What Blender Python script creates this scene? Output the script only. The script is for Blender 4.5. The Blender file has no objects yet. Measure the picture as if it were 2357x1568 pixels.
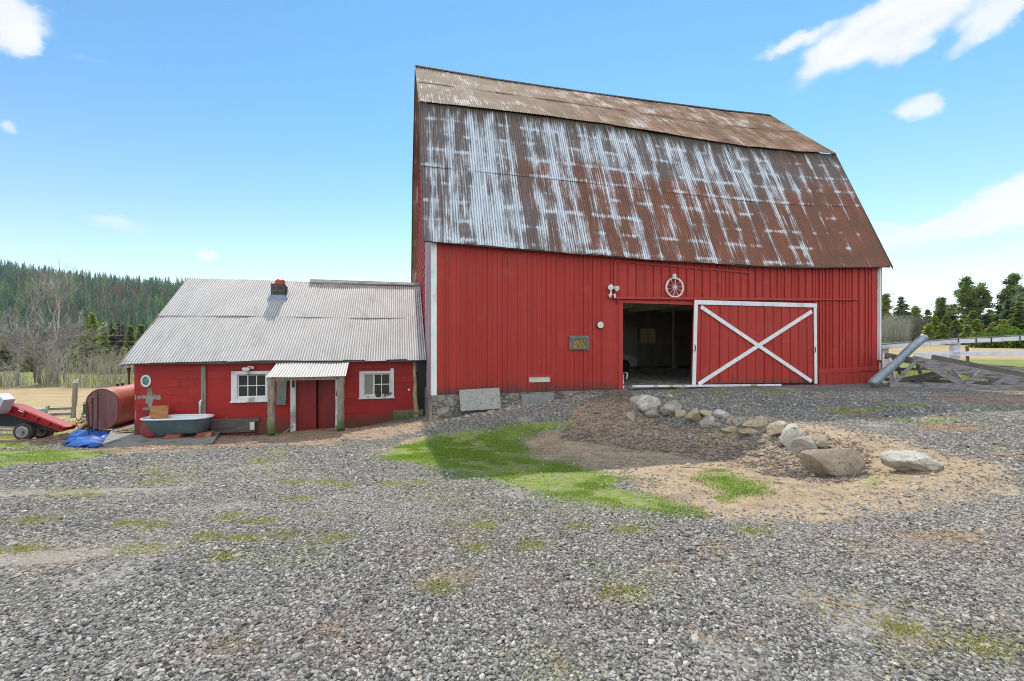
import bpy, bmesh, math, random
import numpy as np
from math import sin, cos, pi, radians, sqrt, atan2, exp
from mathutils import Vector, Matrix, noise as mnoise
random.seed(7)
RNG = np.random.default_rng(11)
SC = bpy.context.scene
COL = SC.collection

# ------------------------------------------------------------------ survey of the place
F, CX, CY, CZ = 1040.0, 1178.5, 784.0, 1.6          # lens in survey units, eye height
B0 = (-2.2, 12.5)                                    # front left corner of the barn
ANG = math.atan(1040 / 4120)
D1 = (cos(ANG), sin(ANG)); D2 = (-sin(ANG), cos(ANG))

def BW(u, v, z):                                     # barn frame -> world
    return Vector((B0[0] + u * D1[0] + v * D2[0], B0[1] + u * D1[1] + v * D2[1], z))

def WB(p):
    x, y = p[0] - B0[0], p[1] - B0[1]
    return (x * D1[0] + y * D1[1], x * D2[0] + y * D2[1], p[2])

def onv(px, py, v):                                  # survey sight line met with a plane parallel to the barn front
    r = ((px - CX) / F, 1, (CY - py) / F)
    t = (v + B0[0] * D2[0] + B0[1] * D2[1]) / (r[0] * D2[0] + r[1] * D2[1])
    return (t * (r[0] * D1[0] + r[1] * D1[1]) - (B0[0] * D1[0] + B0[1] * D1[1]), CZ + t * r[2])

def at(px, py, Y):
    return Vector(((px - CX) / F * Y, Y, CZ + (CY - py) / F * Y))

# ------------------------------------------------------------------ terrain
def sm(x):
    x = np.clip(x, 0, 1); return x * x * (3 - 2 * x)

def poly_sdf(X, Y, poly):                            # negative inside
    X = np.asarray(X, float); Y = np.asarray(Y, float)
    d = np.full(X.shape, 1e9); ins = np.zeros(X.shape, bool)
    n = len(poly)
    for i in range(n):
        ax, ay = poly[i]; bx, by = poly[(i + 1) % n]
        ex, ey = bx - ax, by - ay
        t = np.clip(((X - ax) * ex + (Y - ay) * ey) / (ex * ex + ey * ey + 1e-12), 0, 1)
        d = np.minimum(d, (X - ax - t * ex) ** 2 + (Y - ay - t * ey) ** 2)
        c = ((ay > Y) != (by > Y)) & (X < (bx - ax) * (Y - ay) / ((by - ay) if by != ay else 1e-9) + ax)
        ins ^= c
    d = np.sqrt(d)
    return np.where(ins, -d, d)

_a = BW(5.9, -0.05, 0); _b = BW(5.9, 90, 0)
PAD = [(_b.x, _b.y), (_a.x, _a.y), (2.75, 11.7), (3.0, 10.6), (3.75, 9.95), (4.15, 9.1), (4.8, 8.6), (5.0, 7.6), (5.3, 6.9), (5.6, 6.3), (5.4, 5.5),
       (3.6, 4.3), (2.0, 3.0), (-1, 0), (-3, -60), (900, -60), (900, 900), (_b.x, 900)]
ZL = ([-60, 0, 2, 4, 6, 8, 10, 12, 13.5, 15, 17, 20, 30, 47, 70, 100, 130, 160, 2000],
      [.3, 0, -.02, -.12, -.32, -.55, -.8, -1.02, -1.1, -1.25, -1.75, -2.25, -3.15, -4.35, -5.2, -6.0, -6.4, -6.5, -6.5])
ZR = ([-60, 5, 9, 12, 16, 25, 60, 110, 250, 2000], [.0, .0, .05, .09, .07, .1, .55, 1.2, 3.5, 6])
HT = ([-2.5, -1.5, -1.13, -1.0, -.9, -.8, -.7, -.5, -.2, 0, .3, 1], [90, 92, 82, 72, 66, 61, 57, 45, 22, 10, 5, 5])

def wob(X, Y, s, seed):
    return (np.sin(X * s + seed * 1.7 + 1.3 * np.sin(Y * s * .73 + seed)) * np.sin(Y * s * 1.13 + seed * .6 + 1.1 * np.sin(X * s * .61 - seed)))

def H(X, Y):
    X = np.asarray(X, float); Y = np.asarray(Y, float)
    zl = np.interp(Y, *ZL) - .035 * np.clip(-X - 9, 0, 10) * sm((Y - 6) / 8) * sm((60 - Y) / 40)
    zl = zl - .14 * sm((-X - 5.8) / 2.5) * sm((Y - 9.5) / 2.5) * sm((22 - Y) / 5)
    zr = np.interp(Y, *ZR)
    d = poly_sdf(X, Y, PAD)
    ln = np.interp(Y, [0, 8, 11, 13, 16, 40], [1.0, .95, 1.2, 2.3, 3.0, 12])
    dc = np.clip(d, 0, None); w = np.exp(-dc / ln); wl = np.clip(1 - .122 * dc, 0, 1); k = sm((Y - 10.3) / 2.2) * sm((18 - Y) / 3); w = w * (1 - k) + wl * k
    # ease the lip of the bank
    z = zl + (zr - zl) * w
    t = X / np.maximum(Y, 1.0)
    z = z + np.interp(t, *HT) * sm((Y - 150) / 400)
    z = z + 78 * sm((Y - 720) / 330) * np.interp(t, [-1.1, -.9, -.7, -.4, 0], [0, .75, .95, .7, 0])
    near = sm((Y + 5) / 5) * sm((200 - Y) / 150)
    z = z + near * (.018 * wob(X, Y, 1.9, 1) + .03 * wob(X, Y, .7, 2) + .008 * wob(X, Y, 5.1, 3)) + sm((Y - 22) / 30) * sm((300 - Y) / 200) * .12 * wob(X, Y, .25, 4)
    z = z + sm((Y - 160) / 200) * 3.0 * wob(X, Y, .021, 5)
    return z

def h(x, y): return float(H(np.array([x]), np.array([y]))[0])

def gp(px, py, y0=1.2, y1=400.0):                    # ground under a survey sight line
    ys = np.geomspace(y0, y1, 1500)
    xs = (px - CX) / F * ys; zs = CZ + (CY - py) / F * ys
    g = H(xs, ys)
    k = np.argmax(zs <= g)
    if zs[k] > g[k]: k = len(ys) - 1
    if k > 0:
        a = (zs[k - 1] - g[k - 1]); b = (g[k] - zs[k]); f = a / max(a + b, 1e-9)
        y = ys[k - 1] + (ys[k] - ys[k - 1]) * f
    else: y = ys[0]
    x = (px - CX) / F * y
    return Vector((x, y, h(x, y)))

# ------------------------------------------------------------------ object helpers
def tag(o, label=None, cat=None, group=None, kind=None):
    if label: o['label'] = label
    if cat: o['category'] = cat
    if group: o['group'] = group
    if kind: o['kind'] = kind
    return o

def empty(name, loc, label, cat, group=None):
    o = bpy.data.objects.new(name, None); o.empty_display_size = .3
    o.location = loc; COL.objects.link(o)
    return tag(o, label, cat, group)

def wloc(o):
    p = Vector((0, 0, 0))
    while o is not None:
        p += o.location; o = o.parent
    return p

def frame_of(d, up=(0, 0, 1)):
    d = Vector(d).normalized(); up = Vector(up)
    if abs(d.dot(up)) > .98: up = Vector((0, 1, 0))
    s = d.cross(up).normalized(); t = s.cross(d).normalized()
    return d, s, t

class MB:
    def __init__(s): s.v = []; s.f = []; s.uv = {}
    def add(s, vs, fs):
        n = len(s.v); s.v.extend([Vector(p) for p in vs]); s.f.extend([tuple(i + n for i in f) for f in fs]); return s
    def hexa(s, c):  # 8 corners: bottom 4 ccw, top 4 ccw
        return s.add(c, [(3, 2, 1, 0), (4, 5, 6, 7), (0, 1, 5, 4), (1, 2, 6, 5), (2, 3, 7, 6), (3, 0, 4, 7)])
    def bbox(s, u0, u1, v0, v1, z0, z1):             # box in the barn frame
        if u0 > u1: u0, u1 = u1, u0
        if v0 > v1: v0, v1 = v1, v0
        if z0 > z1: z0, z1 = z1, z0
        return s.hexa([BW(*p) for p in ((u0, v0, z0), (u1, v0, z0), (u1, v1, z0), (u0, v1, z0), (u0, v0, z1), (u1, v0, z1), (u1, v1, z1), (u0, v1, z1))])
    def prism(s, pts, v0, v1):                       # polygon in (u,z) of the barn frame, extruded v0..v1 (v0 nearer the camera)
        ar = sum(pts[i][0] * pts[(i + 1) % len(pts)][1] - pts[(i + 1) % len(pts)][0] * pts[i][1] for i in range(len(pts)))
        if ar < 0: pts = pts[::-1]
        n = len(pts)
        vs = [BW(u, v0, z) for u, z in pts] + [BW(u, v1, z) for u, z in pts]
        fs = [tuple(range(n)), tuple(range(2 * n - 1, n - 1, -1))]
        fs += [(i, i + n, (i + 1) % n + n, (i + 1) % n) for i in range(n)]
        return s.add(vs, fs)
    def box(s, c, size, R=None):
        c = Vector(c); x, y, z = [q / 2 for q in size]
        cs = [(-x, -y, -z), (x, -y, -z), (x, y, -z), (-x, y, -z), (-x, -y, z), (x, -y, z), (x, y, z), (-x, y, z)]
        R = R or Matrix.Identity(3)
        return s.hexa([c + R @ Vector(p) for p in cs])
    def beam(s, p0, p1, w, hh, up=(0, 0, 1), taper=1.0):
        p0 = Vector(p0); p1 = Vector(p1); d, a, b = frame_of(p1 - p0, up)
        c = []
        for p, k in ((p0, 1.0), (p1, taper)):
            c += [p - a * w / 2 * k - b * hh / 2 * k, p + a * w / 2 * k - b * hh / 2 * k, p + a * w / 2 * k + b * hh / 2 * k, p - a * w / 2 * k + b * hh / 2 * k]
        return s.add(c, [(0, 1, 2, 3), (7, 6, 5, 4), (0, 4, 5, 1), (1, 5, 6, 2), (2, 6, 7, 3), (3, 7, 4, 0)])
    def tube(s, pts, rads, n=8, cap=True, jit=0.0):
        pts = [Vector(p) for p in pts]; rings = []
        if not hasattr(rads, '__len__'): rads = [rads] * len(pts)
        ref = None
        for i, p in enumerate(pts):
            d = (pts[min(i + 1, len(pts) - 1)] - pts[max(i - 1, 0)])
            if d.length < 1e-9: d = Vector((0, 0, 1))
            d.normalize()
            if ref is None: _, a, b = frame_of(d)
            else:
                a = ref - d * ref.dot(d)
                if a.length < 1e-5: _, a, b = frame_of(d)
                a.normalize(); b = a.cross(d) * -1
                b = d.cross(a)
            ref = a
            rings.append([p + (a * cos(2 * pi * k / n) + b * sin(2 * pi * k / n)) * rads[i] * (1 + random.uniform(-jit, jit)) for k in range(n)])
        vs = [q for r in rings for q in r]; fs = []
        for i in range(len(rings) - 1):
            for k in range(n):
                k2 = (k + 1) % n
                fs.append((i * n + k, i * n + k2, (i + 1) * n + k2, (i + 1) * n + k))
        if cap:
            fs.append(tuple(range(n - 1, -1, -1))); fs.append(tuple((len(rings) - 1) * n + k for k in range(n)))
        return s.add(vs, fs)
    def cyl(s, c, axis, r, L, n=20):
        d = Vector(axis).normalized() * L / 2; c = Vector(c)
        return s.tube([c - d, c + d], [r, r], n)
    def build(s, name, mat, parent=None, smooth=False, uv=None, base=None, bevel=0, label=None, cat=None, group=None, kind=None, angle=None):
        off = wloc(parent) if parent is not None else (Vector(base) if base is not None else Vector((0, 0, 0)))
        me = bpy.data.meshes.new(name)
        me.from_pydata([tuple(p - off) for p in s.v], [], s.f)
        if uv:
            L = me.uv_layers.new(name='UVMap'); data = np.empty(len(me.loops) * 2)
            W = [WB(p) for p in s.v]
            for i, l in enumerate(me.loops):
                u, v, z = W[l.vertex_index]
                data[2 * i:2 * i + 2] = (u, z) if uv == 'front' else ((v, z) if uv == 'side' else uv[l.vertex_index])
            L.data.foreach_set('uv', data)
        me.materials.append(mat)
        if smooth: me.polygons.foreach_set('use_smooth', [True] * len(me.polygons))
        me.validate(); me.update()
        o = bpy.data.objects.new(name, me); COL.objects.link(o)
        if parent is not None: o.parent = parent
        elif base is not None: o.location = off
        if angle is not None:
            me.polygons.foreach_set('use_smooth', [True] * len(me.polygons))
            try: me.set_sharp_from_angle(angle=radians(angle))
            except Exception: pass
        if bevel:
            b = o.modifiers.new('edge', 'BEVEL'); b.width = bevel; b.segments = 2; b.limit_method = 'ANGLE'
        return tag(o, label, cat, group, kind)

def np_mesh(name, verts, faces, mat, parent=None, base=None, smooth=False, attrs=None):
    """verts (n,3) array; faces (m,k) array of one polygon size"""
    off = np.array(wloc(parent)) if parent is not None else (np.array(base) if base is not None else np.zeros(3))
    me = bpy.data.meshes.new(name); verts = np.asarray(verts, float) - off; faces = np.asarray(faces, np.int32)
    m, k = faces.shape
    me.vertices.add(len(verts)); me.vertices.foreach_set('co', verts.ravel())
    me.loops.add(m * k); me.loops.foreach_set('vertex_index', faces.ravel())
    me.polygons.add(m); me.polygons.foreach_set('loop_start', np.arange(0, m * k, k, dtype=np.int32))
    me.polygons.foreach_set('loop_total', np.full(m, k, np.int32))
    if smooth: me.polygons.foreach_set('use_smooth', np.ones(m, bool))
    me.update(calc_edges=True)
    for nm, (dom, arr) in (attrs or {}).items():
        arr = np.asarray(arr, float)
        if arr.ndim == 1:
            a = me.attributes.new(nm, 'FLOAT', dom); a.data.foreach_set('value', arr)
        elif arr.shape[1] == 2:
            L = me.uv_layers.new(name=nm); L.data.foreach_set('uv', arr[faces.ravel()].ravel())
        else:
            a = me.attributes.new(nm, 'FLOAT_COLOR', dom); a.data.foreach_set('color', np.hstack([arr, np.ones((len(arr), 1))]).ravel())
    if mat: me.materials.append(mat)
    o = bpy.data.objects.new(name, me); COL.objects.link(o)
    if parent is not None: o.parent = parent
    elif base is not None: o.location = base
    return o

def copy_tree(o, parent=None):
    c = o.copy(); COL.objects.link(c)
    if parent is not None: c.parent = parent
    for ch in o.children: copy_tree(ch, c)
    return c

# ------------------------------------------------------------------ materials
class NB:
    def __init__(s, nt): s.nt = nt
    def n(s, t, **kw):
        o = s.nt.nodes.new(t)
        for k, v in kw.items(): setattr(o, k, v)
        return o
    def set(s, sock, v):
        if isinstance(v, bpy.types.NodeSocket): s.nt.links.new(v, sock)
        elif v is not None:
            if isinstance(v, (tuple, list)) and len(v) == 3 and sock.type == 'RGBA': v = (*v, 1)
            sock.default_value = v
    def m(s, op, a, b=None, c=None, clamp=False):
        o = s.n('ShaderNodeMath', operation=op, use_clamp=clamp)
        s.set(o.inputs[0], a); s.set(o.inputs[1], b); s.set(o.inputs[2], c); return o.outputs[0]
    def mix(s, f, a, b, mode='MIX'):
        o = s.n('ShaderNodeMix', data_type='RGBA', blend_type=mode); o.clamp_factor = True
        s.set(o.inputs[0], f); s.set(o.inputs[6], a); s.set(o.inputs[7], b); return o.outputs[2]
    def ramp(s, f, stops, interp='LINEAR'):
        o = s.n('ShaderNodeValToRGB'); o.color_ramp.interpolation = interp
        e = o.color_ramp.elements
        while len(e) < len(stops): e.new(.5)
        for q, (p, c) in zip(e, stops):
            q.position = p; q.color = (*c, 1) if len(c) == 3 else c
        s.set(o.inputs[0], f); return o.outputs[0]
    def noise(s, vec, scale=1.0, detail=4.0, rough=.55, dist=0.0):
        o = s.n('ShaderNodeTexNoise'); s.set(o.inputs['Vector'], vec)
        s.set(o.inputs['Scale'], scale); o.inputs['Detail'].default_value = detail
        o.inputs['Roughness'].default_value = rough; o.inputs['Distortion'].default_value = dist
        return o.outputs[0]
    def vor(s, vec, scale, feature='F1', rnd=1.0):
        o = s.n('ShaderNodeTexVoronoi', feature=feature); s.set(o.inputs['Vector'], vec); o.inputs['Scale'].default_value = scale
        o.inputs['Randomness'].default_value = rnd; return o
    def sep(s, v):
        o = s.n('ShaderNodeSeparateXYZ'); s.set(o.inputs[0], v); return o.outputs
    def comb(s, x, y, z=0.0):
        o = s.n('ShaderNodeCombineXYZ'); s.set(o.inputs[0], x); s.set(o.inputs[1], y); s.set(o.inputs[2], z); return o.outputs[0]
    def ss(s, v, a, b, lo=0.0, hi=1.0):
        o = s.n('ShaderNodeMapRange', interpolation_type='SMOOTHSTEP'); s.set(o.inputs[0], v)
        for i, q in ((1, a), (2, b), (3, lo), (4, hi)): s.set(o.inputs[i], q)
        return o.outputs[0]
    def scale(s, v, k):
        o = s.n('ShaderNodeVectorMath', operation='MULTIPLY'); s.set(o.inputs[0], v); o.inputs[1].default_value = k; return o.outputs[0]
    def bump(s, hgt, strength=.3, dist=.02, nrm=None):
        o = s.n('ShaderNodeBump'); o.inputs['Strength'].default_value = strength; o.inputs['Distance'].default_value = dist
        s.set(o.inputs['Height'], hgt)
        if nrm is not None: s.set(o.inputs['Normal'], nrm)
        return o.outputs[0]
    def white(s, v):
        o = s.n('ShaderNodeTexWhiteNoise', noise_dimensions='1D'); s.set(o.inputs['W'], v); return o.outputs[0]

def new_mat(name):
    m = bpy.data.materials.new(name); m.use_nodes = True; nt = m.node_tree
    b = nt.nodes['Principled BSDF']; nb = NB(nt)
    nb.pos = nb.n('ShaderNodeTexCoord').outputs['Object']
    nb.geo = nb.n('ShaderNodeNewGeometry').outputs['Position']
    return m, nb, b

def out(nb, b, color=None, rough=None, metal=None, nrm=None, spec=None):
    if color is not None: nb.set(b.inputs['Base Color'], color)
    if rough is not None: nb.set(b.inputs['Roughness'], rough)
    if metal is not None: nb.set(b.inputs['Metallic'], metal)
    if nrm is not None: nb.set(b.inputs['Normal'], nrm)
    if spec is not None: nb.set(b.inputs['Specular IOR Level'], spec)

def simple(name, c1, c2, scale=6, rough=.6, metal=0.0, bump=.2, stretch=(1, 1, 1), detail=6, spec=.4, c3=None, lo=.35, hi=.65, bd=.01):
    m, nb, b = new_mat(name)
    v = nb.scale(nb.geo, stretch)
    n = nb.noise(v, scale, detail, .6)
    col = nb.ramp(n, [(lo, c1), (hi, c2)])
    if c3:
        n2 = nb.noise(v, scale * .37, 5, .65); col = nb.mix(nb.ss(n2, .52, .66), col, c3)
    out(nb, b, col, rough, metal, nb.bump(nb.noise(v, scale * 2.3, 5), bump, bd), spec)
    return m
SKY_SAT, SKY_VAL, CLB, SKY_STR, SUN_E, EXPO, REAR_FILL = 1.1, .93, 4.9, .15, 2.9, .5, 9.0
# ------------------------------------------------------------------ material library
M = {}
def uvnode(nb): return nb.n('ShaderNodeUVMap', uv_map='UVMap').outputs[0]

def red_boards(name, base, dark, pitch, dirty_z):
    m, nb, b = new_mat(name); uv = uvnode(nb); u, z, _ = nb.sep(uv)
    idx = nb.m('FLOOR', nb.m('DIVIDE', u, pitch))
    rnd = nb.white(idx)
    col = nb.mix(nb.m('MULTIPLY', rnd, .62), base, dark)
    st = nb.noise(nb.comb(nb.m('MULTIPLY', u, 18), nb.m('MULTIPLY', z, .9)), 1.0, 5, .6)
    col = nb.mix(nb.ss(st, .46, .74, 0, .7), col, dark)
    big = nb.noise(nb.comb(u, nb.m('MULTIPLY', z, .6)), .55, 4, .6)
    col = nb.mix(nb.ss(big, .48, .7, 0, .35), col, tuple(c * .72 + .02 for c in base))
    fade = nb.noise(nb.comb(u, z, 3.0), 1.9, 6, .7)
    col = nb.mix(nb.ss(fade, .54, .78, 0, .42), col, (.40, .12, .105))
    nail = nb.noise(nb.comb(nb.m('MULTIPLY', u, 30), nb.m('MULTIPLY', z, 1.1), 4.0), 1.0, 4, .7)
    col = nb.mix(nb.ss(nail, .62, .74, 0, .5), col, (.12, .03, .028))
    chip = nb.noise(nb.comb(nb.m('MULTIPLY', u, 3.2), z, 7.0), 4.0, 3, .6)
    col = nb.mix(nb.ss(chip, .76, .79, 0, .75), col, (.5, .36, .34))
    zz = nb.m('ADD', z, nb.m('MULTIPLY', nb.m('SUBTRACT', nb.noise(nb.comb(nb.m('MULTIPLY', u, 5), z), 1.3, 5, .65), .5), .75))
    col = nb.mix(nb.ss(zz, dirty_z + .3, dirty_z - .12, 0, .8), col, (.07, .045, .04))
    h_ = nb.noise(nb.comb(nb.m('MULTIPLY', u, 45), nb.m('MULTIPLY', z, 2.5)), 1.0, 4, .6)
    out(nb, b, col, .62, 0, nb.bump(h_, .25, .006), .35)
    return m
M['barn_red'] = red_boards('barn red boards', (.43, .038, .028), (.30, .025, .02), .147, .18)
M['barn_red_trim'] = simple('barn red trim', (.43, .040, .030), (.34, .03, .024), 4, .6, 0, .2, (1, 1, 3))

def shingle_red():
    m, nb, b = new_mat('cottage red siding'); uv = uvnode(nb)
    wv = nb.noise(uv, 2.0, 3)
    u, z, _ = nb.sep(uv)
    vec = nb.comb(u, nb.m('ADD', z, nb.m('MULTIPLY', wv, .012)))
    br = nb.n('ShaderNodeTexBrick'); nb.set(br.inputs['Vector'], vec); br.inputs['Scale'].default_value = 1.0
    br.inputs['Brick Width'].default_value = .42; br.inputs['Row Height'].default_value = .235; br.inputs['Mortar Size'].default_value = .007
    br.inputs['Mortar Smooth'].default_value = .3; br.offset = .37
    br.inputs['Color1'].default_value = (.30, .012, .012, 1); br.inputs['Color2'].default_value = (.36, .018, .016, 1); br.inputs['Mortar'].default_value = (.15, .006, .006, 1)
    keep = nb.ss(nb.noise(uv, .9, 4, .6), .4, .56)
    col = nb.mix(keep, (.34, .014, .013), br.outputs[0])
    col = nb.mix(nb.ss(nb.noise(uv, .8, 5, .6), .5, .75, 0, .4), col, (.22, .010, .012))
    chip = nb.noise(nb.comb(nb.m('MULTIPLY', u, 1.6), z, 2.0), 7.0, 3, .6)
    low = nb.ss(z, -.1, -.9)
    col = nb.mix(nb.m('MULTIPLY', nb.ss(chip, .70, .74), nb.m('ADD', nb.m('MULTIPLY', low, .8), .05)), col, (.6, .5, .47))
    zz = nb.m('ADD', z, nb.m('MULTIPLY', nb.m('SUBTRACT', nb.noise(nb.comb(nb.m('MULTIPLY', u, 1.4), z), 1.6, 5, .65), .5), .7))
    col = nb.mix(nb.ss(zz, -.62, -1.0, 0, .75), col, (.075, .05, .035))
    hgt = nb.m('ADD', nb.m('MULTIPLY', br.outputs[1], nb.m('MULTIPLY', keep, -1)), nb.m('MULTIPLY', nb.noise(uv, 30, 4), .15))
    out(nb, b, col, .55, 0, nb.bump(hgt, .5, .008), .4)
    return m
M['cot_red'] = shingle_red()
M['door_red'] = simple('door red paint', (.27, .02, .022), (.19, .014, .018), 3, .5, 0, .25, (1, 1, .4), c3=(.14, .02, .02))
M['white_paint'] = simple('weathered white paint', (.78, .79, .82), (.66, .68, .72), 5, .5, 0, .25, (1, 1, .5), c3=(.55, .55, .55), lo=.3, hi=.7)
M['white_worn'] = simple('peeling white paint', (.74, .75, .78), (.60, .61, .63), 7, .6, 0, .35, (1, 1, .4), c3=(.33, .29, .25))
M['fence_white'] = simple('fence white paint', (.74, .75, .80), (.58, .60, .66), 3, .6, 0, .3, (1, 1, 4), c3=(.42, .41, .42))
M['grey_wood'] = simple('weathered grey wood', (.17, .16, .165), (.30, .285, .29), 5, .8, 0, .5, (1, 1, 6), c3=(.08, .075, .07))
M['dark_wood'] = simple('old dark wood', (.085, .075, .07), (.15, .135, .125), 4, .8, 0, .4, (1, 1, 8))
M['post_wood'] = simple('porch post wood', (.30, .26, .20), (.20, .18, .14), 4, .8, 0, .5, (5, 5, .6), c3=(.12, .11, .08))
def post_moss():
    m, nb, b = new_mat('mossy post wood'); x, y, z = nb.sep(nb.geo)
    g = nb.noise(nb.scale(nb.geo, (9, 9, .8)), 3, 6, .65)
    col = nb.ramp(g, [(.3, (.11, .095, .075)), (.5, (.25, .22, .17)), (.7, (.34, .30, .24))])
    zz = nb.m('ADD', z, nb.m('MULTIPLY', nb.m('SUBTRACT', nb.noise(nb.geo, 9, 4), .5), .5))
    col = nb.mix(nb.ss(zz, -.55, -.95, 0, .85), col, (.06, .12, .02))
    out(nb, b, col, .85, 0, nb.bump(g, .6, .01), .2); return m
M['post_moss'] = post_moss()
M['plank_dark'] = simple('barn interior wood', (.36, .34, .29), (.52, .49, .42), 3, .8, 0, .35, (1, 1, .25))
M['plank_floor'] = simple('barn floor planks', (.40, .38, .34), (.52, .50, .46), 4, .75, 0, .35, (6, 1, 1), c3=(.14, .12, .1))
M['mdf'] = simple('aged plywood', (.38, .37, .35), (.27, .27, .26), 26, .8, 0, .4, c3=(.2, .2, .2), lo=.4, hi=.6)
M['ply_orange'] = simple('orange plywood', (.42, .2, .07), (.33, .15, .055), 4, .7, 0, .2, (1, 1, 4), c3=(.2, .09, .04))
M['concrete'] = simple('old concrete', (.30, .29, .27), (.21, .205, .19), 5, .85, 0, .5, c3=(.13, .14, .09))
M['concrete_patch'] = simple('grey concrete panel', (.2, .205, .2), (.27, .27, .26), 6, .8, 0, .25)
M['black_plastic'] = simple('black plastic sheet', (.012, .02, .022), (.02, .03, .032), 3, .35, 0, .4)
M['log_bark'] = simple('pale log wood', (.46, .37, .22), (.33, .25, .14), 6, .8, 0, .7, (3, 3, 1), c3=(.16, .12, .08))
M['log_dark'] = simple('fire log bark', (.26, .2, .14), (.12, .09, .065), 7, .85, 0, .7, c3=(.4, .33, .22))
M['stick'] = simple('brush sticks', (.30, .21, .16), (.16, .11, .085), 9, .85, 0, .3, c3=(.40, .34, .26))
M['brick'] = simple('red clay blocks', (.36, .11, .075), (.24, .07, .05), 9, .8, 0, .4, c3=(.42, .25, .2))
M['rubber'] = simple('tyre rubber', (.03, .03, .032), (.05, .05, .05), 8, .75, 0, .2)
M['steel'] = simple('bare steel', (.5, .5, .5), (.32, .31, .3), 12, .4, .7, .1)
M['rust'] = simple('rusty iron', (.10, .05, .035), (.055, .035, .03), 14, .75, .2, .3)
M['black_iron'] = simple('black chassis steel', (.025, .025, .027), (.045, .04, .04), 8, .55, .3, .1)
M['trailer_red'] = simple('glossy red trailer paint', (.36, .012, .016), (.28, .011, .014), 3, .55, 0, .04, spec=.3, c3=(.25, .04, .035))
M['box_grey'] = simple('pale grey sheet metal', (.50, .52, .57), (.43, .45, .50), 2, .5, .1, .05)
M['galv_pipe'] = simple('galvanised culvert', (.42, .48, .54), (.32, .38, .44), 6, .5, .4, .1, c3=(.45, .55, .62))
M['green_paint'] = simple('green implement paint', (.04, .12, .05), (.03, .08, .04), 8, .5, 0, .1)
M['grey_rail'] = simple('far fence rail', (.24, .25, .26), (.16, .17, .17), 6, .8, 0, .2)
M['car_white'] = simple('dull white car paint', (.62, .63, .58), (.56, .57, .52), 2, .3, 0, .02)
M['dull_white'] = simple('dull white panel', (.58, .58, .50), (.5, .5, .43), 2, .6, 0, .05)
M['cream'] = simple('cream dial face', (.72, .72, .52), (.66, .66, .47), 30, .4, 0, .05)
M['dial_rim'] = simple('dark green rim', (.05, .05, .04), (.07, .07, .05), 9, .5)
M['plastic_red'] = simple('red plastic', (.5, .02, .03), (.42, .016, .025), 5, .35, 0, .03)
M['plastic_white'] = simple('white plastic', (.78, .79, .8), (.7, .71, .72), 5, .4, 0, .03)
M['lamp_white'] = simple('white lamp housing', (.8, .8, .82), (.7, .7, .72), 9, .35, 0, .05)
M['stove_iron'] = simple('grey green cast iron', (.11, .12, .115), (.17, .18, .17), 9, .6, .2, .4)
M['flue_red'] = simple('red flue tile', (.5, .09, .05), (.36, .06, .04), 8, .7, 0, .3)
M['glass_dark'] = simple('window glass', (.028, .034, .034), (.05, .058, .052), 1.2, .06, 0, .02, spec=.6)
M['glass_pale'] = simple('curtained window glass', (.23, .25, .20), (.33, .34, .27), 1.5, .09, 0, .02, spec=.6)
M['putty'] = simple('white glazing bars', (.74, .75, .76), (.66, .67, .68), 8, .5)
M['shutter_glass'] = simple('dusty grey glass panel', (.13, .16, .15), (.2, .235, .22), 2.2, .25, 0, .05)
M['tub_in'] = simple('tub enamel', (.70, .73, .80), (.62, .65, .72), 2, .22, 0, .02)
M['tar'] = simple('dark roof metal edge', (.05, .045, .04), (.08, .07, .06), 8, .95, 0, spec=.05)
M['gable_metal'] = simple('faded lilac sheet metal', (.40, .30, .34), (.31, .20, .23), 2.5, .5, .25, .1, (1, 1, .3), c3=(.48, .42, .47))
M['dusty_pane'] = simple('dusty window pane', (.2, .19, .13), (.16, .15, .1), 3, .5)
M['flash'] = simple('lead flashing', (.22, .27, .35), (.15, .19, .25), 8, .4, .5, .2)

def tub_out():
    m, nb, b = new_mat('tub outside paint')
    n = nb.noise(nb.geo, 3, 5, .6)
    col = nb.ramp(n, [(.35, (.055, .085, .10)), (.65, (.085, .125, .14))])
    col = nb.mix(nb.ss(nb.noise(nb.geo, 13, 3, .6), .68, .73), col, (.42, .47, .46))
    out(nb, b, col, .4, 0, nb.bump(n, .2, .01), .5); return m
M['tub_out'] = tub_out()
def tank_mat():
    m, nb, b = new_mat('rusty red tank paint')
    n = nb.noise(nb.geo, 1.8, 6, .62); n2 = nb.noise(nb.scale(nb.geo, (5, 5, .7)), 2.0, 5, .65)
    col = nb.ramp(n, [(.3, (.34, .085, .045)), (.5, (.52, .145, .07)), (.7, (.44, .11, .075))])
    col = nb.mix(nb.ss(n2, .5, .7, 0, .7), col, (.22, .10, .085))
    col = nb.mix(nb.ss(nb.noise(nb.geo, 4, 5, .7), .6, .75, 0, .7), col, (.36, .17, .06))
    out(nb, b, col, .45, 0, nb.bump(n2, .1, .01), .4); return m
M['tank'] = tank_mat()
def tank_face():
    m, nb, b = new_mat('faded tank end')
    n2 = nb.noise(nb.scale(nb.geo, (6, 6, .6)), 2.0, 6, .65)
    col = nb.ramp(n2, [(.3, (.20, .055, .045)), (.55, (.21, .10, .105)), (.75, (.27, .13, .12))])
    out(nb, b, col, .5, 0, nb.bump(n2, .1, .01), .4); return m
M['tank_face'] = tank_face()
def tarp_mat():
    m, nb, b = new_mat('blue tarp')
    n = nb.noise(nb.geo, 4, 4, .6)
    col = nb.ramp(n, [(.35, (.012, .075, .34)), (.62, (.03, .14, .5)), (.8, (.16, .32, .6))])
    out(nb, b, col, .38, 0, nb.bump(nb.noise(nb.geo, 16, 4, .6), .35, .02), .5); return m
M['tarp'] = tarp_mat()

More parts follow.
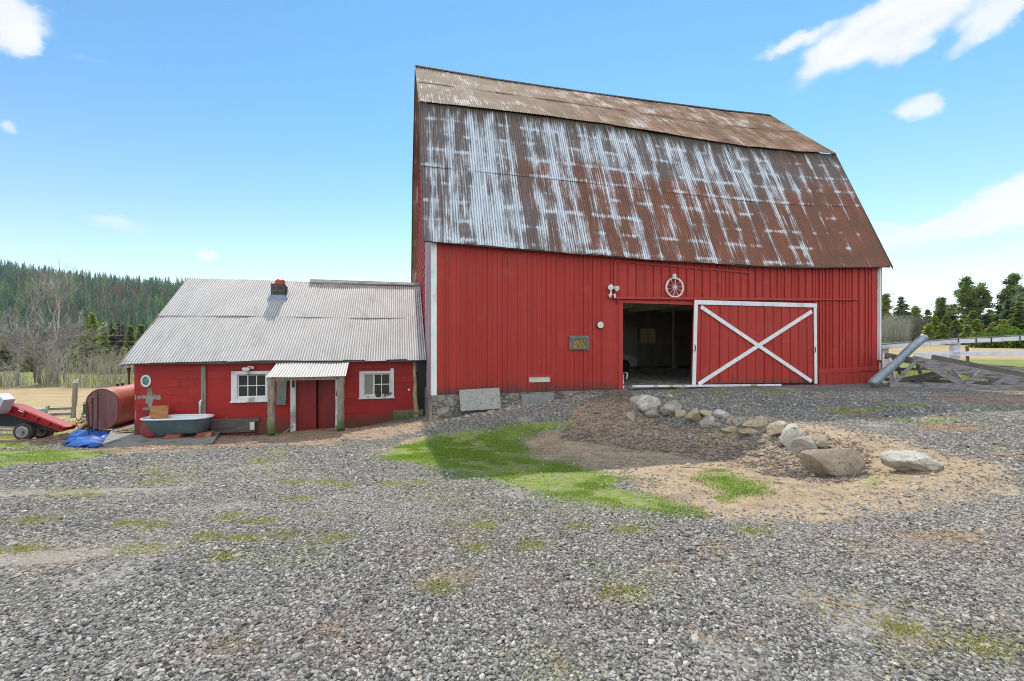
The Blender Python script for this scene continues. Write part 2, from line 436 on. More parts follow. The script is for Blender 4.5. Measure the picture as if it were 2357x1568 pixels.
def roof_mat(name, upper):
    m, nb, b = new_mat(name); uv = uvnode(nb); u, s, _ = nb.sep(uv)      # u along the ridge, s metres down the slope
    wob_ = nb.noise(nb.comb(nb.m('MULTIPLY', u, .9), nb.m('MULTIPLY', s, .5)), 1.3, 4, .6)
    wj = nb.m('MULTIPLY', nb.m('SUBTRACT', wob_, .5), .5)
    lap = nb.m('ABSOLUTE', nb.m('SUBTRACT', nb.m('FRACT', nb.m('ADD', nb.m('DIVIDE', u, .64), nb.m('MULTIPLY', wj, 1.6))), .5))      # .5 at a sheet lap
    row = nb.m('ABSOLUTE', nb.m('SUBTRACT', nb.m('FRACT', nb.m('ADD', nb.m('DIVIDE', s, .66), nb.m('MULTIPLY', wj, .55))), .5))
    tall = nb.noise(nb.comb(nb.m('MULTIPLY', u, 9), nb.m('MULTIPLY', s, .8)), 1.0, 5, .65)
    tall2 = nb.noise(nb.comb(nb.m('MULTIPLY', u, 2.6), nb.m('MULTIPLY', s, .55), 4.0), 1.0, 4, .6)
    blob = nb.noise(nb.comb(u, s, 9.0), 1.15, 5, .6)
    big = nb.noise(nb.comb(u, s, 2.0), .28, 2, .5)
    if not upper:
        sheet = nb.white(nb.m('FLOOR', nb.m('DIVIDE', u, .64)))
        q = nb.m('MULTIPLY', nb.ss(lap, .16, .5), nb.m('MULTIPLY', tall2, .62))
        q = nb.m('ADD', q, nb.m('MULTIPLY', nb.ss(row, .33, .49), nb.m('MULTIPLY', nb.ss(nb.noise(nb.comb(nb.m('MULTIPLY', u, 1.4), nb.m('MULTIPLY', s, 1.6), 5.0), 1.0, 3), .40, .64), .38)))
        q = nb.m('ADD', q, nb.m('MULTIPLY', nb.m('SUBTRACT', tall, .5), 1.05))
        q = nb.m('ADD', q, nb.m('MULTIPLY', nb.m('SUBTRACT', blob, .5), .95))
        fine = nb.noise(nb.comb(nb.m('MULTIPLY', u, 26), nb.m('MULTIPLY', s, .5), 7.0), 1.0, 3, .6)
        q = nb.m('ADD', q, nb.m('MULTIPLY', nb.m('SUBTRACT', fine, .5), 1.3))
        q = nb.m('ADD', q, nb.m('MULTIPLY', nb.m('SUBTRACT', big, .5), .75))
        q = nb.m('ADD', q, nb.m('MULTIPLY', nb.m('SUBTRACT', sheet, .5), .34))
        q = nb.m('ADD', q, nb.ss(u, 0.0, 9.0, .20, .02))                       # the far left sheets kept their zinc
        q = nb.m('SUBTRACT', q, nb.ss(s, 2.2, 3.6, 0, .05))
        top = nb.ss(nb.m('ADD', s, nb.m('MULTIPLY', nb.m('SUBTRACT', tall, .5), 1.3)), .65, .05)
        edge = nb.m('MAXIMUM', nb.ss(u, .95, -.1), nb.ss(u, 15.2, 16.4))
        q = nb.m('SUBTRACT', q, nb.m('MULTIPLY', edge, .16))
        q = nb.m('SUBTRACT', q, nb.m('MULTIPLY', nb.ss(s, 2.4, 4.6), nb.ss(u, 3.0, 11.0, 0, .05)))
        metal = nb.m('MULTIPLY', nb.ss(q, .06, .54, 0, .95), nb.m('SUBTRACT', 1, top))
        rust = nb.ramp(nb.m('ADD', nb.m('MULTIPLY', blob, .6), nb.m('MULTIPLY', tall, .4)), [(.3, (.11, .075, .06)), (.45, (.18, .078, .048)), (.58, (.24, .085, .048)), (.72, (.28, .12, .07))])
        grey = nb.ss(nb.m('ADD', nb.m('ADD', big, nb.m('MULTIPLY', nb.ss(s, 2.6, 1.2), .26)), nb.ss(u, 6, 0, 0, .25)), .55, .75, 0, .85)
        rust = nb.mix(grey, rust, (.14, .125, .12))
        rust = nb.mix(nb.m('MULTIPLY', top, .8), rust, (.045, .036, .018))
        zinc = nb.ramp(tall, [(.3, (.44, .50, .56)), (.6, (.66, .71, .76))])
        met = nb.m('MULTIPLY', metal, .55)
        rough = nb.ss(metal, 0, 1, .72, .42)
    else:
        q = nb.m('ADD', nb.m('MULTIPLY', nb.m('SUBTRACT', tall, .5), 1.2), nb.m('MULTIPLY', nb.m('SUBTRACT', blob, .5), 1.1))
        q = nb.m('ADD', q, nb.m('MULTIPLY', nb.m('SUBTRACT', big, .5), .4))
        q = nb.m('ADD', q, nb.m('MULTIPLY', nb.m('SUBTRACT', nb.noise(nb.comb(nb.m('MULTIPLY', u, 24), nb.m('MULTIPLY', s, 1.1), 3.0), 1, 3, .6), .5), .8))
        metal = nb.ss(q, .06, .34, 0, .85)
        rust = nb.ramp(nb.m('ADD', nb.m('MULTIPLY', blob, .5), nb.m('MULTIPLY', tall2, .5)), [(.34, (.085, .058, .036)), (.45, (.21, .125, .075)), (.55, (.33, .19, .125)), (.66, (.40, .30, .25))])
        rust = nb.mix(nb.ss(u, 9, -1, 0, .6), rust, (.22, .18, .13))
        moss = nb.ss(nb.noise(nb.comb(u, s, 6.0), .9, 5, .65), .54, .68, 0, .75)
        rust = nb.mix(moss, rust, (.17, .135, .045))
        zinc = (.62, .60, .57); met = 0.0; rough = .85
    col = nb.mix(metal, rust, zinc)
    ph = nb.m('SINE', nb.m('MULTIPLY', u, 2 * pi / .076))
    valley = nb.m('MULTIPLY', nb.ss(ph, -.3, -.95), nb.noise(nb.comb(nb.m('MULTIPLY', u, 3), s), 1.1, 3, .6))
    col = nb.mix(nb.m('MULTIPLY', valley, 1.15, clamp=True), col, (.032, .028, .028) if not upper else (.10, .08, .06))   # corrugation shading and grime painted into the valleys
    out(nb, b, col, rough, met, nb.bump(nb.noise(nb.comb(nb.m('MULTIPLY', u, 20), nb.m('MULTIPLY', s, 5)), 1, 4), .12, .01), .4)
    return m
M['roof_low'] = roof_mat('rusted lower roof sheets', False)
M['roof_up'] = roof_mat('rusted upper roof sheets', True)

def galv_roof():
    m, nb, b = new_mat('galvanised cottage roof'); uv = uvnode(nb); u, s, _ = nb.sep(uv)
    n = nb.noise(nb.comb(nb.m('MULTIPLY', u, 4), nb.m('MULTIPLY', s, .8)), 1, 5, .6); sh = nb.white(nb.m('FLOOR', nb.m('DIVIDE', u, .66)))
    col = nb.ramp(n, [(.3, (.40, .39, .375)), (.6, (.57, .56, .55))])
    col = nb.mix(nb.m('MULTIPLY', sh, .3), col, (.48, .47, .47))
    col = nb.mix(nb.ss(nb.noise(nb.comb(nb.m('MULTIPLY', u, 2.2), s, 3.0), 1.2, 6, .7), .50, .70, 0, .6), col, (.33, .315, .31))
    col = nb.mix(nb.ss(nb.noise(nb.comb(u, s, 8.0), 2.6, 5, .65), .66, .76, 0, .5), col, (.38, .24, .16))
    ph = nb.m('SINE', nb.m('MULTIPLY', u, 2 * pi / .076))
    col = nb.mix(nb.m('MULTIPLY', nb.ss(ph, -.1, -.9), .8), col, (.13, .125, .125))  # valleys darkened in the colour to shade the corrugation
    out(nb, b, col, nb.ss(n, .3, .7, .55, .7), .15, nb.bump(nb.noise(nb.comb(nb.m('MULTIPLY', u, 8), nb.m('MULTIPLY', s, 3)), 1, 4), .15, .02), .5)
    return m
M['galv'] = galv_roof()

def rubble():
    m, nb, b = new_mat('rubble stone'); p = nb.geo
    w = nb.n('ShaderNodeVectorMath', operation='ADD'); nn = nb.n('ShaderNodeTexNoise'); nb.set(nn.inputs[0], p); nn.inputs['Scale'].default_value = 5
    sc = nb.scale(nn.outputs[1], (.12, .12, .12)); nb.set(w.inputs[0], p); nb.set(w.inputs[1], sc)
    st = nb.scale(w.outputs[0], (1, 1, 1.5))
    v = nb.vor(st, 3.4); e = nb.vor(st, 3.4, 'DISTANCE_TO_EDGE')
    r, g, bl = nb.sep(v.outputs['Color'])
    col = nb.ramp(r, [(0, (.13, .12, .11)), (.4, (.24, .22, .19)), (.7, (.36, .34, .30)), (1, (.27, .20, .16))])
    col = nb.mix(nb.ss(nb.noise(p, 6, 6, .7), .40, .6, 0, .8), col, (.20, .19, .17))
    col = nb.mix(nb.ss(nb.noise(p, 2.1, 5, .7), .5, .65, 0, .6), col, (.13, .12, .10))
    col = nb.mix(nb.ss(e.outputs['Distance'], .05, .012, 0, .6), col, (.08, .075, .066))
    out(nb, b, col, .85, 0, nb.bump(nb.m('ADD', nb.ss(e.outputs['Distance'], 0, .12), nb.m('MULTIPLY', nb.noise(p, 18, 5), .4)), .7, .04), .25)
    return m
M['rubble'] = rubble()

def rock_mat(name, c1, c2, c3):
    m, nb, b = new_mat(name)
    oi = nb.n('ShaderNodeObjectInfo')
    p = nb.n('ShaderNodeVectorMath', operation='ADD'); nb.set(p.inputs[0], nb.pos); nb.set(p.inputs[1], oi.outputs['Location'])
    p = p.outputs[0]
    n = nb.noise(p, 5, 7, .65); n2 = nb.noise(nb.scale(p, (1, 1, 3)), 9, 6, .7)
    col = nb.ramp(n, [(.3, c1), (.5, c2), (.68, c3)])
    col = nb.mix(nb.ss(n2, .55, .72, 0, .55), col, tuple(c * .35 for c in c1))
    wn = nb.n('ShaderNodeTexNoise'); nb.set(wn.inputs[0], p); wn.inputs['Scale'].default_value = 4; wa = nb.n('ShaderNodeVectorMath', operation='MULTIPLY_ADD'); nb.set(wa.inputs[0], wn.outputs[1]); wa.inputs[1].default_value = (.5, .5, .5); nb.set(wa.inputs[2], p)
    cr = nb.vor(nb.scale(wa.outputs[0], (1, .8, 2.2)), 3.1, 'DISTANCE_TO_EDGE'); crk = nb.m('MULTIPLY', nb.ss(cr.outputs['Distance'], .022, .0), nb.ss(n, .52, .60))
    col = nb.mix(nb.m('MULTIPLY', crk, .55), col, tuple(c * .2 for c in c1))
    col = nb.mix(nb.ss(nb.noise(p, 3.2, 6, .7), .58, .7, 0, .5), col, (.16, .15, .10))
    hgt = nb.m('SUBTRACT', nb.m('ADD', nb.m('MULTIPLY', n2, .8), nb.noise(p, 22, 6, .7)), crk)
    out(nb, b, col, .85, 0, nb.bump(hgt, .9, .04), .25); return m
M['rock_white'] = rock_mat('pale quartz rock', (.36, .33, .29), (.58, .54, .47), (.70, .66, .58))
M['rock_tan'] = rock_mat('tan field rock', (.32, .25, .17), (.50, .41, .29), (.58, .50, .38))
M['rock_brown'] = rock_mat('brown slab rock', (.29, .23, .18), (.46, .375, .295), (.56, .47, .37))
M['rock_grey'] = rock_mat('grey field rock', (.25, .225, .19), (.42, .38, .32), (.55, .50, .43))

def leaf_mat(name, c1, c2, trans=.25, scale=.35, c3=None):
    m, nb, b = new_mat(name)
    oi = nb.n('ShaderNodeObjectInfo')
    n = nb.noise(nb.geo, scale, 3, .6); n2 = nb.noise(nb.geo, 3.1, 4, .7)
    f = nb.m('ADD', nb.m('MULTIPLY', n, .5), nb.m('ADD', nb.m('MULTIPLY', n2, .5), nb.m('MULTIPLY', nb.m('SUBTRACT', oi.outputs['Random'], .5), .25)))
    col = nb.ramp(f, [(.36, c1), (.6, c2)] + ([(.72, c3)] if c3 else []))
    out(nb, b, col, .7, 0, None, .15)
    tr = nb.n('ShaderNodeBsdfTranslucent'); nb.set(tr.inputs[0], nb.mix(.5, col, c2))
    mx = nb.n('ShaderNodeMixShader'); mx.inputs[0].default_value = trans
    o = m.node_tree.nodes['Material Output']
    m.node_tree.links.new(b.outputs[0], mx.inputs[1]); m.node_tree.links.new(tr.outputs[0], mx.inputs[2]); m.node_tree.links.new(mx.outputs[0], o.inputs[0])
    return m
M['fir'] = leaf_mat('fir needles', (.11, .165, .055), (.33, .40, .105), .5)
M['fir_bright'] = leaf_mat('young fir needles', (.13, .19, .03), (.40, .47, .07), .5)
M['fir_blue'] = leaf_mat('blue green needles', (.09, .145, .08), (.26, .34, .17), .5)
M['shrub_bright'] = leaf_mat('bright shrub leaves', (.08, .14, .015), (.2, .3, .03), .4)
M['bark'] = simple('grey bark', (.10, .09, .08), (.17, .155, .14), 5, .85, 0, .4, (3, 3, 1))
M['bark_pale'] = simple('pale bare branches', (.38, .35, .325), (.25, .225, .205), .9, .8, 0, .2, c3=(.58, .55, .51))
M['bark_mid'] = simple('brown grey twigs', (.20, .165, .15), (.13, .105, .10), .8, .85, 0, .2, c3=(.26, .22, .20))
M['twig'] = simple('willow stems', (.48, .45, .37), (.33, .29, .24), .5, .85, 0, .1, c3=(.44, .41, .34))
M['twig_green'] = simple('pale green willow stems', (.36, .38, .30), (.24, .26, .20), .5, .85, 0, .1)
M['larch'] = simple('bare larch', (.12, .085, .075), (.17, .12, .105), .6, .9, 0, .1)

def hill_mat():
    m, nb, b = new_mat('hill forest needles')
    a = nb.n('ShaderNodeAttribute', attribute_name='tint'); r = a.outputs['Fac']
    n = nb.noise(nb.geo, .05, 3, .6); n2 = nb.noise(nb.geo, .9, 4, .7)
    f = nb.m('ADD', nb.m('MULTIPLY', r, .6), nb.m('ADD', nb.m('MULTIPLY', n, .45), nb.m('MULTIPLY', nb.m('SUBTRACT', n2, .5), .45)))
    col = nb.ramp(f, [(.2, (.05, .09, .07)), (.42, (.085, .145, .095)), (.62, (.16, .23, .115)), (.82, (.29, .34, .13))])
    col = nb.mix(nb.ss(r, .93, .95), col, (.19, .145, .135))
    out(nb, b, col, .8, 0, None, .1)
    return m
M['hill_trees'] = hill_mat()

def stone_mat():
    m, nb, b = new_mat('crushed gravel stones')
    a = nb.n('ShaderNodeAttribute', attribute_type='INSTANCER', attribute_name='tone').outputs['Fac']
    n = nb.noise(nb.pos, 2.5, 4, .6)
    col = nb.ramp(nb.m('ADD', a, nb.m('MULTIPLY', nb.m('SUBTRACT', n, .5), .25)), [(0, (.055, .05, .046)), (.28, (.185, .172, .156)), (.6, (.34, .32, .29)), (.88, (.64, .60, .54)), (1, (.48, .37, .27))])
    mo = nb.n('ShaderNodeAttribute', attribute_type='INSTANCER', attribute_name='moss').outputs['Fac']; so_ = nb.n('ShaderNodeAttribute', attribute_type='INSTANCER', attribute_name='soil').outputs['Fac']; du = nb.n('ShaderNodeAttribute', attribute_type='INSTANCER', attribute_name='dust').outputs['Fac']
    col = nb.mix(nb.m('MULTIPLY', du, .6), col, (.43, .385, .32)); col = nb.mix(nb.m('MULTIPLY', mo, .55), col, (.30, .32, .10)); col = nb.mix(nb.m('MULTIPLY', so_, .6), col, (.40, .24, .12))
    out(nb, b, col, .75, 0, nb.bump(n, .3, .05), .3); return m
M['stones'] = stone_mat()
def grass_mat(name, stops):
    m, nb, b = new_mat(name)
    a = nb.n('ShaderNodeAttribute', attribute_name='tint').outputs['Fac']
    n = nb.noise(nb.geo, 1.1, 3, .6)
    col = nb.ramp(nb.m('ADD', nb.m('MULTIPLY', a, .6), nb.m('MULTIPLY', n, .45)), stops)
    out(nb, b, col, .6, 0, None, .2)
    tr = nb.n('ShaderNodeBsdfTranslucent'); nb.set(tr.inputs[0], col)
    mx = nb.n('ShaderNodeMixShader'); mx.inputs[0].default_value = .5
    m.node_tree.links.new(b.outputs[0], mx.inputs[1]); m.node_tree.links.new(tr.outputs[0], mx.inputs[2]); m.node_tree.links.new(mx.outputs[0], m.node_tree.nodes['Material Output'].inputs[0])
    return m
M['grass'] = grass_mat('green grass blades', [(.2, (.11, .22, .02)), (.45, (.19, .35, .035)), (.68, (.32, .44, .07)), (.85, (.42, .40, .15)), (.95, (.45, .34, .2))])
M['dry_grass'] = grass_mat('dry grass tufts', [(.2, (.27, .27, .07)), (.5, (.36, .42, .08)), (.8, (.52, .40, .17))])

def ground_mat():
    m, nb, b = new_mat('yard ground'); p = nb.geo
    z1 = nb.n('ShaderNodeAttribute', attribute_name='zone').outputs['Color']; z2 = nb.n('ShaderNodeAttribute', attribute_name='zone_far').outputs['Color']; z3 = nb.sep(nb.n('ShaderNodeAttribute', attribute_name='zone_patch').outputs['Color'])
    gr, sa, mu = nb.sep(z1); fd, fg, tr = nb.sep(z2)
    n05 = nb.noise(p, .55, 5, .65); n2 = nb.noise(p, 2.2, 6, .68); n9 = nb.noise(p, 9, 6, .7); n30 = nb.noise(p, 30, 5, .7)
    # gravel
    v1 = nb.vor(p, 30); v2 = nb.vor(p, 62)
    e1 = nb.vor(p, 30, 'DISTANCE_TO_EDGE')
    c1 = nb.sep(v1.outputs['Color'])[0]; c2 = nb.sep(v2.outputs['Color'])[0]
    tone = nb.m('ADD', nb.m('MULTIPLY', c1, .6), nb.m('MULTIPLY', c2, .4))
    grav = nb.ramp(tone, [(.1, (.065, .06, .055)), (.4, (.20, .19, .178)), (.7, (.37, .352, .33)), (.95, (.60, .575, .54))])
    grav = nb.mix(nb.ss(e1.outputs['Distance'], .10, .02, 0, .75), grav, (.035, .035, .038))
    dust = nb.ss(n05, .50, .68, 0, .55)
    grav = nb.mix(dust, grav, (.27, .245, .21))
    soilp = nb.ss(nb.noise(p, 1.25, 5, .7), .57, .70, 0, .75)
    grav = nb.mix(soilp, grav, (.33, .215, .11))
    fin = nb.ss(nb.m('ADD', z3[2], nb.m('ADD', nb.m('MULTIPLY', nb.m('SUBTRACT', n2, .5), 1.1), nb.m('MULTIPLY', nb.m('SUBTRACT', n30, .5), .9))), .45, .95, 0, .8)
    grav = nb.mix(fin, grav, nb.ramp(n30, [(.3, (.20, .185, .16)), (.5, (.34, .315, .28)), (.7, (.46, .43, .385))]))
    spot = nb.m('ADD', nb.m('MULTIPLY', nb.m('SUBTRACT', n9, .5), 1.3), nb.m('MULTIPLY', nb.m('SUBTRACT', n30, .5), 1.3))
    grav = nb.mix(nb.ss(nb.m('ADD', z3[1], spot), .42, .80, 0, .85), grav, nb.ramp(n9, [(.35, (.30, .17, .07)), (.65, (.44, .28, .15))]))
    grav = nb.mix(nb.ss(nb.m('ADD', z3[0], spot), .40, .80, 0, .85), grav, nb.ramp(n9, [(.35, (.19, .23, .05)), (.65, (.36, .36, .13))]))
    moss = nb.ss(nb.m('ADD', nb.m('MULTIPLY', nb.noise(nb.scale(p, (.7, 1.3, 1)), 1.35, 5, .7), .75), nb.m('MULTIPLY', n30, .25)), .56, .66, 0, .55)
    grav = nb.mix(moss, grav, (.19, .22, .055))
    # sand
    sand = nb.ramp(n2, [(.3, (.27, .195, .132)), (.5, (.40, .305, .20)), (.7, (.48, .38, .262))])
    peb = nb.vor(p, 24); pc = nb.sep(peb.outputs['Color'])[0]
    sand = nb.mix(nb.m('MULTIPLY', nb.ss(peb.outputs['Distance'], .30, .22), nb.ss(pc, .66, .7)), sand, (.14, .10, .075))
    sand = nb.mix(nb.ss(n9, .52, .68, 0, .55), sand, (.24, .165, .105))
    # mulch / dark soil
    mul = nb.ramp(nb.noise(nb.scale(p, (1, 2.2, 1)), 15, 6, .75, 1.2), [(.36, (.11, .075, .05)), (.47, (.29, .205, .14)), (.56, (.43, .32, .23)), (.68, (.54, .43, .33))])
    # grass soil
    gras = nb.ramp(n9, [(.3, (.11, .165, .03)), (.5, (.18, .25, .05)), (.66, (.34, .28, .15))])
    # fields
    dry = nb.ramp(nb.m('ADD', nb.m('MULTIPLY', nb.noise(nb.scale(p, (.5, 1.6, 1)), .5, 6, .7), .6), nb.m('MULTIPLY', n2, .4)), [(.36, (.30, .215, .105)), (.5, (.42, .31, .17)), (.64, (.50, .385, .22))])
    fgr = nb.ramp(nb.m('ADD', nb.m('MULTIPLY', nb.noise(nb.scale(p, (.4, 1.4, 1)), .35, 6, .7), .6), nb.m('MULTIPLY', n2, .4)), [(.38, (.15, .19, .04)), (.52, (.22, .25, .06)), (.66, (.34, .29, .11))])
    def key(a, jit=1.0):
        j = nb.m('ADD', nb.m('MULTIPLY', nb.m('SUBTRACT', n2, .5), .95 * jit), nb.m('ADD', nb.m('MULTIPLY', nb.m('SUBTRACT', n9, .5), .9 * jit), nb.m('MULTIPLY', nb.m('SUBTRACT', n30, .5), .7 * jit)))
        return nb.ss(nb.m('ADD', a, j), .36, .64)
    col = nb.mix(key(sa), grav, sand)
    col = nb.mix(key(mu), col, mul)
    col = nb.mix(nb.m('MULTIPLY', key(tr, 1.2), .7), col, (.44, .385, .31))
    col = nb.mix(key(nb.m('MULTIPLY', gr, .74), 1.4), col, gras)
    col = nb.mix(key(fd, .7), col, dry)
    col = nb.mix(key(fg, .8), col, fgr)
    soft = nb.m('MAXIMUM', nb.m('MAXIMUM', key(sa), key(gr)), nb.m('MAXIMUM', key(fd), key(mu)))
    hg = nb.m('MULTIPLY', nb.ss(e1.outputs['Distance'], 0, .25), nb.m('SUBTRACT', 1, nb.m('MAXIMUM', soft, fin)))
    hgt = nb.m('ADD', nb.m('MULTIPLY', hg, .5), nb.m('ADD', nb.m('MULTIPLY', n9, .9), nb.m('MULTIPLY', n30, .35)))
    out(nb, b, col, .9, 0, nb.bump(hgt, .75, .035), .2)
    return m
M['ground'] = ground_mat()
# ------------------------------------------------------------------ corrugated roofing
def corr(name, mat, parent, u0, u1, rows, pitch=.076, amp=.0095, rough_edge=0.0, spp=6, wav=.006, seed=0, s0=0.0, ufun=None):
    """rows: list of (v, zfun or z, lift); u along the ridge"""
    n = int((u1 - u0) / pitch * spp) + 1
    u = np.linspace(u0, u1, n); ph = np.sin(2 * pi * u / pitch)
    V = []; UV = []; s = s0; prev = None
    rg = np.random.default_rng(seed + 5)
    sheet = np.floor(u / .64).astype(int); jit = rg.normal(0, 1, sheet.max() - sheet.min() + 3)[sheet - sheet.min()]
    zz = [np.asarray(z(u) if callable(z) else np.full(n, z), float) for v, z, l in rows]
    vv = [np.full(n, v) + (l * 0) for v, z, l in rows]
    for i, (v, z, l) in enumerate(rows):
        a = max(i - 1, 0); b_ = min(i + 1, len(rows) - 1)
        dv = vv[b_] - vv[a]; dz = zz[b_] - zz[a]; L = np.sqrt(dv ** 2 + dz ** 2)
        nv, nz = dz / L, -dv / L                       # rows run downhill towards -v: normal points up and out
        sgn = np.where(nz < 0, -1, 1); nv *= sgn; nz *= sgn
        off = amp * ph + l + wav * np.sin(u * 2.1 + i * 1.3 + seed) * np.sin(u * .77 + seed * 2) + .0022 * jit
        pv = vv[i] + nv * off; pz = zz[i] + nz * off
        if rough_edge and i == len(rows) - 1:
            k = rough_edge * jit; pv = pv + dv / L * k; pz = pz + dz / L * k
        if prev is not None: s += float(np.mean(np.hypot(vv[i] - prev[0], zz[i] - prev[1])))
        prev = (vv[i], zz[i])
        uu = u if ufun is None else ufun(u, i / (len(rows) - 1))
        X = B0[0] + uu * D1[0] + pv * D2[0]; Y = B0[1] + uu * D1[1] + pv * D2[1]
        V.append(np.stack([X, Y, pz], 1)); UV.append(np.stack([u, np.full(n, s)], 1))
    V = np.concatenate(V); UV = np.concatenate(UV)
    R = len(rows); i, j = np.meshgrid(np.arange(R - 1), np.arange(n - 1), indexing='ij'); i = i.ravel(); j = j.ravel()
    Fc = np.stack([i * n + j, (i + 1) * n + j, (i + 1) * n + j + 1, i * n + j + 1], 1)
    return V, Fc, UV, s

def join_np(parts):
    V = []; Fc = []; U = []; k = 0
    for v, f, u in parts:
        V.append(v); Fc.append(f + k); U.append(u); k += len(v)
    return np.concatenate(V), np.concatenate(Fc), np.concatenate(U)

def lerp_rows(vA, zA, vB, zB, t0, t1, n, lift=0.0):
    out_ = []
    for k in range(n + 1):
        t = t0 + (t1 - t0) * k / n
        out_.append((vA + (vB - vA) * t, (lambda u, t=t: (zA(u) if callable(zA) else zA) * (1 - t) + (zB(u) if callable(zB) else zB) * t), lift))
    return out_

# ------------------------------------------------------------------ the barn
L_ = 16.06; DEP = 10.6
Ez = lambda u: np.interp(u, [-.3, 2.5, 5.15, 6.6, 8.7, 10.5, 12.9, 16.2], [4.30, 4.21, 4.14, 4.085, 4.075, 4.05, 4.09, 4.25])
Kz = lambda u: np.interp(u, [-.3, 2.1, 4.1, 6.2, 7.8, 9.9, 12, 14.1, 16.3], [9.12, 9.17, 9.175, 9.16, 9.12, 9.04, 9.0, 9.04, 9.15])
Rz = lambda u: np.interp(u, [-.3, 2.8, 6.6, 9.8, 13.7, 16.3], [12.29, 12.22, 12.22, 12.25, 12.31, 12.40])
VE, VK, VR = -.28, 1.9, 5.3
barn = empty('barn', BW(8, 0, .05), 'large red board and batten barn with rusted gambrel metal roof', 'barn')

def zroof(v):                                         # underside of the roof over the walls, no sag
    v = v if v <= VR else 2 * VR - v
    return 4.2 + (v - VE) / (VK - VE) * 4.75 if v < VK else 8.95 + (v - VK) / (VR - VK) * 3.15

def W(px, py, v=0.0): return onv(px, py, v)

# front wall: one board per batten bay, cut round the door opening
OP_U0, OP_U1, OP_Z0, OP_Z1 = W(1423, 700)[0], W(1640, 700)[0], .10, W(1500, 694)[1]
fw = MB()
def wall_piece(u0, u1, z0, z1, v0=0.0, v1=.05): fw.bbox(u0, u1, v0, v1, z0, z1)
pitch = .294; k = 0; u = .1
bat = MB(); rr = random.Random(3)
while u < L_ - .02:
    u1 = min(u + pitch, L_ - .01); ju = rr.uniform(-.006, .006)
    zb = .07 + rr.uniform(-.015, .03)
    dv = rr.uniform(-.004, .004)
    top = 4.55
    if u1 > OP_U0 + .02 and u < OP_U1:
        if u < OP_U0: wall_piece(u, OP_U0, zb, top, dv)
        if u1 > OP_U1: wall_piece(OP_U1, u1, zb, top, dv)
        wall_piece(max(u, OP_U0), min(u1, OP_U1), OP_Z1, top, dv)
        fz = OP_Z1 + .02
    else:
        wall_piece(u, u1 - .002, zb, top, dv); fz = zb + rr.uniform(-.02, .03)
    bw = rr.uniform(.035, .05)
    if u > .2 and not (OP_U0 < u < OP_U1 and fz > 4): fw.bbox(u - bw / 2 + ju, u + bw / 2 + ju, -.036 + dv, dv - .001, fz, top - .05)
    # a half way groove strip on some boards
    if rr.random() < .55 and not (OP_U0 - .2 < u < OP_U1): fw.bbox(u + pitch * .5 - .016, u + pitch * .5 + .016, -.022 + dv, dv - .001, fz + rr.uniform(0, .1), top - .05)
    u = u1
fw.build('front_wall', M['barn_red'], barn, uv='front')

tr = MB()
def wbeam(mb, p, q, w, v=-.03, t=.03, half=None):     # flat board on the wall between two survey points
    a = W(*p, v); b_ = W(*q, v); d = Vector((b_[0] - a[0], b_[1] - a[1])); d.normalize(); n_ = Vector((-d.y, d.x)) * w / 2
    mb.prism([(a[0] + n_.x, a[1] + n_.y), (b_[0] + n_.x, b_[1] + n_.y), (b_[0] - n_.x, b_[1] - n_.y), (a[0] - n_.x, a[1] - n_.y)], v - t / 2, v + t / 2)
wbeam(tr, (1416, 686), (1880, 690), .075, -.085, .10)          # sliding door track
wbeam(tr, (1880, 690), (1975, 690), .045, -.05, .055)
tr.build('door_track', M['barn_red_trim'], barn, bevel=.006)
t2 = MB()
wbeam(t2, (1420, 693.5), (1604, 699), .10, -.035, .045)
t2.build('door_header', M['barn_red_trim'], barn, bevel=.004)
t3 = MB()
wbeam(t3, (1417, 601), (1727, 628), .05, -.034, .022); wbeam(t3, (1727, 628), (1727, 684), .05, -.034, .02); wbeam(t3, (1416, 601), (1416, 684), .07, -.034, .02)
t3.build('old_opening_trim', M['barn_red_trim'], barn)
sk = MB()
wbeam(sk, (1883, 855), (2022, 848), .16, -.032, .03)
sk.bbox(W(1883, 870)[0], L_ - .1, -.03, -.003, .05, W(1950, 852)[1] - .075)
sk.build('skirt_board', M['barn_red_trim'], barn)
cav = MB(); a = W(1417, 740)[0]
cav.bbox(OP_U0 - .005, OP_U0 + .14, -.035, .06, .10, OP_Z1); cav.build('door_jamb', M['barn_red_trim'], barn)

ct = MB(); ct.bbox(-.035, .115, -.035, .0, .05, 4.30); ct.bbox(-.035, -.002, .0, .13, .05, 4.30)
ct.build('corner_trim', M['white_paint'], barn, bevel=.004)
ct = MB(); ct.bbox(L_ - .13, L_ + .035, -.035, .0, .9, 4.26); ct.bbox(L_ + .002, L_ + .035, .0, .13, .9, 4.26)
ct.build('corner_trim', M['white_paint'], barn, bevel=.004)

# gable and back walls
def gable(name, u, sgn, v0, v1, mat, corrug=False, zb=.05):
    vs = []; n = int((v1 - v0) / .025); P = []
    for i in range(n + 1):
        v = v0 + (v1 - v0) * i / n; o = .012 * sin(2 * pi * v / .15) if corrug else (.008 if int(v / .2) % 2 else 0)
        P.append((u + sgn * o, v))
    mb = MB(); vv = []
    for (uu, v) in P: vv += [BW(uu, v, zb), BW(uu, v, zroof(v) - .03)]
    mb.add(vv, [(2 * i, 2 * i + 1, 2 * i + 3, 2 * i + 2) if sgn > 0 else (2 * i, 2 * i + 2, 2 * i + 3, 2 * i + 1) for i in range(n)])
    return mb.build(name, mat, barn, uv='side')
gable('gable_sheeting', -.012, -1, 0.13, 3.2, M['gable_metal'], True)
gable('gable_wall', .0, -1, 3.2, DEP, M['barn_red'])
gable('gable_wall', L_, 1, 0.13, DEP, M['barn_red'])
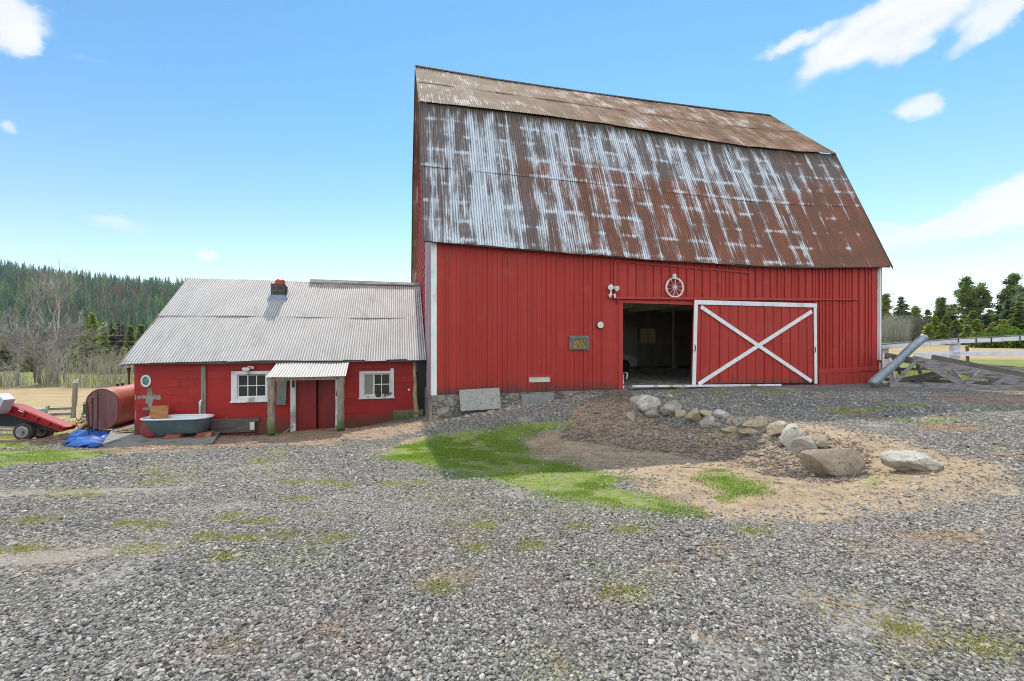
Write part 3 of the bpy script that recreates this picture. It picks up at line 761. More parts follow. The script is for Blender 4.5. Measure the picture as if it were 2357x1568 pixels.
# horizontal clapboard lines on the far half of the left gable
cb = MB()
for i in range(34):
    z = 1.5 + i * .3
    for (v0, v1) in ((3.3, DEP),):
        vmax = [v for v in np.arange(3.3, DEP, .05) if zroof(v) > z + .1]
        if len(vmax) > 3: cb.bbox(-.028, -.004, vmax[0], vmax[-1], z, z + .05)
cb.build('clapboard', M['barn_red_trim'], barn)
bw_ = MB(); WU0, WU1, WZ0, WZ1 = *sorted((W(1474, 770, 10.55)[0], W(1509, 770, 10.55)[0])), W(1490, 791, 10.55)[1], W(1490, 757, 10.55)[1]
bw_.bbox(0, 3.4, DEP - .05, DEP, .05, 4.5); bw_.bbox(8.6, WU0, DEP - .05, DEP, .05, 4.5); bw_.bbox(3.4, 8.6, DEP - .05, DEP, 3.1, 4.5); bw_.bbox(WU1, L_, DEP - .05, DEP, .05, 4.5)   # unseen gap added here so sunlight brightens the inside
bw_.bbox(WU0, WU1, DEP - .05, DEP, .05, WZ0); bw_.bbox(WU0, WU1, DEP - .05, DEP, WZ1, 4.5)
bw_.build('back_wall', M['plank_dark'], barn, uv='front')
bp = MB(); bp.bbox(WU0, WU1, DEP - .03, DEP - .02, WZ0, WZ1); wn = bp.build('back_window', M['dusty_pane'], barn)
bp = MB()
for q in (.5,): bp.bbox(WU0 + (WU1 - WU0) * q - .02, WU0 + (WU1 - WU0) * q + .02, DEP - .08, DEP - .05, WZ0, WZ1)
bp.build('glazing_bar', M['plank_dark'], wn)
# translucent dirty glass
def dusty():
    m = M['dusty_pane']; nt = m.node_tree; t = nt.nodes.new('ShaderNodeBsdfTranslucent'); t.inputs[0].default_value = (.24, .215, .14, 1)
    mx = nt.nodes.new('ShaderNodeMixShader'); mx.inputs[0].default_value = .5; b = nt.nodes['Principled BSDF']
    nt.links.new(b.outputs[0], mx.inputs[1]); nt.links.new(t.outputs[0], mx.inputs[2]); nt.links.new(mx.outputs[0], nt.nodes['Material Output'].inputs[0])
dusty()
fl = MB(); rr = random.Random(9)
for i in range(52):
    u0 = .12 + i * .304
    fl.bbox(u0, u0 + .3, .06, DEP - .06, -.02 + rr.uniform(-.004, .004), .10 + rr.uniform(-.006, .006))
fl.build('plank_floor', M['plank_floor'], barn)
lo = MB()
for i in range(28): lo.bbox(.1, L_ - .1, .2 + i * .37, .2 + i * .37 + .36, 3.42, 3.46)
for i in range(9): lo.bbox(1.2 + i * 1.75, 1.35 + i * 1.75, .1, DEP - .1, 3.17, 3.41)
lo.build('hay_loft', M['plank_dark'], barn)
for uu, vv_ in ((5.0, 4.2), (5.0, 7.6), (8.4, 8.6), (13.6, 8.9)):
    p_ = MB(); p_.bbox(uu - .1, uu + .1, vv_ - .1, vv_ + .1, .1, 3.17); p_.build('inner_post', M['plank_dark'], barn)

# roof
parts = []
v, f, uv_, s = corr('r', None, None, -.27, 16.27, lerp_rows(VK, Kz, VE, Ez, 0, .5, 5, .0), seed=1, wav=.008); 
parts.append((v, f, uv_))
v, f, uv_, s2 = corr('r', None, None, -.27, 16.27, lerp_rows(VK, Kz, VE, Ez, .475, 1.0, 5, -.013), seed=2, wav=.008, rough_edge=.016, s0=s * .95)
parts.append((v, f, uv_))
V, Fc, U = join_np(parts)
np_mesh('lower_roof', V, Fc, M['roof_low'], barn, smooth=True, attrs={'UVMap': ('POINT', U)})
parts = []
Ku = lambda u: Kz(u) + .05
v, f, uv_, s = corr('r', None, None, -.26, 16.26, lerp_rows(VR, Rz, VK - .09, lambda u: Ku(u) - .035, 0, .5, 4), seed=3, wav=.008); parts.append((v, f, uv_))
v, f, uv_, s = corr('r', None, None, -.26, 16.26, lerp_rows(VR, Rz, VK - .09, lambda u: Ku(u) - .035, .48, 1.0, 4, -.012), seed=4, wav=.008, s0=s, rough_edge=.02); parts.append((v, f, uv_))
V, Fc, U = join_np(parts)
np_mesh('upper_roof', V, Fc, M['roof_up'], barn, smooth=True, attrs={'UVMap': ('POINT', U)})
br_ = MB()
pr = [(VR, 12.2), (2 * VR - VK, 9.0), (2 * VR - VE, 4.1)]
for (a, b_) in zip(pr[:-1], pr[1:]):
    br_.add([BW(-.26, a[0], a[1]), BW(16.26, a[0], a[1]), BW(16.26, b_[0], b_[1]), BW(-.26, b_[0], b_[1])], [(0, 1, 2, 3)])
br_.build('back_roof', M['roof_up'], barn, uv='front')
# ridge roll, knee shadow gap lining, verge boards
rc = MB()
us = np.linspace(-.28, 16.28, 60)
for sd in (-1, 1):
    vs = []
    for u in us: vs += [BW(u, VR, Rz(u) + .035), BW(u, VR + sd * .17, Rz(u) + .035 - .145)]
    rc.add(vs, [(2 * i, 2 * i + 1, 2 * i + 3, 2 * i + 2) for i in range(len(us) - 1)])
rc.build('ridge_cap', M['tar'], barn)
for ue in (-.29, 16.275):
    vg = MB()
    for (a, b_) in (((VE, float(Ez(ue))), (VK, float(Kz(ue)))), ((VK, float(Kz(ue)) + .02), (VR, float(Rz(ue)) + .02)), ((VR, float(Rz(ue)) + .02), (2 * VR - VK, 9.02)), ((2 * VR - VK, 9.0), (2 * VR - VE, 4.1))):
        dz = -.10
        vg.hexa([BW(ue, a[0], a[1] + dz), BW(ue + .03, a[0], a[1] + dz), BW(ue + .03, b_[0], b_[1] + dz), BW(ue, b_[0], b_[1] + dz),
                 BW(ue, a[0], a[1] + .012), BW(ue + .03, a[0], a[1] + .012), BW(ue + .03, b_[0], b_[1] + .012), BW(ue, b_[0], b_[1] + .012)])
    vg.build('verge_board', M['dark_wood'], barn)
ea = MB()
for i in range(len(us) - 1):
    a, b_ = us[i], us[i + 1]
    ea.hexa([BW(a, VE + .07, float(Ez(a)) - .02), BW(b_, VE + .07, float(Ez(b_)) - .02), BW(b_, VE + .1, float(Ez(b_)) - .02), BW(a, VE + .1, float(Ez(a)) - .02),
             BW(a, VE + .07, float(Ez(a)) + .10), BW(b_, VE + .07, float(Ez(b_)) + .10), BW(b_, VE + .1, float(Ez(b_)) + .10), BW(a, VE + .1, float(Ez(a)) + .10)])
ea.build('eave_board', M['dark_wood'], barn)

# sliding door
dv = -.115
TL, TR_, BR_, BL = W(1597, 692, dv), W(1878, 700, dv), W(1880, 883, dv), W(1592, 886, dv)
door = MB(); nb_ = 14
def dp(a, b_): # bilinear over the door
    top = (TL[0] + (TR_[0] - TL[0]) * a, TL[1] + (TR_[1] - TL[1]) * a); bot = (BL[0] + (BR_[0] - BL[0]) * a, BL[1] + (BR_[1] - BL[1]) * a)
    return (bot[0] + (top[0] - bot[0]) * b_, bot[1] + (top[1] - bot[1]) * b_)
for i in range(nb_):
    a, b_ = i / nb_, (i + 1) / nb_ - .003; o = random.uniform(-.004, .004)
    door.prism([dp(a, .012), dp(b_, .012), dp(b_, .985), dp(a, .985)], dv + o, dv + .04)
    if i: door.prism([dp(a - .011, .012), dp(a + .004, .012), dp(a + .004, .985), dp(a - .011, .985)], dv - .026, dv - .002)
dr = door.build('sliding_door', M['barn_red'], barn, uv='front')
fr = MB()
def dband(a, b_, w, n_=1, lift=0):
    A = Vector(dp(*a)); B_ = Vector(dp(*b_)); d = (B_ - A).normalized(); q = Vector((-d.y, d.x)) * w / 2
    fr.prism([tuple(A + q), tuple(B_ + q), tuple(B_ - q), tuple(A - q)], dv - .045 - lift, dv - .018 - lift * .5)
dband((.012, 0), (.012, .962), .125); dband((.985, 0), (.985, .962), .11)
dband((0, .98), (1, .98), .14, lift=.002)
fr.build('door_frame', M['white_paint'], dr, bevel=.003)
fr = MB(); dband((.045, .008), (.955, .905), .125)
fr.build('cross_brace', M['white_paint'], dr, bevel=.003)
fr = MB(); dband((.05, .925), (.945, .03), .125, lift=.006)
fr.build('cross_brace', M['white_paint'], dr, bevel=.003)
for (px, py) in ((1600, 801), (1876, 805)):
    hd = MB(); c = W(px, py, dv - .08)
    hd.tube([BW(c[0], dv - .05, c[1] + .1), BW(c[0], dv - .1, c[1] + .07), BW(c[0], dv - .1, c[1] - .07), BW(c[0], dv - .05, c[1] - .1)], .013, 8)
    hd.build('door_handle', M['rust'], dr)
th = MB(); a = W(1452, 889, -.12); b_ = W(1792, 886, -.12)
th.prism([(a[0], a[1] - .03), (b_[0], b_[1] - .03), (b_[0], b_[1] + .035), (a[0], a[1] + .035)], -.24, -.17)
th.build('threshold', M['white_worn'], barn, bevel=.006)

# slot opening and foundation
vs = MB(); a = W(1217, 868); b_ = W(1265, 879)
vs.bbox(a[0], b_[0], -.04, -.027, b_[1], a[1]); vs.build('vent_board', M['dull_white'], barn)
vf = MB(); vf.bbox(a[0] - .04, b_[0] + .04, -.06, -.002, a[1], a[1] + .05); vf.bbox(a[0] - .04, a[0], -.05, -.002, b_[1], a[1]); vf.bbox(b_[0], b_[0] + .04, -.05, -.002, b_[1], a[1])
vf.build('vent_frame', M['barn_red_trim'], barn)
# rubble foundation with real relief
def stone_relief(u, z, seed=0):
    p = Vector((u * 2.9 + seed, z * 4.4, seed * .7))
    w = mnoise.noise_vector(p * 1.1) * .35
    d, pts = mnoise.voronoi(p + w)
    e = max(0.0, min(1.0, (d[1] - d[0]) / .35)); return .032 * (e ** .5) + .02 * mnoise.noise(p * 5)
fo = MB(); NU, NZ = 210, 34; grid = []
for j in range(NZ + 1):
    for i in range(NU + 1):
        u = -.06 + i * 6.5 / NU; z = -1.05 + j * 1.14 / NZ
        o = stone_relief(u, z) if u > .62 else .03 + .02 * mnoise.noise(Vector((u * 4, z * 4, 1))) + .012 * mnoise.noise(Vector((u * 15, z * 15, 1)))
        grid.append(BW(u, -.02 - o, z))
fo.add(grid, [(j * (NU + 1) + i, j * (NU + 1) + i + 1, (j + 1) * (NU + 1) + i + 1, (j + 1) * (NU + 1) + i) for j in range(NZ) for i in range(NU)])
fo.bbox(-.06, 15.9, .02, .06, -1.1, .085); fo.bbox(-.06, 6.4, -.045, .02, .07, .088); fo.bbox(-.07, -.03, 0.0, 10.4, -1.3, .06)
fo.build('foundation', M['rubble'], barn)
fs = MB()
for k in range(26):                                   # field stones of the right corner, seen end on
    z = .08 + (k % 9) * .095; u = L_ + random.uniform(-.02, .10); v = random.uniform(.02, .5)
    r = random.uniform(.05, .085); bmv = []
    fs.box(BW(u, v, z), (r * 2.2, r * 2, r * 1.2), Matrix.Rotation(random.uniform(-.5, .5), 3, 'Z') @ Matrix.Rotation(random.uniform(-.2, .2), 3, 'X'))
fs.build('corner_stones', M['rubble'], barn, bevel=.015)
cp = MB(); a = W(1200, 907, -.10); b_ = W(1275, 935, -.10)
cp.bbox(a[0], b_[0], -.12, -.085, b_[1] - .05, a[1]); cp.build('foundation_patch', M['concrete_patch'], barn, bevel=.004)
fp = MB(); fp.bbox(-.10, -.02, -.10, -.02, -.9, .06); fp.build('corner_post', M['post_wood'], barn)

# ------------------------------------------------------------------ things on and by the barn
def wall_thing_base(px, py): a = W(px, py); return BW(a[0], -.03, a[1])
# wagon wheel
c = W(1553, 662, -.09); r = .30
ww = empty('wagon_wheel', BW(c[0], -.06, c[1]), 'white painted wooden wagon wheel hung above the barn door', 'wagon wheel')
mb = MB(); ring = [BW(c[0] + r * cos(t), -.085, c[1] + r * sin(t)) for t in np.linspace(0, 2 * pi, 41)]
prof = []
for t in np.linspace(0, 2 * pi, 48, endpoint=False):
    for (dr_, dv_) in ((-.022, -.02), (.022, -.02), (.022, .02), (-.022, .02)):
        prof.append(BW(c[0] + (r + dr_) * cos(t), -.085 + dv_, c[1] + (r + dr_) * sin(t)))
mb.add(prof, [((4 * i + k) % 192, (4 * i + (k + 1) % 4) % 192, (4 * i + 4 + (k + 1) % 4) % 192, (4 * i + 4 + k) % 192) for i in range(48) for k in range(4)])
mb.build('rim', M['white_worn'], ww)
mb = MB(); mb.cyl(BW(c[0], -.09, c[1]), BW(0, -1, 0) - BW(0, 0, 0), .045, .12, 14); mb.build('hub', M['white_worn'], ww)
for i in range(10):
    t = 2 * pi * (i + .3) / 10; mb = MB()
    mb.tube([BW(c[0] + .03 * cos(t), -.09, c[1] + .03 * sin(t)), BW(c[0] + (r - .02) * cos(t), -.085, c[1] + (r - .02) * sin(t))], [.013, .011], 6); mb.build('spoke', M['white_worn'], ww)
mb = MB(); mb.bbox(c[0] - .055, c[0] + .045, -.11, -.035, c[1] + r + .01, c[1] + r + .13); mb.bbox(c[0] - .015, c[0] + .015, -.115, -.11, c[1] + r - .02, c[1] + r + .05)
mb.build('hanger_block', M['white_worn'], ww, bevel=.004)

def flood(px, py, label, big=True):
    c = W(px, py, -.1); t = empty('floodlight', BW(c[0], -.03, c[1]), label, 'floodlight', 'outdoor floodlights on the walls')
    return t, c
fl_, c = flood(1408, 668, 'white twin head floodlight with motion sensor beside the barn door')
mb = MB(); mb.bbox(c[0] - .03, c[0] + .03, -.06, -.024, c[1] - .16, c[1] + .08); mb.build('bracket', M['lamp_white'], fl_, bevel=.006)
for (dx, dz, ax) in ((-.055, .09, (-.3, -1, -.25)), (.13, .06, (.35, -1, -.35))):
    mb = MB(); p = BW(c[0] + dx, -.13, c[1] + dz); axw = (BW(*ax) - BW(0, 0, 0)).normalized()
    mb.tube([p - axw * .09, p - axw * .05, p, p + axw * .06, p + axw * .062], [.025, .05, .06, .085, .07], 14); mb.build('lamp_head', M['lamp_white'], fl_, angle=40)
    mb = MB(); mb.tube([BW(c[0], -.05, c[1] + .03), BW(c[0] + dx * .6, -.08, c[1] + dz * .7), p - axw * .08], .012, 6); mb.build('lamp_arm', M['lamp_white'], fl_)
mb = MB(); mb.tube([BW(c[0] - .05, -.06, c[1] - .15), BW(c[0] - .06, -.13, c[1] - .19)], [.035, .045], 10); mb.tube([BW(c[0] + .07, -.05, c[1] - .14), BW(c[0] + .1, -.1, c[1] - .12), BW(c[0] + .1, -.1, c[1] - .24)], .028, 8)
mb.build('motion_sensor', M['lamp_white'], fl_, angle=40)
# dial
c = W(1381, 748, -.03); mb = MB()
dl = empty('wall_thermometer', BW(c[0], -.03, c[1]), 'round cream dial with dark rim on the barn wall left of the doorway', 'thermometer')
mb.cyl(BW(c[0], -.045, c[1]), BW(0, -1, 0) - BW(0, 0, 0), .118, .04, 28); mb.build('dial_rim', M['dial_rim'], dl, angle=40)
mb = MB(); mb.cyl(BW(c[0], -.07, c[1]), BW(0, -1, 0) - BW(0, 0, 0), .098, .012, 28); mb.build('dial_face', M['cream'], dl, angle=40)
mb = MB(); mb.beam(BW(c[0] - .03, -.079, c[1] - .025), BW(c[0] + .05, -.079, c[1] + .02), .006, .006); mb.build('pointer', M['rust'], dl)
# stove door panel
a = W(1310, 773, -.04); b_ = W(1356, 806, -.04)
sd = empty('stove_door', BW((a[0] + b_[0]) / 2, -.03, b_[1]), 'old iron stove door with gold fan pattern mounted on the red barn wall', 'stove door')
mb = MB(); mb.bbox(a[0], b_[0], -.05, -.024, b_[1], a[1]); pw = b_[0] - a[0]; ph = a[1] - b_[1]
mb.bbox(a[0] + .02, b_[0] - .02, -.065, -.051, a[1] - .10, a[1] - .02); mb.bbox(a[0] + .02, a[0] + .09, -.065, -.051, b_[1] + .02, a[1] - .11)
mb.bbox(b_[0] - .09, b_[0] - .02, -.065, -.051, b_[1] + .02, a[1] - .11); mb.bbox(a[0] + .1, b_[0] - .1, -.065, -.051, b_[1] + .015, b_[1] + .05)
mb.build('cast_frame', M['stove_iron'], sd, bevel=.006)
def gold():
    m, nb, b = new_mat('gold embossed panel'); v = nb.vor(nb.geo, 45); r = nb.sep(v.outputs['Color'])[0]
    col = nb.ramp(r, [(0, (.06, .04, .015)), (.45, (.30, .19, .04)), (.8, (.42, .30, .10)), (1, (.16, .14, .10))])
    out(nb, b, col, .45, .4, nb.bump(v.outputs['Distance'], .8, .02)); return m
M['gold'] = gold()
mb = MB(); mb.bbox(a[0] + .11, b_[0] - .11, -.058, -.0515, b_[1] + .06, a[1] - .13); mb.build('embossed_panel', M['gold'], sd)
# plywood sheet leaning on the foundation
pts = [W(1057, 898, -.16), W(1150, 893, -.16), W(1152, 938, -.24), W(1060, 944, -.24)]
mb = MB(); vs = [BW(pts[0][0], -.13, pts[0][1]), BW(pts[1][0], -.13, pts[1][1]), BW(pts[2][0], -.30, pts[2][1] - .02), BW(pts[3][0], -.30, pts[3][1] - .02)]
mb.hexa([vs[3], vs[2], vs[2] + Vector((0, .02, 0)), vs[3] + Vector((0, .02, 0)), vs[0], vs[1], vs[1] + Vector((0, .02, 0)), vs[0] + Vector((0, .02, 0))])
mb.build('plywood_sheet', M['mdf'], base=vs[3], label='mottled grey plywood sheet leaning on the stone foundation of the barn', cat='plywood')
# drink cooler just inside the doorway
p0 = W(1423, 879, .35); zf = .10
ck = empty('drink_cooler', BW(p0[0] + .03, .30, zf), 'red and white drink cooler standing inside the barn doorway by its left jamb', 'cooler')
c = BW(p0[0] + .03, .30, zf)
for nm, prof_, mt in (('cooler_base', [(0, .15), (.0, .165), (.10, .165), (.12, .15)], 'plastic_white'), ('base_band', [(.12, .15), (.12, .172), (.17, .172), (.17, .15)], 'plastic_red'), ('cooler_body', [(.17, .14), (.52, .155)], 'plastic_white'), ('cooler_lid', [(.52, .15), (.52, .18), (.59, .18), (.62, .11), (.66, .10), (.66, .02)], 'plastic_red')):
    mb = MB(); mb.tube([c + Vector((0, 0, z * .84)) for z, r in prof_], [r * .84 for z, r in prof_], 24); mb.build(nm, M[mt], ck, angle=35)
mb = MB(); mb.tube([c + Vector((.16, -.06, .5)), c + Vector((.22, -.06, .48)), c + Vector((.2, -.06, .3))], .018, 6); mb.build('handle', M['plastic_white'], ck)
# loading ramp boards in the doorway
a = W(1462, 868, .8)[0]; mb = MB()
for i in range(5):
    u0 = OP_U0 + .35 + i * .02; mb.hexa([BW(u0 + i * .32, -.12, .115), BW(u0 + i * .32 + .31, -.12, .115), BW(u0 + i * .26 + .23, 2.3, .125), BW(u0 + i * .26, 2.3, .125)] + [BW(u0 + i * .32, -.12, .15), BW(u0 + i * .32 + .31, -.12, .15), BW(u0 + i * .26 + .23, 2.3, .16), BW(u0 + i * .26, 2.3, .16)])
mb.build('ramp_boards', M['grey_wood'], base=BW(OP_U0 + 1, 1, .11), label='grey plank ramp laid across the threshold of the open barn doorway', cat='ramp')
# car in the dark
ca = W(1472, 826, 6.6); cu = ca[0]; cv = 6.6
car = empty('parked_car', BW(cu - 2, cv + .8, .10), 'dull white car parked in the dark inside the barn', 'car')
side = [(0, .42), (-.03, .30), (-.6, .24), (-3.6, .24), (-4.1, .34), (-4.15, .62), (-4.0, .86), (-3.1, .95), (-1.3, .94), (-.5, .84), (-.08, .70)]
def loft(side, insets, hw):
    rings = []
    for t, ins in insets:
        cx_ = sum(p[0] for p in side) / len(side); cz_ = sum(p[1] for p in side) / len(side)
        rings.append([BW(cu + cx_ + (u - cx_) * ins, cv + .82 + t * hw, .10 + cz_ + (z - cz_) * ins) for u, z in side])
    n = len(side); vs = [p for r in rings for p in r]; fs = [tuple(range(n)), tuple(range(len(rings) * n - 1, (len(rings) - 1) * n - 1, -1))]
    for i in range(len(rings) - 1): fs += [(i * n + k, (i + 1) * n + k, (i + 1) * n + (k + 1) % n, i * n + (k + 1) % n) for k in range(n)]
    return MB().add(vs, fs)
loft(side, [(-1, .93), (-.93, .985), (-.6, 1), (.6, 1), (.93, .985), (1, .93)], .82).build('body', M['car_white'], car, angle=50)
cab = [(-.95, .93), (-1.25, 1.12), (-1.7, 1.33), (-2.1, 1.38), (-2.9, 1.37), (-3.3, 1.25), (-3.7, .95)]
loft(cab, [(-.86, .9), (-.78, 1), (.78, 1), (.86, .9)], .82).build('windows', M['glass_dark'], car, angle=50)
rf = [(-1.55, 1.30), (-1.7, 1.37), (-2.1, 1.42), (-2.9, 1.41), (-3.25, 1.30)]
loft(rf, [(-.84, .96), (-.76, 1.02), (.76, 1.02), (.84, .96)], .82).build('car_roof', M['car_white'], car, angle=50)
mb = MB(); mb.bbox(cu - .18, cu + .05, cv - .02, cv + 1.66, .42, .54); mb.build('bumper', M['steel'], car, bevel=.03)
for uu in (-.85, -3.3):
    for vv_ in (.03, 1.6):
        mb = MB(); mb.cyl(BW(cu + uu, cv + vv_, .10 + .31), BW(0, 1, 0) - BW(0, 0, 0), .31, .2, 22); w_ = mb.build('wheel', M['rubber'], car, angle=40)
# white panel behind it
a = W(1424, 752, 9.9); b_ = W(1463, 815, 9.9)
mb = MB(); mb.bbox(b_[0] - 1.4, b_[0], 9.75, 10.35, .10, a[1]); mb.bbox(b_[0] - 1.36, b_[0] - .72, 9.73, 9.75, .2, a[1] - .06); mb.bbox(b_[0] - .68, b_[0] - .04, 9.73, 9.75, .2, a[1] - .06)
mb.build('storage_cabinet', M['dull_white'], base=BW(b_[0] - .7, 10, .1), label='dull white storage cabinet at the back of the barn behind the car', cat='cabinet', bevel=.01)
# ------------------------------------------------------------------ the low red outbuilding (milk house)
CVW = 2.5; CL = -8.23; CR = -.40
cot = empty('outbuilding', BW(-4.3, CVW, -1.1), 'low red outbuilding with corrugated metal roof joined to the left side of the barn', 'outbuilding')
def C(px, py, v=CVW): return onv(px, py, v)
w1 = (C(546, 864), C(616, 916)); w2 = (C(838, 861), C(898, 911))
dL, dR = C(681, 880)[0], C(773, 880)[0]; dT = C(725, 866)[1]; dB = C(725, 997)[1]
zt = .99
mb = MB()
def cw(u0, u1, z0, z1): mb.bbox(u0, u1, CVW, CVW + .12, z0, z1)
us_ = sorted([CL, w1[0][0], w1[1][0], dL, dR, w2[0][0], w2[1][0], CR])
zb = -1.25
zt -= .09; cw(CL, us_[1], zb, zt + .25); cw(us_[1], us_[2], zb, w1[1][1]); cw(us_[1], us_[2], w1[0][1], zt + .25); cw(us_[2], dL, zb, zt + .25)
cw(dL, dR, dT, zt + .25); cw(dR, us_[5], zb, zt + .25); cw(us_[5], us_[6], zb, w2[1][1]); cw(us_[5], us_[6], w2[0][1], zt + .25); cw(us_[6], CR, zb, zt + .25)
mb.build('front_wall', M['cot_red'], cot, uv='front')
# side and back walls
RV, RZ, EV, EZ = 6.3, 3.88, 2.12, .985
def czr(v): return EZ + (RZ - EZ) * (v - EV) / (RV - EV) if v <= RV else RZ - (RZ - EZ) * (v - RV) / (RV - EV)
for u, nm in ((CL, 'side_wall'), (CR, 'side_wall')):
    mb = MB(); vv = np.linspace(CVW + .12, 10.1, 20); pts = []
    s_ = .1 if u == CL else -.1
    A = [BW(u, v, -1.6) for v in vv] + [BW(u, v, czr(v) - .04) for v in vv[::-1]]
    Bp = [BW(u + s_, v, -1.6) for v in vv] + [BW(u + s_, v, czr(v) - .04) for v in vv[::-1]]
    n = len(A); mb.add(A + Bp, [(i, 39 - i, 38 - i, i + 1) for i in range(19)] + [(i + n, i + 1 + n, 38 - i + n, 39 - i + n) for i in range(19)])
    mb.build(nm, M['cot_red'], cot, uv='side')
mb = MB(); mb.bbox(CL, CR, 10.0, 10.1, -1.6, 1.2); mb.build('back_wall', M['cot_red'], cot, uv='front')
# roof
Er = lambda u: EZ + .012 * np.sin(u * 1.1) + np.interp(u, [-8.45, -8.1, -7.5], [-.03, 0, .01])
Rr = lambda u: RZ + .015 * np.sin(u * .9 + 1)
uf = lambda u, t: np.where(u < -8.2, u, u)
parts = []
sm_ = .51
v, f, uv_, s = corr('r', None, None, -8.40, -.045, lerp_rows(RV, Rr, EV, Er, 0, sm_, 5), seed=11, wav=.01); parts.append((v, f, uv_))
v, f, uv_, s = corr('r', None, None, -8.40, -.045, lerp_rows(RV, Rr, EV, Er, sm_ - .025, 1, 5, -.012), seed=12, wav=.012, rough_edge=.02, s0=s); parts.append((v, f, uv_))
V, Fc, U = join_np(parts); rfc = np_mesh('metal_roof', V, Fc, M['galv'], cot, smooth=True, attrs={'UVMap': ('POINT', U)})
mb = MB(); mb.add([BW(-8.4, RV, RZ), BW(-.05, RV, RZ), BW(-.05, 10.4, EZ), BW(-8.4, 10.4, EZ)], [(0, 1, 2, 3)]); mb.build('back_roof', M['galv'], cot, uv='front')
mb = MB()
for i in range(20):
    a, b_ = -8.36 + i * .41, -8.36 + (i + 1) * .41
    if b_ > -.1: break
mb.bbox(-8.33, -.2, EV + .09, EV + .12, EZ - .06, EZ + .03)
mb.build('fascia', M['dark_wood'], cot)
mb = MB(); mb.hexa([BW(-8.38, EV + .05, EZ - .11), BW(-8.34, EV + .05, EZ - .11), BW(-8.34, RV, RZ - .12), BW(-8.38, RV, RZ - .12), BW(-8.38, EV + .05, EZ - .0), BW(-8.34, EV + .05, EZ - .0), BW(-8.34, RV, RZ - .015), BW(-8.38, RV, RZ - .015)])
mb.build('barge_board', M['dark_wood'], cot)
# ridge flashing on the right half
a = C(714, 652, RV); mb = MB()
mb.hexa([BW(a[0], RV - .16, RZ - .05), BW(-.04, RV - .16, RZ - .05), BW(-.04, RV + .05, RZ + .07), BW(a[0], RV + .05, RZ + .09), BW(a[0], RV - .16, RZ - .02), BW(-.04, RV - .16, RZ - .02), BW(-.04, RV + .05, RZ + .10), BW(a[0], RV + .05, RZ + .12)])
mb.build('ridge_flashing', M['grey_wood'], cot)
# chimney
lo_, hi_ = EV, RV
for _ in range(40):
    md = (lo_ + hi_) / 2; q = C(642, 689, md)
    if q[1] > czr(md): lo_ = md
    else: hi_ = md
cv_ = lo_; a = C(623, 689, cv_); b_ = C(655, 657, cv_)
chz0, chz1 = a[1] - .1, b_[1]; cu0, cu1 = a[0], b_[0]
def chim_mat():
    m, nb, b = new_mat('dark brick'); uv = uvnode(nb)
    br = nb.n('ShaderNodeTexBrick'); nb.set(br.inputs['Vector'], nb.scale(uv, (1, 1, 1))); br.inputs['Scale'].default_value = 1
    br.inputs['Brick Width'].default_value = .24; br.inputs['Row Height'].default_value = .17; br.inputs['Mortar Size'].default_value = .012
    br.inputs['Color1'].default_value = (.05, .048, .05, 1); br.inputs['Color2'].default_value = (.085, .08, .08, 1); br.inputs['Mortar'].default_value = (.14, .13, .125, 1)
    col = nb.mix(nb.ss(nb.noise(nb.geo, 9, 5, .6), .5, .75, 0, .5), br.outputs[0], (.16, .12, .1))
    out(nb, b, col, .85, 0, nb.bump(br.outputs[1], .5, -.015), .2); return m
M['chimney'] = chim_mat()
mb = MB(); mb.bbox(cu0, cu1, cv_, cv_ + .48, chz0, chz1)
for (q0, q1, z) in ((.0, .5, .06), (.62, .95, .05)): mb.bbox(cu0 + (cu1 - cu0) * q0, cu0 + (cu1 - cu0) * q1, cv_ + .02, cv_ + .4, chz1, chz1 + z)
chm = mb.build('chimney', M['chimney'], cot, uv='front', bevel=.008)
mb = MB(); uc = (cu0 + cu1) / 2 + .02
mb.bbox(uc - .13, uc + .15, cv_ + .1, cv_ + .36, chz1 - .02, chz1 + .15)
mb.prism([(uc - .14, chz1 + .15), (uc + .16, chz1 + .15), (uc + .13, chz1 + .23), (uc + .05, chz1 + .19), (uc - .03, chz1 + .24), (uc - .1, chz1 + .20)], cv_ + .1, cv_ + .36)
mb.build('chimney_pot', M['flue_red'], chm, bevel=.006)
mb = MB()
mb.hexa([BW(cu0 - .1, cv_ - .14, czr(cv_ - .14) + .005), BW(cu1 + .1, cv_ - .14, czr(cv_ - .14) + .005), BW(cu1 + .1, cv_ + .0, czr(cv_) + .02), BW(cu0 - .1, cv_ + .0, czr(cv_) + .02), BW(cu0 - .08, cv_ - .12, czr(cv_ - .12) + .03), BW(cu1 + .08, cv_ - .12, czr(cv_ - .12) + .03), BW(cu1 + .02, cv_ - .003, czr(cv_) + .16), BW(cu0 - .02, cv_ - .003, czr(cv_) + .16)])
mb.build('flashing', M['flash'], chm)

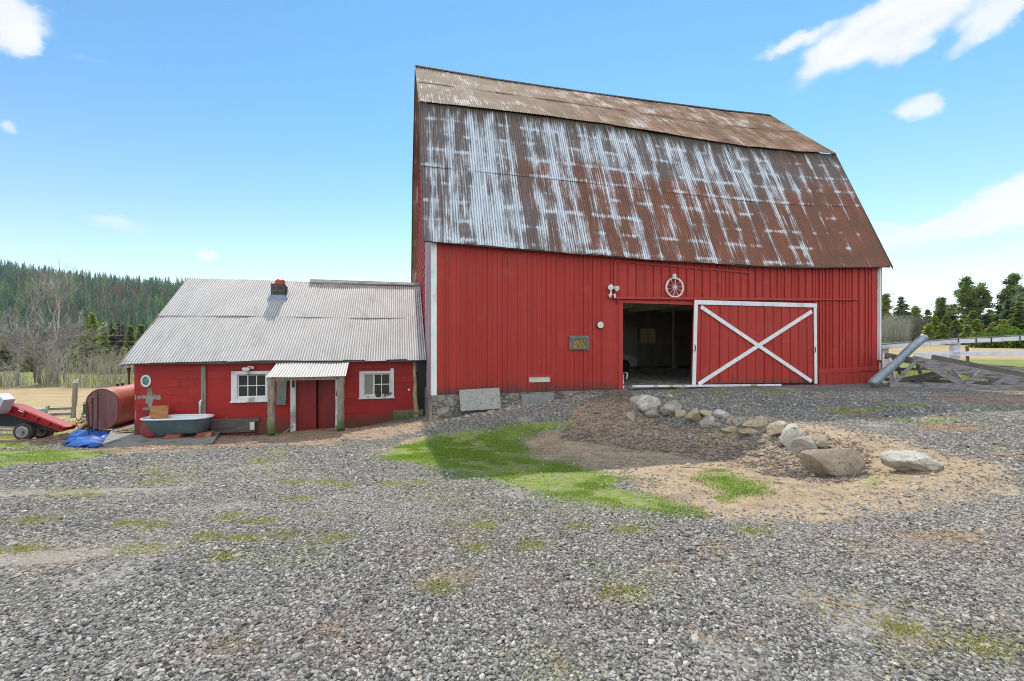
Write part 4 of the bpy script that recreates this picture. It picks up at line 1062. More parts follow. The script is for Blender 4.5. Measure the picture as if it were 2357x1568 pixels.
# windows
def window(px0, py0, px1, py1, cols, rows, gx0, gy0, gx1, gy1, pane_mat, offset=None):
    A = C(px0, py0, CVW - .03); B_ = C(px1, py1, CVW - .03); g0 = C(gx0, gy0); g1 = C(gx1, gy1)
    fr_ = MB(); v0, v1 = CVW - .045, CVW + .03
    fr_.bbox(A[0], B_[0], v0, v1, g0[1] + .035, A[1]); fr_.bbox(A[0], B_[0], v0, v1, B_[1], g1[1] - .045)
    fr_.bbox(A[0], g0[0] - .03, v0 - .004, v1, g1[1] - .045, g0[1] + .035); fr_.bbox(g1[0] + .03, B_[0], v0 - .004, v1, g1[1] - .045, g0[1] + .035)
    wo = fr_.build('window', M['white_worn'], cot, bevel=.005)
    sh = MB(); v2 = CVW + .05
    sh.bbox(g0[0] - .05, g1[0] + .05, v2 - .03, v2 + .02, g0[1], g0[1] + .045); sh.bbox(g0[0] - .05, g1[0] + .05, v2 - .03, v2 + .02, g1[1] - .055, g1[1])
    sh.bbox(g0[0] - .045, g0[0], v2 - .028, v2 + .02, g1[1], g0[1]); sh.bbox(g1[0], g1[0] + .045, v2 - .028, v2 + .02, g1[1], g0[1])
    sh.build('sash', M['white_paint'], wo)
    s2 = MB(); s2.bbox(A[0] - .02, B_[0] + .02, CVW - .085, CVW + .02, B_[1] - .035, B_[1] + .012); s2.build('sill', M['white_worn'], wo, bevel=.005)
    gb = MB()
    x0 = g0[0] if offset is None else g0[0] + (g1[0] - g0[0]) * offset
    for i in range(1, cols): xx = x0 + (g1[0] - x0) * i / cols; gb.bbox(xx - .012, xx + .012, v2 - .018, v2 + .006, g1[1], g0[1])
    for j in range(1, rows): zz_ = g1[1] + (g0[1] - g1[1]) * j / rows; gb.bbox(x0, g1[0], v2 - .0165, v2 + .005, zz_ - .012, zz_ + .012)
    if offset is not None: gb.bbox(x0 - .022, x0 + .022, v2 - .024, v2 + .008, g1[1], g0[1])
    gb.build('glazing_bars', M['putty'], wo)
    pn = MB(); pn.bbox(x0, g1[0], v2 + .006, v2 + .012, g1[1], g0[1]); pn.build('pane', M['glass_dark'], wo)
    if offset is not None:
        pn = MB(); pn.bbox(g0[0], x0, v2 + .002, v2 + .009, g1[1], g0[1]); pn.build('pane', pane_mat, wo, label='pale curtained half of the window')
    return wo, g0, g1
window(532, 855, 624, 922, 3, 2, 549, 865, 610, 911, M['glass_dark'])
wo, g0, g1 = window(827, 855, 907, 914, 2, 2, 840, 863, 896, 907, M['glass_pale'], .36)
mb = MB(); mb.bbox(C(899, 853)[0], C(906, 853)[0], CVW - .052, CVW + .0, g0[1] + .03, C(903, 848)[1]); mb.build('trim_stub', M['white_worn'], wo)
# things on the sill of the right window
def blob(c, r, seed, sub=2, sq=(1, 1, 1), amp=.25):
    bm = bmesh.new(); bmesh.ops.create_icosphere(bm, subdivisions=sub, radius=1)
    for v in bm.verts:
        k = 1 + amp * mnoise.noise(v.co * 1.7 + Vector((seed * 3.1, seed, 0))); v.co = Vector((v.co.x * sq[0], v.co.y * sq[1], v.co.z * sq[2])) * k * r
    mb = MB(); mb.add([v.co + Vector(c) for v in bm.verts], [[v.index for v in f.verts] for f in bm.faces]); bm.free(); return mb
q = C(870, 905, CVW - .04)
blob(BW(q[0], CVW - .04, w2[1][1] + .045), .1, 1, 2, (1, .5, .85)).build('clay_pot', M['rust'], smooth=True, base=BW(q[0], CVW - .04, w2[1][1]), label='round dark rusty pot on the sill of the outbuilding\'s right window', cat='pot')
mb = MB(); q0 = C(884, 908, CVW - .05); q1 = C(898, 904, CVW - .05); zz0 = w2[1][1] + .01
for i in range(5):
    u = q0[0] + (q1[0] - q0[0]) * i / 4; mb.tube([BW(u, CVW - .05, zz0), BW(u + .02, CVW - .07, zz0 + .06), BW(u + .05, CVW - .05, zz0 + .10), BW(u + .06, CVW - .04, zz0 + .05)], .012, 6)
mb.build('scrap_iron', M['rust'], base=BW(q0[0], CVW - .05, zz0), label='small curled iron scraps on the sill of the outbuilding\'s right window', cat='iron scraps')

# doors
mb = MB(); mid = C(728, 900)[0]
mb.bbox(dL, mid, CVW + .00, CVW + .04, dB + .01, dT); o = mb.build('door', M['door_red'], cot)
o['label'] = 'closed left leaf of the red double door'
mb2 = MB(); mb2.cyl(BW(mid - .07, CVW - .02, (dT + dB) / 2 - .05), (0, 0, 1), .012, .12, 8); mb2.build('door_handle', M['rust'], o)
mb = MB(); a = BW(mid + .03, CVW + .13, 0); b_ = BW(dR, CVW + .05, 0)
mb.beam(Vector((a.x, a.y, (dB + dT) / 2 - .0)), Vector((b_.x, b_.y, (dB + dT) / 2)), .04, dT - dB - .03)
o = mb.build('door', M['door_red'], cot); o['label'] = 'ajar right leaf of the red double door'
mb = MB(); mb.bbox(dL - .1, dR + .1, CVW + .35, CVW + .37, dB, dT + .1); mb.build('dark_backing', M['black_plastic'], cot)  # black sheet standing in for the unlit inside behind the door leaves
mb = MB(); a = C(669, 866, CVW - .06); b_ = C(681, 993, CVW - .06); mb.bbox(a[0], b_[0], CVW - .10, CVW - .002, b_[1], a[1]); jm = mb.build('door_jamb', M['white_worn'], cot, bevel=.005)
mb = MB(); a = C(672, 872, CVW - .1); b_ = C(678, 892, CVW - .1); mb.bbox(a[0], b_[0], CVW - .112, CVW - .1, b_[1], a[1]); mb.build('jamb_slot', M['black_plastic'], jm)
mb = MB(); a = C(772, 866, CVW - .04); b_ = C(779, 985, CVW - .04); mb.bbox(a[0], b_[0], CVW - .07, CVW - .002, b_[1], a[1]); jm = mb.build('door_jamb', M['white_worn'], cot, bevel=.005)
mb = MB(); a = C(776, 905, CVW - .07); mb.tube([BW(a[0] - .04, CVW - .09, a[1] + .1), BW(a[0] + .02, CVW - .1, a[1] + .04), BW(a[0] - .03, CVW - .1, a[1] - .03), BW(a[0] + .02, CVW - .09, a[1] - .1)], .014, 6); mb.build('wall_hook', M['rust'], jm)
mb = MB(); mb.bbox(dL - .05, dR + .05, CVW - .16, CVW + .05, dB - .12, dB + .012); mb.build('door_step', M['concrete'], cot, bevel=.01)
# porch
PVF = 1.30
pA, pB = C(612, 869, PVF - .14), C(796, 866.5, PVF - .14)
qA, qB = C(637, 836, EV + .02), C(803, 834, EV + .02)
mb = MB(); n = int((pB[0] - pA[0]) / .076 * 6); V = []; U = []
for r_ in range(6):
    t = r_ / 5
    for i in range(n + 1):
        a = i / n; u = (qA[0] + (qB[0] - qA[0]) * a) * (1 - t) + (pA[0] + (pB[0] - pA[0]) * a) * t
        uu = a * (pB[0] - pA[0]); v = EV + .02 + (PVF - .14 - EV - .02) * t; z = (qA[1] + (qB[1] - qA[1]) * a) * (1 - t) + (pA[1] + (pB[1] - pA[1]) * a) * t
        V.append(tuple(BW(u, v, z + .009 * sin(2 * pi * uu / .076) + .006 * sin(uu * 3 + t * 2)))); U.append((uu, t * .9))
Fc = [(r_ * (n + 1) + i, (r_ + 1) * (n + 1) + i, (r_ + 1) * (n + 1) + i + 1, r_ * (n + 1) + i + 1) for r_ in range(5) for i in range(n)]
np_mesh('porch_roof', np.array(V), np.array(Fc), M['galv'], cot, smooth=True, attrs={'UVMap': ('POINT', np.array(U))})
zp = (pA[1] + pB[1]) / 2
for (xt, xb, yb) in ((624.5, 625, 1007), (785.5, 784, 1001)):
    a = C(xt, 868, PVF); g = C(xb, yb, PVF); gz = h(*BW(g[0], PVF, 0).xy) - .06
    mb = MB(); pts = []; rr_ = []
    for i in range(12):
        t = i / 11; pts.append(BW(g[0] + (a[0] - g[0]) * t + .008 * sin(i * 1.9), PVF + .006 * sin(i * 2.3), gz + (zp - .02 - gz) * t)); rr_.append(.105 - .012 * t + .005 * sin(i * 2.7))
    mb.tube(pts, rr_, 10, True, .06); mb.build('porch_post', M['post_moss'], cot, smooth=False, bevel=.01)
mb = MB(); mb.bbox(C(615, 868, PVF)[0], C(793, 868, PVF)[0], PVF - .04, PVF + .05, zp - .10, zp - .012); mb.build('porch_beam', M['post_wood'], cot)
# glass panel, wall post, pipe, braces, patches
a = C(638, 866, CVW - .08); b_ = C(655, 930, CVW - .08)
mb = MB(); mb.prism([(a[0], a[1]), (b_[0] + .03, a[1]), (b_[0] - .01, b_[1]), (a[0] - .02, b_[1])], CVW - .09, CVW - .06); pn = mb.build('side_light', M['shutter_glass'], cot)
mb = MB(); mb.prism([(b_[0] + .03, a[1]), (b_[0] + .07, a[1]), (b_[0] + .03, b_[1] - .02), (b_[0] - .01, b_[1] - .02)], CVW - .1, CVW - .05); mb.prism([(a[0] - .02, b_[1]), (b_[0] - .01, b_[1]), (b_[0] - .01, b_[1] - .03), (a[0] - .02, b_[1] - .03)], CVW - .1, CVW - .05)
mb.build('side_light_frame', M['grey_wood'], pn)
a = C(463, 842, CVW - .03); b_ = C(474, 956, CVW - .03); mb = MB(); mb.bbox(a[0], b_[0], CVW - .055, CVW - .003, b_[1], a[1]); mb.build('wall_board', M['post_wood'], cot, bevel=.005)
a = C(459, 922, CVW - .09); b_ = C(464, 962, CVW - .09); mb = MB(); mb.tube([BW(a[0] + .08, CVW - .0, a[1] - .02), BW(a[0] + .05, CVW - .1, a[1]), BW((a[0] + b_[0]) / 2, CVW - .12, a[1] - .04), BW((a[0] + b_[0]) / 2, CVW - .12, b_[1])], .033, 10); mb.build('drain_pipe', M['white_worn'], cot, smooth=True)
def stick(px0, py0, px1, py1, v0, v1, name, mt, label, cat, w=.05, t=.03):
    a = C(px0, py0, v0); b_ = C(px1, py1, v1); mb = MB(); mb.beam(BW(a[0], v0, a[1]), BW(b_[0], v1, b_[1]), w, t)
    return mb.build(name, mt, base=BW(a[0], v0, a[1]), label=label, cat=cat, bevel=.004)
stick(652, 998, 674, 981, PVF + .75, CVW - .2, 'board', M['post_wood'], 'short plank propped slantwise left of the red double door', 'plank')
stick(762, 996, 777, 979, PVF + .75, CVW - .15, 'board', M['post_wood'], 'short plank propped slantwise right of the red double door', 'plank')
# bare patch where the siding fell off
mb = MB(); rr = random.Random(5)
def patch(pts): mb.prism([C(*p) for p in pts], CVW - .009, CVW - .001)
patch([(340, 895), (349, 893), (352, 912), (357, 915), (352, 922), (349, 940), (343, 942), (340, 930), (334, 928), (337, 915)])
patch([(316, 911), (323, 913), (330, 909), (338, 913), (337, 919), (326, 917), (318, 920)]); patch([(354, 907), (362, 911), (369, 909), (371, 919), (362, 921), (355, 918)])
patch([(327, 940), (336, 938), (346, 940), (345, 944), (338, 948), (333, 952), (331, 945)]); patch([(311, 945), (314, 946), (314, 965), (311, 966)]); patch([(311, 908), (314, 910), (314, 922), (311, 920)])
mb.build('bare_patch', M['white_worn'] if False else M['concrete'], cot)
mb = MB(); a = C(347, 940); b_ = C(372, 965); mb.bbox(C(331, 944)[0], C(351, 944)[0], CVW - .02, CVW - .003, C(340, 985)[1], C(340, 944)[1]); mb.build('lower_patch', M['door_red'], cot)
# base boards and the dark gap by the barn
mb = MB(); a = C(905, 945, CVW - .05); b_ = C(985, 972, 1.6); mb.bbox(a[0], CR + .28, CVW - .07, CVW - .004, -1.35, a[1]); mb.build('mossy_sill_board', M['post_moss'], cot)
mb = MB()
mb.tube([BW(CR + .045, CVW - .06, -.98), BW(CR + .05, CVW - .05, -.6), BW(CR + .02, CVW - .06, -.2), BW(CR + .03, CVW - .05, .2), BW(CR + .0, CVW - .05, .62), BW(CR, CVW - .04, .98)], [.10, .085, .075, .06, .055, .05], 9, True, .15)
mb.build('corner_log', M['log_bark'], cot, smooth=True)
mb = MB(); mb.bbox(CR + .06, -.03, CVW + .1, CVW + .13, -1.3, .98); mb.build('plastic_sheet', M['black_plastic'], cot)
mb = MB(); a = C(486, 963, CVW - .06); b_ = C(588, 984, CVW - .06); mb.bbox(a[0], b_[0], CVW - .075, CVW - .06, b_[1] - .12, a[1] - .12); mb.bbox(a[0], b_[0] + .1, CVW - .066, CVW - .001, a[1] - .14, a[1] - .04); mb.build('rotted_sill', M['dark_wood'], cot)
mb = MB(); a = C(575, 972, CVW - .1); b_ = C(586, 986, CVW - .1); mb.bbox(a[0], b_[0], CVW - .12, CVW - .08, b_[1] - .05, a[1]); mb.build('downspout_end', M['white_worn'], cot, bevel=.01)
# lights, plaque
fl_, c = flood(1, 1, 'x') if False else (None, None)
c = C(570, 848, CVW - .1); fl_ = empty('floodlight', BW(c[0], CVW - .02, c[1]), 'small white twin floodlight above the left window of the outbuilding', 'floodlight', 'outdoor floodlights on the walls')
mb = MB(); mb.bbox(c[0] - .02, c[0] + .1, CVW - .05, CVW - .001, c[1] - .03, c[1] + .07); mb.build('bracket', M['lamp_white'], fl_, bevel=.006)
for dx in (-.07, .02):
    mb = MB(); p = BW(c[0] + dx, CVW - .12, c[1] - .01); ax = (BW(-.2, -1, -.3) - BW(0, 0, 0)).normalized(); mb.tube([p - ax * .07, p - ax * .03, p + ax * .05, p + ax * .055], [.025, .045, .06, .05], 12); mb.build('lamp_head', M['lamp_white'], fl_, angle=40)
mb = MB(); mb.tube([BW(c[0] + .1, CVW - .05, c[1]), BW(c[0] + .14, CVW - .1, c[1] + .05), BW(c[0] + .15, CVW - .1, c[1] - .02)], .022, 8); mb.build('motion_sensor', M['lamp_white'], fl_)
def plaque_mat():
    m, nb, b = new_mat('painted plaque'); v = nb.vor(nb.geo, 22); r = nb.sep(v.outputs['Color'])[0]
    col = nb.ramp(r, [(0, (.05, .12, .11)), (.5, (.10, .22, .20)), (1, (.22, .36, .33))]); out(nb, b, col, .5, 0, None, .4); return m
M['plaque'] = plaque_mat()
c = C(335.5, 877, CVW - .02); pq = empty('wall_plaque', BW(c[0], CVW - .01, c[1]), 'small oval plaque with pale rim and green centre on the red outbuilding wall', 'plaque')
def oval(rx, rz, v0, v1): return MB().prism([(c[0] + rx * cos(t), c[1] + rz * sin(t)) for t in np.linspace(0, 2 * pi, 33)[:-1]], v0, v1)
oval(.125, .175, CVW - .025, CVW - .002).build('rim', M['putty'], pq); oval(.082, .128, CVW - .032, CVW - .026).build('centre', M['plaque'], pq)
c = C(949, 897 , CVW); mb = MB(); mb.cyl(BW(C(941, 897)[0], CVW - .02, C(941, 897)[1]), BW(0, -1, 0) - BW(0, 0, 0), .035, .04, 12); mb.build('bell_button', M['putty'], cot)

# ------------------------------------------------------------------ yard things left of the outbuilding
# concrete slab
sl = [gp(232, 1030), gp(300, 1000), gp(492, 990), gp(505, 1002), gp(487, 1022), gp(420, 1030), gp(330, 1034)]
zs = -1.10
mb = MB(); n = len(sl); mb.add([Vector((p.x, p.y, zs - .35)) for p in sl] + [Vector((p.x, p.y, zs)) for p in sl], [tuple(range(n - 1, -1, -1))[::-1], tuple(range(n, 2 * n))[::-1]] + [(i, (i + 1) % n, (i + 1) % n + n, i + n) for i in range(n)])
mb.build('concrete_slab', M['concrete'], base=(sl[0].x, sl[0].y, zs), kind='structure', bevel=.03)
# bath tub
TA = at(332, 966, 12.55); TB_ = at(486, 957, 12.85)
tz = zs + .125; axis = Vector((TB_.x - TA.x, TB_.y - TA.y, 0)); Lt = axis.length; axis.normalize(); side_ = Vector((-axis.y, axis.x, 0))
tub = empty('bathtub', TA + axis * Lt / 2 + Vector((0, 0, tz - TA.z)), 'old claw tub painted dark teal outside and white inside standing on clay blocks', 'bathtub')
rimz = (TA.z + TB_.z) / 2; hz = rimz - tz
def ring(t, grow=0.0, inset=0):
    # t 0 bottom .. 1 rim ; sloped head on the left, round tap end on the right
    l0 = .27 * (1 - t) ** 1.2 - grow; r0 = .13 * (1 - t) ** 1.6 - grow * .6; w_ = .27 + .085 * t ** .7 + grow
    pts = []
    for k in range(44):
        a = 2 * pi * k / 44; ca, sa = cos(a), sin(a); e = .55
        x = np.sign(ca) * abs(ca) ** e; y = np.sign(sa) * abs(sa) ** .75
        xm = (l0 + Lt - r0) / 2; xr = (Lt - r0 - l0) / 2
        yy = y * w_ * (1 - .10 * (x < 0) * x * x)
        pts.append(TA + axis * (xm + x * (xr - inset)) + side_ * (yy - np.sign(yy) * min(abs(yy), inset)) + Vector((0, 0, tz + hz * t + .05 * t * (1 if x < 0 else 0) * x * x * 0 - TA.z)))
    return pts
def shell(ts, **kw):
    mb = MB(); rs = [ring(t, **kw) for t in ts]; vs = [p for r in rs for p in r]; n = 44
    return mb.add(vs, [(i * n + k, i * n + (k + 1) % n, (i + 1) * n + (k + 1) % n, (i + 1) * n + k) for i in range(len(rs) - 1) for k in range(n)]), n
mb, n = shell([0, .06, .2, .45, .7, .9, 1.0]); mb.f.append(tuple(range(n - 1, -1, -1))); mb.build('tub_shell', M['tub_out'], tub, smooth=True)
mb, n = shell([1.0, .9, .6, .3, .12, .08], inset=.03); mb.f.append(tuple(range(5 * n, 6 * n))); mb.build('tub_basin', M['tub_in'], tub, smooth=True)
mb = MB(); rp = ring(1.0, grow=.015); rp = [p + Vector((0, 0, .01)) for p in rp]
vs = []; 
for k in range(44):
    d = (rp[(k + 1) % 44] - rp[k - 1]).normalized(); nn = d.cross(Vector((0, 0, 1)))
    for j in range(8): aa = 2 * pi * j / 8; vs.append(rp[k] + nn * cos(aa) * .04 + Vector((0, 0, 1)) * sin(aa) * .028)
mb.add(vs, [(k * 8 + j, ((k + 1) % 44) * 8 + j, ((k + 1) % 44) * 8 + (j + 1) % 8, k * 8 + (j + 1) % 8) for k in range(44) for j in range(8)]); mb.build('tub_rim', M['tub_in'], tub, smooth=True)
for i, (px, lab, w_) in enumerate(((409, 'flat pair of red clay blocks under the left end of the bathtub', .42), (478, 'red clay block under the right end of the bathtub', .40))):
    p = TA + axis * (Lt * ((px - 332) / 154.0)); 
    mb = MB(); ang = atan2(axis.y, axis.x) + .1 * (i - .5); R = Matrix.Rotation(ang, 3, 'Z')
    for kk in range(2): mb.box((p.x + .02 * kk, p.y - .12 + .03 * kk, zs + .03 + .062 * kk), (w_ - .05 * kk, .30, .06), R)
    mb.build('clay_block', M['brick'], base=(p.x, p.y, zs), label=lab, cat='clay block', group='clay blocks under the tub', bevel=.008)
# square board and red lid against the wall
a = C(352, 934, CVW - .15); b_ = C(393, 934, CVW - .15); g = C(350, 962, CVW - .35)
mb = MB(); up = BW(0, .22, 1) - BW(0, 0, 0); up.normalize(); P0 = BW(a[0] - .02, CVW - .36, a[1] - .42); P1 = BW(b_[0] + .0, CVW - .36, a[1] - .42)
th_ = (BW(0, -1, .22) - BW(0, 0, 0)).normalized() * .02
q_ = [P0, P1, P1 + up * .44, P0 + up * .44 + Vector((.02, 0, 0))]; mb.hexa([q_[0], q_[1], q_[1] - th_, q_[0] - th_, q_[3], q_[2], q_[2] - th_, q_[3] - th_]); mb.build('plywood_square', M['ply_orange'], base=P0, label='small square orange plywood board leaning on the red wall behind the bathtub', cat='plywood')
c = C(347, 985, CVW - .5); mb = MB(); ax = (BW(-.2, -1, .3) - BW(0, 0, 0)).normalized(); mb.tube([BW(c[0], CVW - .5, c[1]) - ax * .02, BW(c[0], CVW - .5, c[1]) + ax * .015, BW(c[0], CVW - .5, c[1]) + ax * .03], [.27, .27, .24], 24); mb.build('metal_lid', M['door_red'], base=BW(c[0], CVW - .5, zs), label='round dull red metal lid leaning on the wall behind the bathtub', cat='lid', angle=40)

# fuel tank
ty = 13.75; T0 = at(235, 942, ty); gz = h(T0.x, ty); hw, hh = 32 / F * ty, 47.5 / F * ty
ax = Vector((D2[0] * .9, D2[1], 0)).normalized(); sx = Vector((ax.y, -ax.x, 0))
tank = empty('fuel_tank', (T0.x, ty + .9, gz), 'red oval steel fuel tank lying beside the left end of the outbuilding', 'fuel tank')
def trg(s, k=1.0, n=48):
    pts = []
    for i in range(n):
        a = 2 * pi * i / n; x = hw * cos(a) ; e = hh - hw; z = hw * sin(a) + (e if sin(a) > 0 else -e) if abs(sin(a)) > 1e-6 else 0
        pts.append(T0 + ax * s + sx * x * k + Vector((0, 0, z * (1 - (1 - k) * hw / hh))))
    return pts
def tloft(ss_):
    mb = MB(); rs = [trg(*q) for q in ss_]; n = 48; mb.add([p for r in rs for p in r], [(i * n + k, i * n + (k + 1) % n, (i + 1) * n + (k + 1) % n, (i + 1) * n + k) for i in range(len(rs) - 1) for k in range(n)]); return mb
mb = tloft([(0, 1.0), (.03, 1.012), (.06, 1.0), (.6, 1.0), (1.2, 1), (1.75, 1), (1.8, .96)]); mb.f.append(tuple(range(6 * 48, 7 * 48))); mb.build('tank_body', M['tank'], tank, angle=30)
mb = tloft([(0, 1.0), (-.015, .985), (-.02, .96), (.0, .93), (.004, .9)]); mb.f.append(tuple(range(4 * 48 + 47, 4 * 48 - 1, -1))); mb.build('tank_end', M['tank_face'], tank, angle=30)
for s_, hgt in ((.75, .07), (1.0, .07), (1.35, .46)):
    p = T0 + ax * s_ + Vector((0, 0, hh)); mb = MB(); mb.tube([p - Vector((0, 0, .03)), p + Vector((0, 0, hgt))], .038 if hgt > .2 else .045, 10)
    if hgt > .2: mb.tube([p + Vector((0, 0, hgt)), p + Vector((0, 0, hgt + .09))], .062, 12)
    mb.build('vent_pipe' if hgt > .2 else 'bung', M['rust'], tank)
for s_ in (.2, 1.5):
    for x in (-.55, .55):
        p = T0 + ax * s_ + sx * hw * x; mb = MB(); mb.tube([Vector((p.x, p.y, gz - .05)), Vector((p.x, p.y, T0.z - hh + .12))], .04, 8); mb.build('leg', M['rust'], tank)

# trailer
ty = 14.1
def TP(px, py, Y=ty): return at(px, py, Y)
trl = empty('trailer', (TP(20, 1000).x, ty, h(TP(20, 1000).x, ty)), 'red tilt bed trailer parked on the grass at the left edge beyond the blue tarp', 'trailer')
W_ = 1.7; bk = Vector((.04, .32, 0.0))                # depth of the bed
def tp_prism(pts, y0=0.0, dep=bk, k0=0.0):
    a = [TP(*p) + Vector((0, y0, 0)) + dep * k0 for p in pts]; b_ = [q + dep * (1 - 2 * k0 if k0 else 1) for q in a]; n = len(a)
    return MB().add(a + b_, [tuple(range(n)), tuple(range(2 * n - 1, n - 1, -1))] + [(i, i + n, (i + 1) % n + n, (i + 1) % n) for i in range(n)])
tp_prism([(-70, 928), (28, 933), (153, 984), (146, 992), (25, 957), (-70, 950)]).build('tilt_bed', M['trailer_red'], trl, bevel=.02)
mb = MB()
for (a, b_, w_) in (((30, 934), (153, 985), .035), ((22, 950), (147, 992), .03)): mb.tube([TP(*a) - Vector((0, .03, 0)), TP(*b_) - Vector((0, .03, 0))], w_, 8)
for t in (.25, .5, .72, .9): 
    p = Vector((30 + 123 * t, 934 + 51 * t)); mb.beam(TP(p.x, p.y) - Vector((0, .02, 0)), TP(p.x - 8 + t * 2, p.y + 14 - 8 * t) - Vector((0, .02, 0)), .04, .05)
mb.build('bed_rail', M['trailer_red'], trl, bevel=.008)
mb = MB(); mb.beam(TP(47, 942) - Vector((0, .05, 0)), TP(58, 947) - Vector((0, .05, 0)), .01, .07); mb.build('reflector', M['lamp_white'], trl)
tp_prism([(-90, 945), (10, 955), (85, 972), (140, 993), (120, 998), (70, 985), (-90, 985)], .12, Vector((-.25, .45, -.05))).build('chassis', M['black_iron'], trl)
mb = MB()
for yy in (985, 993, 1003): mb.beam(TP(-90, yy - 2) + Vector((0, .1, 0)), TP(40, yy) + Vector((0, .1, 0)), .06, .045)
mb.build('frame_rails', M['steel'], trl)
for dy in (0.0, .55):
    c = TP(58, 992) + Vector((0, dy, 0)); wg = h(c.x, c.y); r = 20 / F * ty
    zc = wg + r - .02
    mb = MB(); a_ = Vector((-.12, 1, 0)).normalized(); cc = Vector((c.x, c.y, zc))
    mb.tube([cc - a_ * .10, cc - a_ * .11, cc - a_ * .08, cc + a_ * .08, cc + a_ * .11, cc + a_ * .10], [r * .62, r * .82, r, r, r * .82, r * .62], 28); wh = mb.build('wheel', M['rubber'], trl, angle=35)
    mb = MB(); mb.tube([cc - a_ * .112, cc - a_ * .12, cc - a_ * .08, cc - a_ * .07], [r * .66, r * .6, r * .5, r * .12], 24)
    for k in range(8): t = 2 * pi * k / 8; _, s1, s2 = frame_of(a_); mb.cyl(cc - a_ * .10 + (s1 * cos(t) + s2 * sin(t)) * r * .36, a_, .022, .04, 8)
    mb.cyl(cc - a_ * .11, a_, .06, .1, 14); mb.build('rim', M['steel'], wh, angle=35)
tp_prism([(-100, 905), (22, 905), (36, 918), (24, 945), (18, 951), (-100, 951)], -.34, Vector((.05, .3, 0))).build('tool_box', M['box_grey'], base=TP(-20, 950), label='pale grey metal box with cut corner sitting on the red trailer', cat='metal box', bevel=.012)

# blue tarp: crumpled heap
tc = [(137, 1027), (160, 1004), (172, 994), (197, 985), (206, 975), (216, 966), (232, 985), (262, 990), (286, 995), (294, 999), (268, 1012), (240, 1030), (200, 1034), (165, 1032)]
def tarp():
    pts = [gp(px, max(py, 1000)) for px, py in tc]
    c = gp(208, 1016)
    poly = [(gp(px, py if py > 1003 else 1003 + (py - 966) * .22).x, gp(px, py if py > 1003 else 1003 + (py - 966) * .22).y) for px, py in tc]
    # outline on the ground, domed and creased
    xs = [p[0] for p in poly]; ys = [p[1] for p in poly]; n = 90; gx = np.linspace(min(xs) - .05, max(xs) + .05, n); gy = np.linspace(min(ys) - .05, max(ys) + .1, 60)
    X, Y = np.meshgrid(gx, gy, indexing='ij'); d = -poly_sdf(X, Y, poly)
    pk = gp(213, 1006); rr2 = np.hypot((X - pk.x) / .42, (Y - pk.y - .15) / .35)
    pk2 = gp(188, 1014); r3 = np.hypot((X - pk2.x) / .5, (Y - pk2.y) / .3)
    cre = np.array([[abs(mnoise.noise(Vector((x * 2.3 + y, y * 3.1 - x * .8, 1.0)))) for y in gy] for x in gx]); cre2 = np.array([[mnoise.noise(Vector((x * 7 + y * 2, y * 9, 3.0))) for y in gy] for x in gx])
    Z = H(X, Y) + .02 + np.clip(d, 0, .3) * .35 + .42 * np.exp(-rr2 ** 2 * 1.2) + .16 * np.exp(-r3 ** 2) + .26 * cre * sm(d / .25) + .035 * cre2
    idx = np.arange(n * 60).reshape(n, 60); keep = (d[:-1, :-1] > 0) & (d[1:, 1:] > 0)
    a, b_, c_, d_ = idx[:-1, :-1], idx[1:, :-1], idx[1:, 1:], idx[:-1, 1:]
    Fc = np.stack([a[keep], b_[keep], c_[keep], d_[keep]], 1); V = np.stack([X.ravel(), Y.ravel(), Z.ravel()], 1)
    used = np.unique(Fc); mp = np.full(n * 60, -1); mp[used] = np.arange(len(used))
    o = np_mesh('tarp', V[used], mp[Fc], M['tarp'], base=c, smooth=True)
    tag(o, 'crumpled blue tarp heaped on the ground in front of the fuel tank', 'tarp'); o.modifiers.new('thick', 'SOLIDIFY').thickness = .008
tarp()

# stakes, logs, sticks, posts
for i, (px, py0, py1, Y, lab) in enumerate(((211, 992, 916, 13.5, 'shorter rusty iron stake with flat top left of the fuel tank'), (223, 990, 902, 13.55, 'tall rusty iron stake with crossed top nearest the fuel tank'), (217, 994, 906, 13.9, 'middle rusty iron stake half behind the others left of the fuel tank'), (206, 996, 926, 13.2, 'lowest rusty iron stake leaning left of the fuel tank'))):
    a = at(px + (2 if i != 3 else -5), py1, Y); g = Vector((at(px, py0, Y).x, Y, 0)); g.z = h(g.x, Y) - .1
    mb = MB(); mb.tube([g, g.lerp(a, .5) + Vector((.015, 0, 0)), a], .021, 6); mb.beam(a - Vector((.1, 0, .0)), a + Vector((.1, .02, -.01)), .05, .018)
    if i == 1: mb.beam(a - Vector((.07, 0, .1)), a + Vector((.09, 0, -.08)), .03, .02); mb.tube([a, a + Vector((0, 0, .07))], .02, 6)
    mb.build('iron_stake', M['rust'], base=g, label=lab, cat='stake', group='iron stakes left of the fuel tank')
lg = [((176, 966), (218, 958), 14.6, .11, 'thick pale log on top of the log stack left of the fuel tank'), ((174, 973), (220, 967), 14.4, .10, 'second pale log lying in the middle of the log stack'), ((160, 986), (205, 970), 13.9, .075, 'long thin log slanting out of the front of the log stack'),
      ((178, 980), (222, 976), 14.1, .09, 'dark ended log at the bottom of the log stack'), ((150, 990), (196, 976), 13.7, .055, 'thinnest pale pole lying in front of the log stack')]
for (a, b_, Y, r, lab) in lg:
    A = at(*a, Y); Bq = at(b_[0], b_[1], Y + .35); gm = h(A.x, A.y) + r * .8
    if r < .08: A.z = gm; 
    mb = MB(); mb.tube([A, A.lerp(Bq, .33) + Vector((0, 0, .01)), A.lerp(Bq, .7) - Vector((0, 0, .01)), Bq], [r, r * .96, r * .98, r * .92], 11, True, .07); mb.build('log', M['log_bark'], base=A, label=lab, cat='log', group='logs stacked left of the fuel tank', angle=50)
rr = random.Random(21)
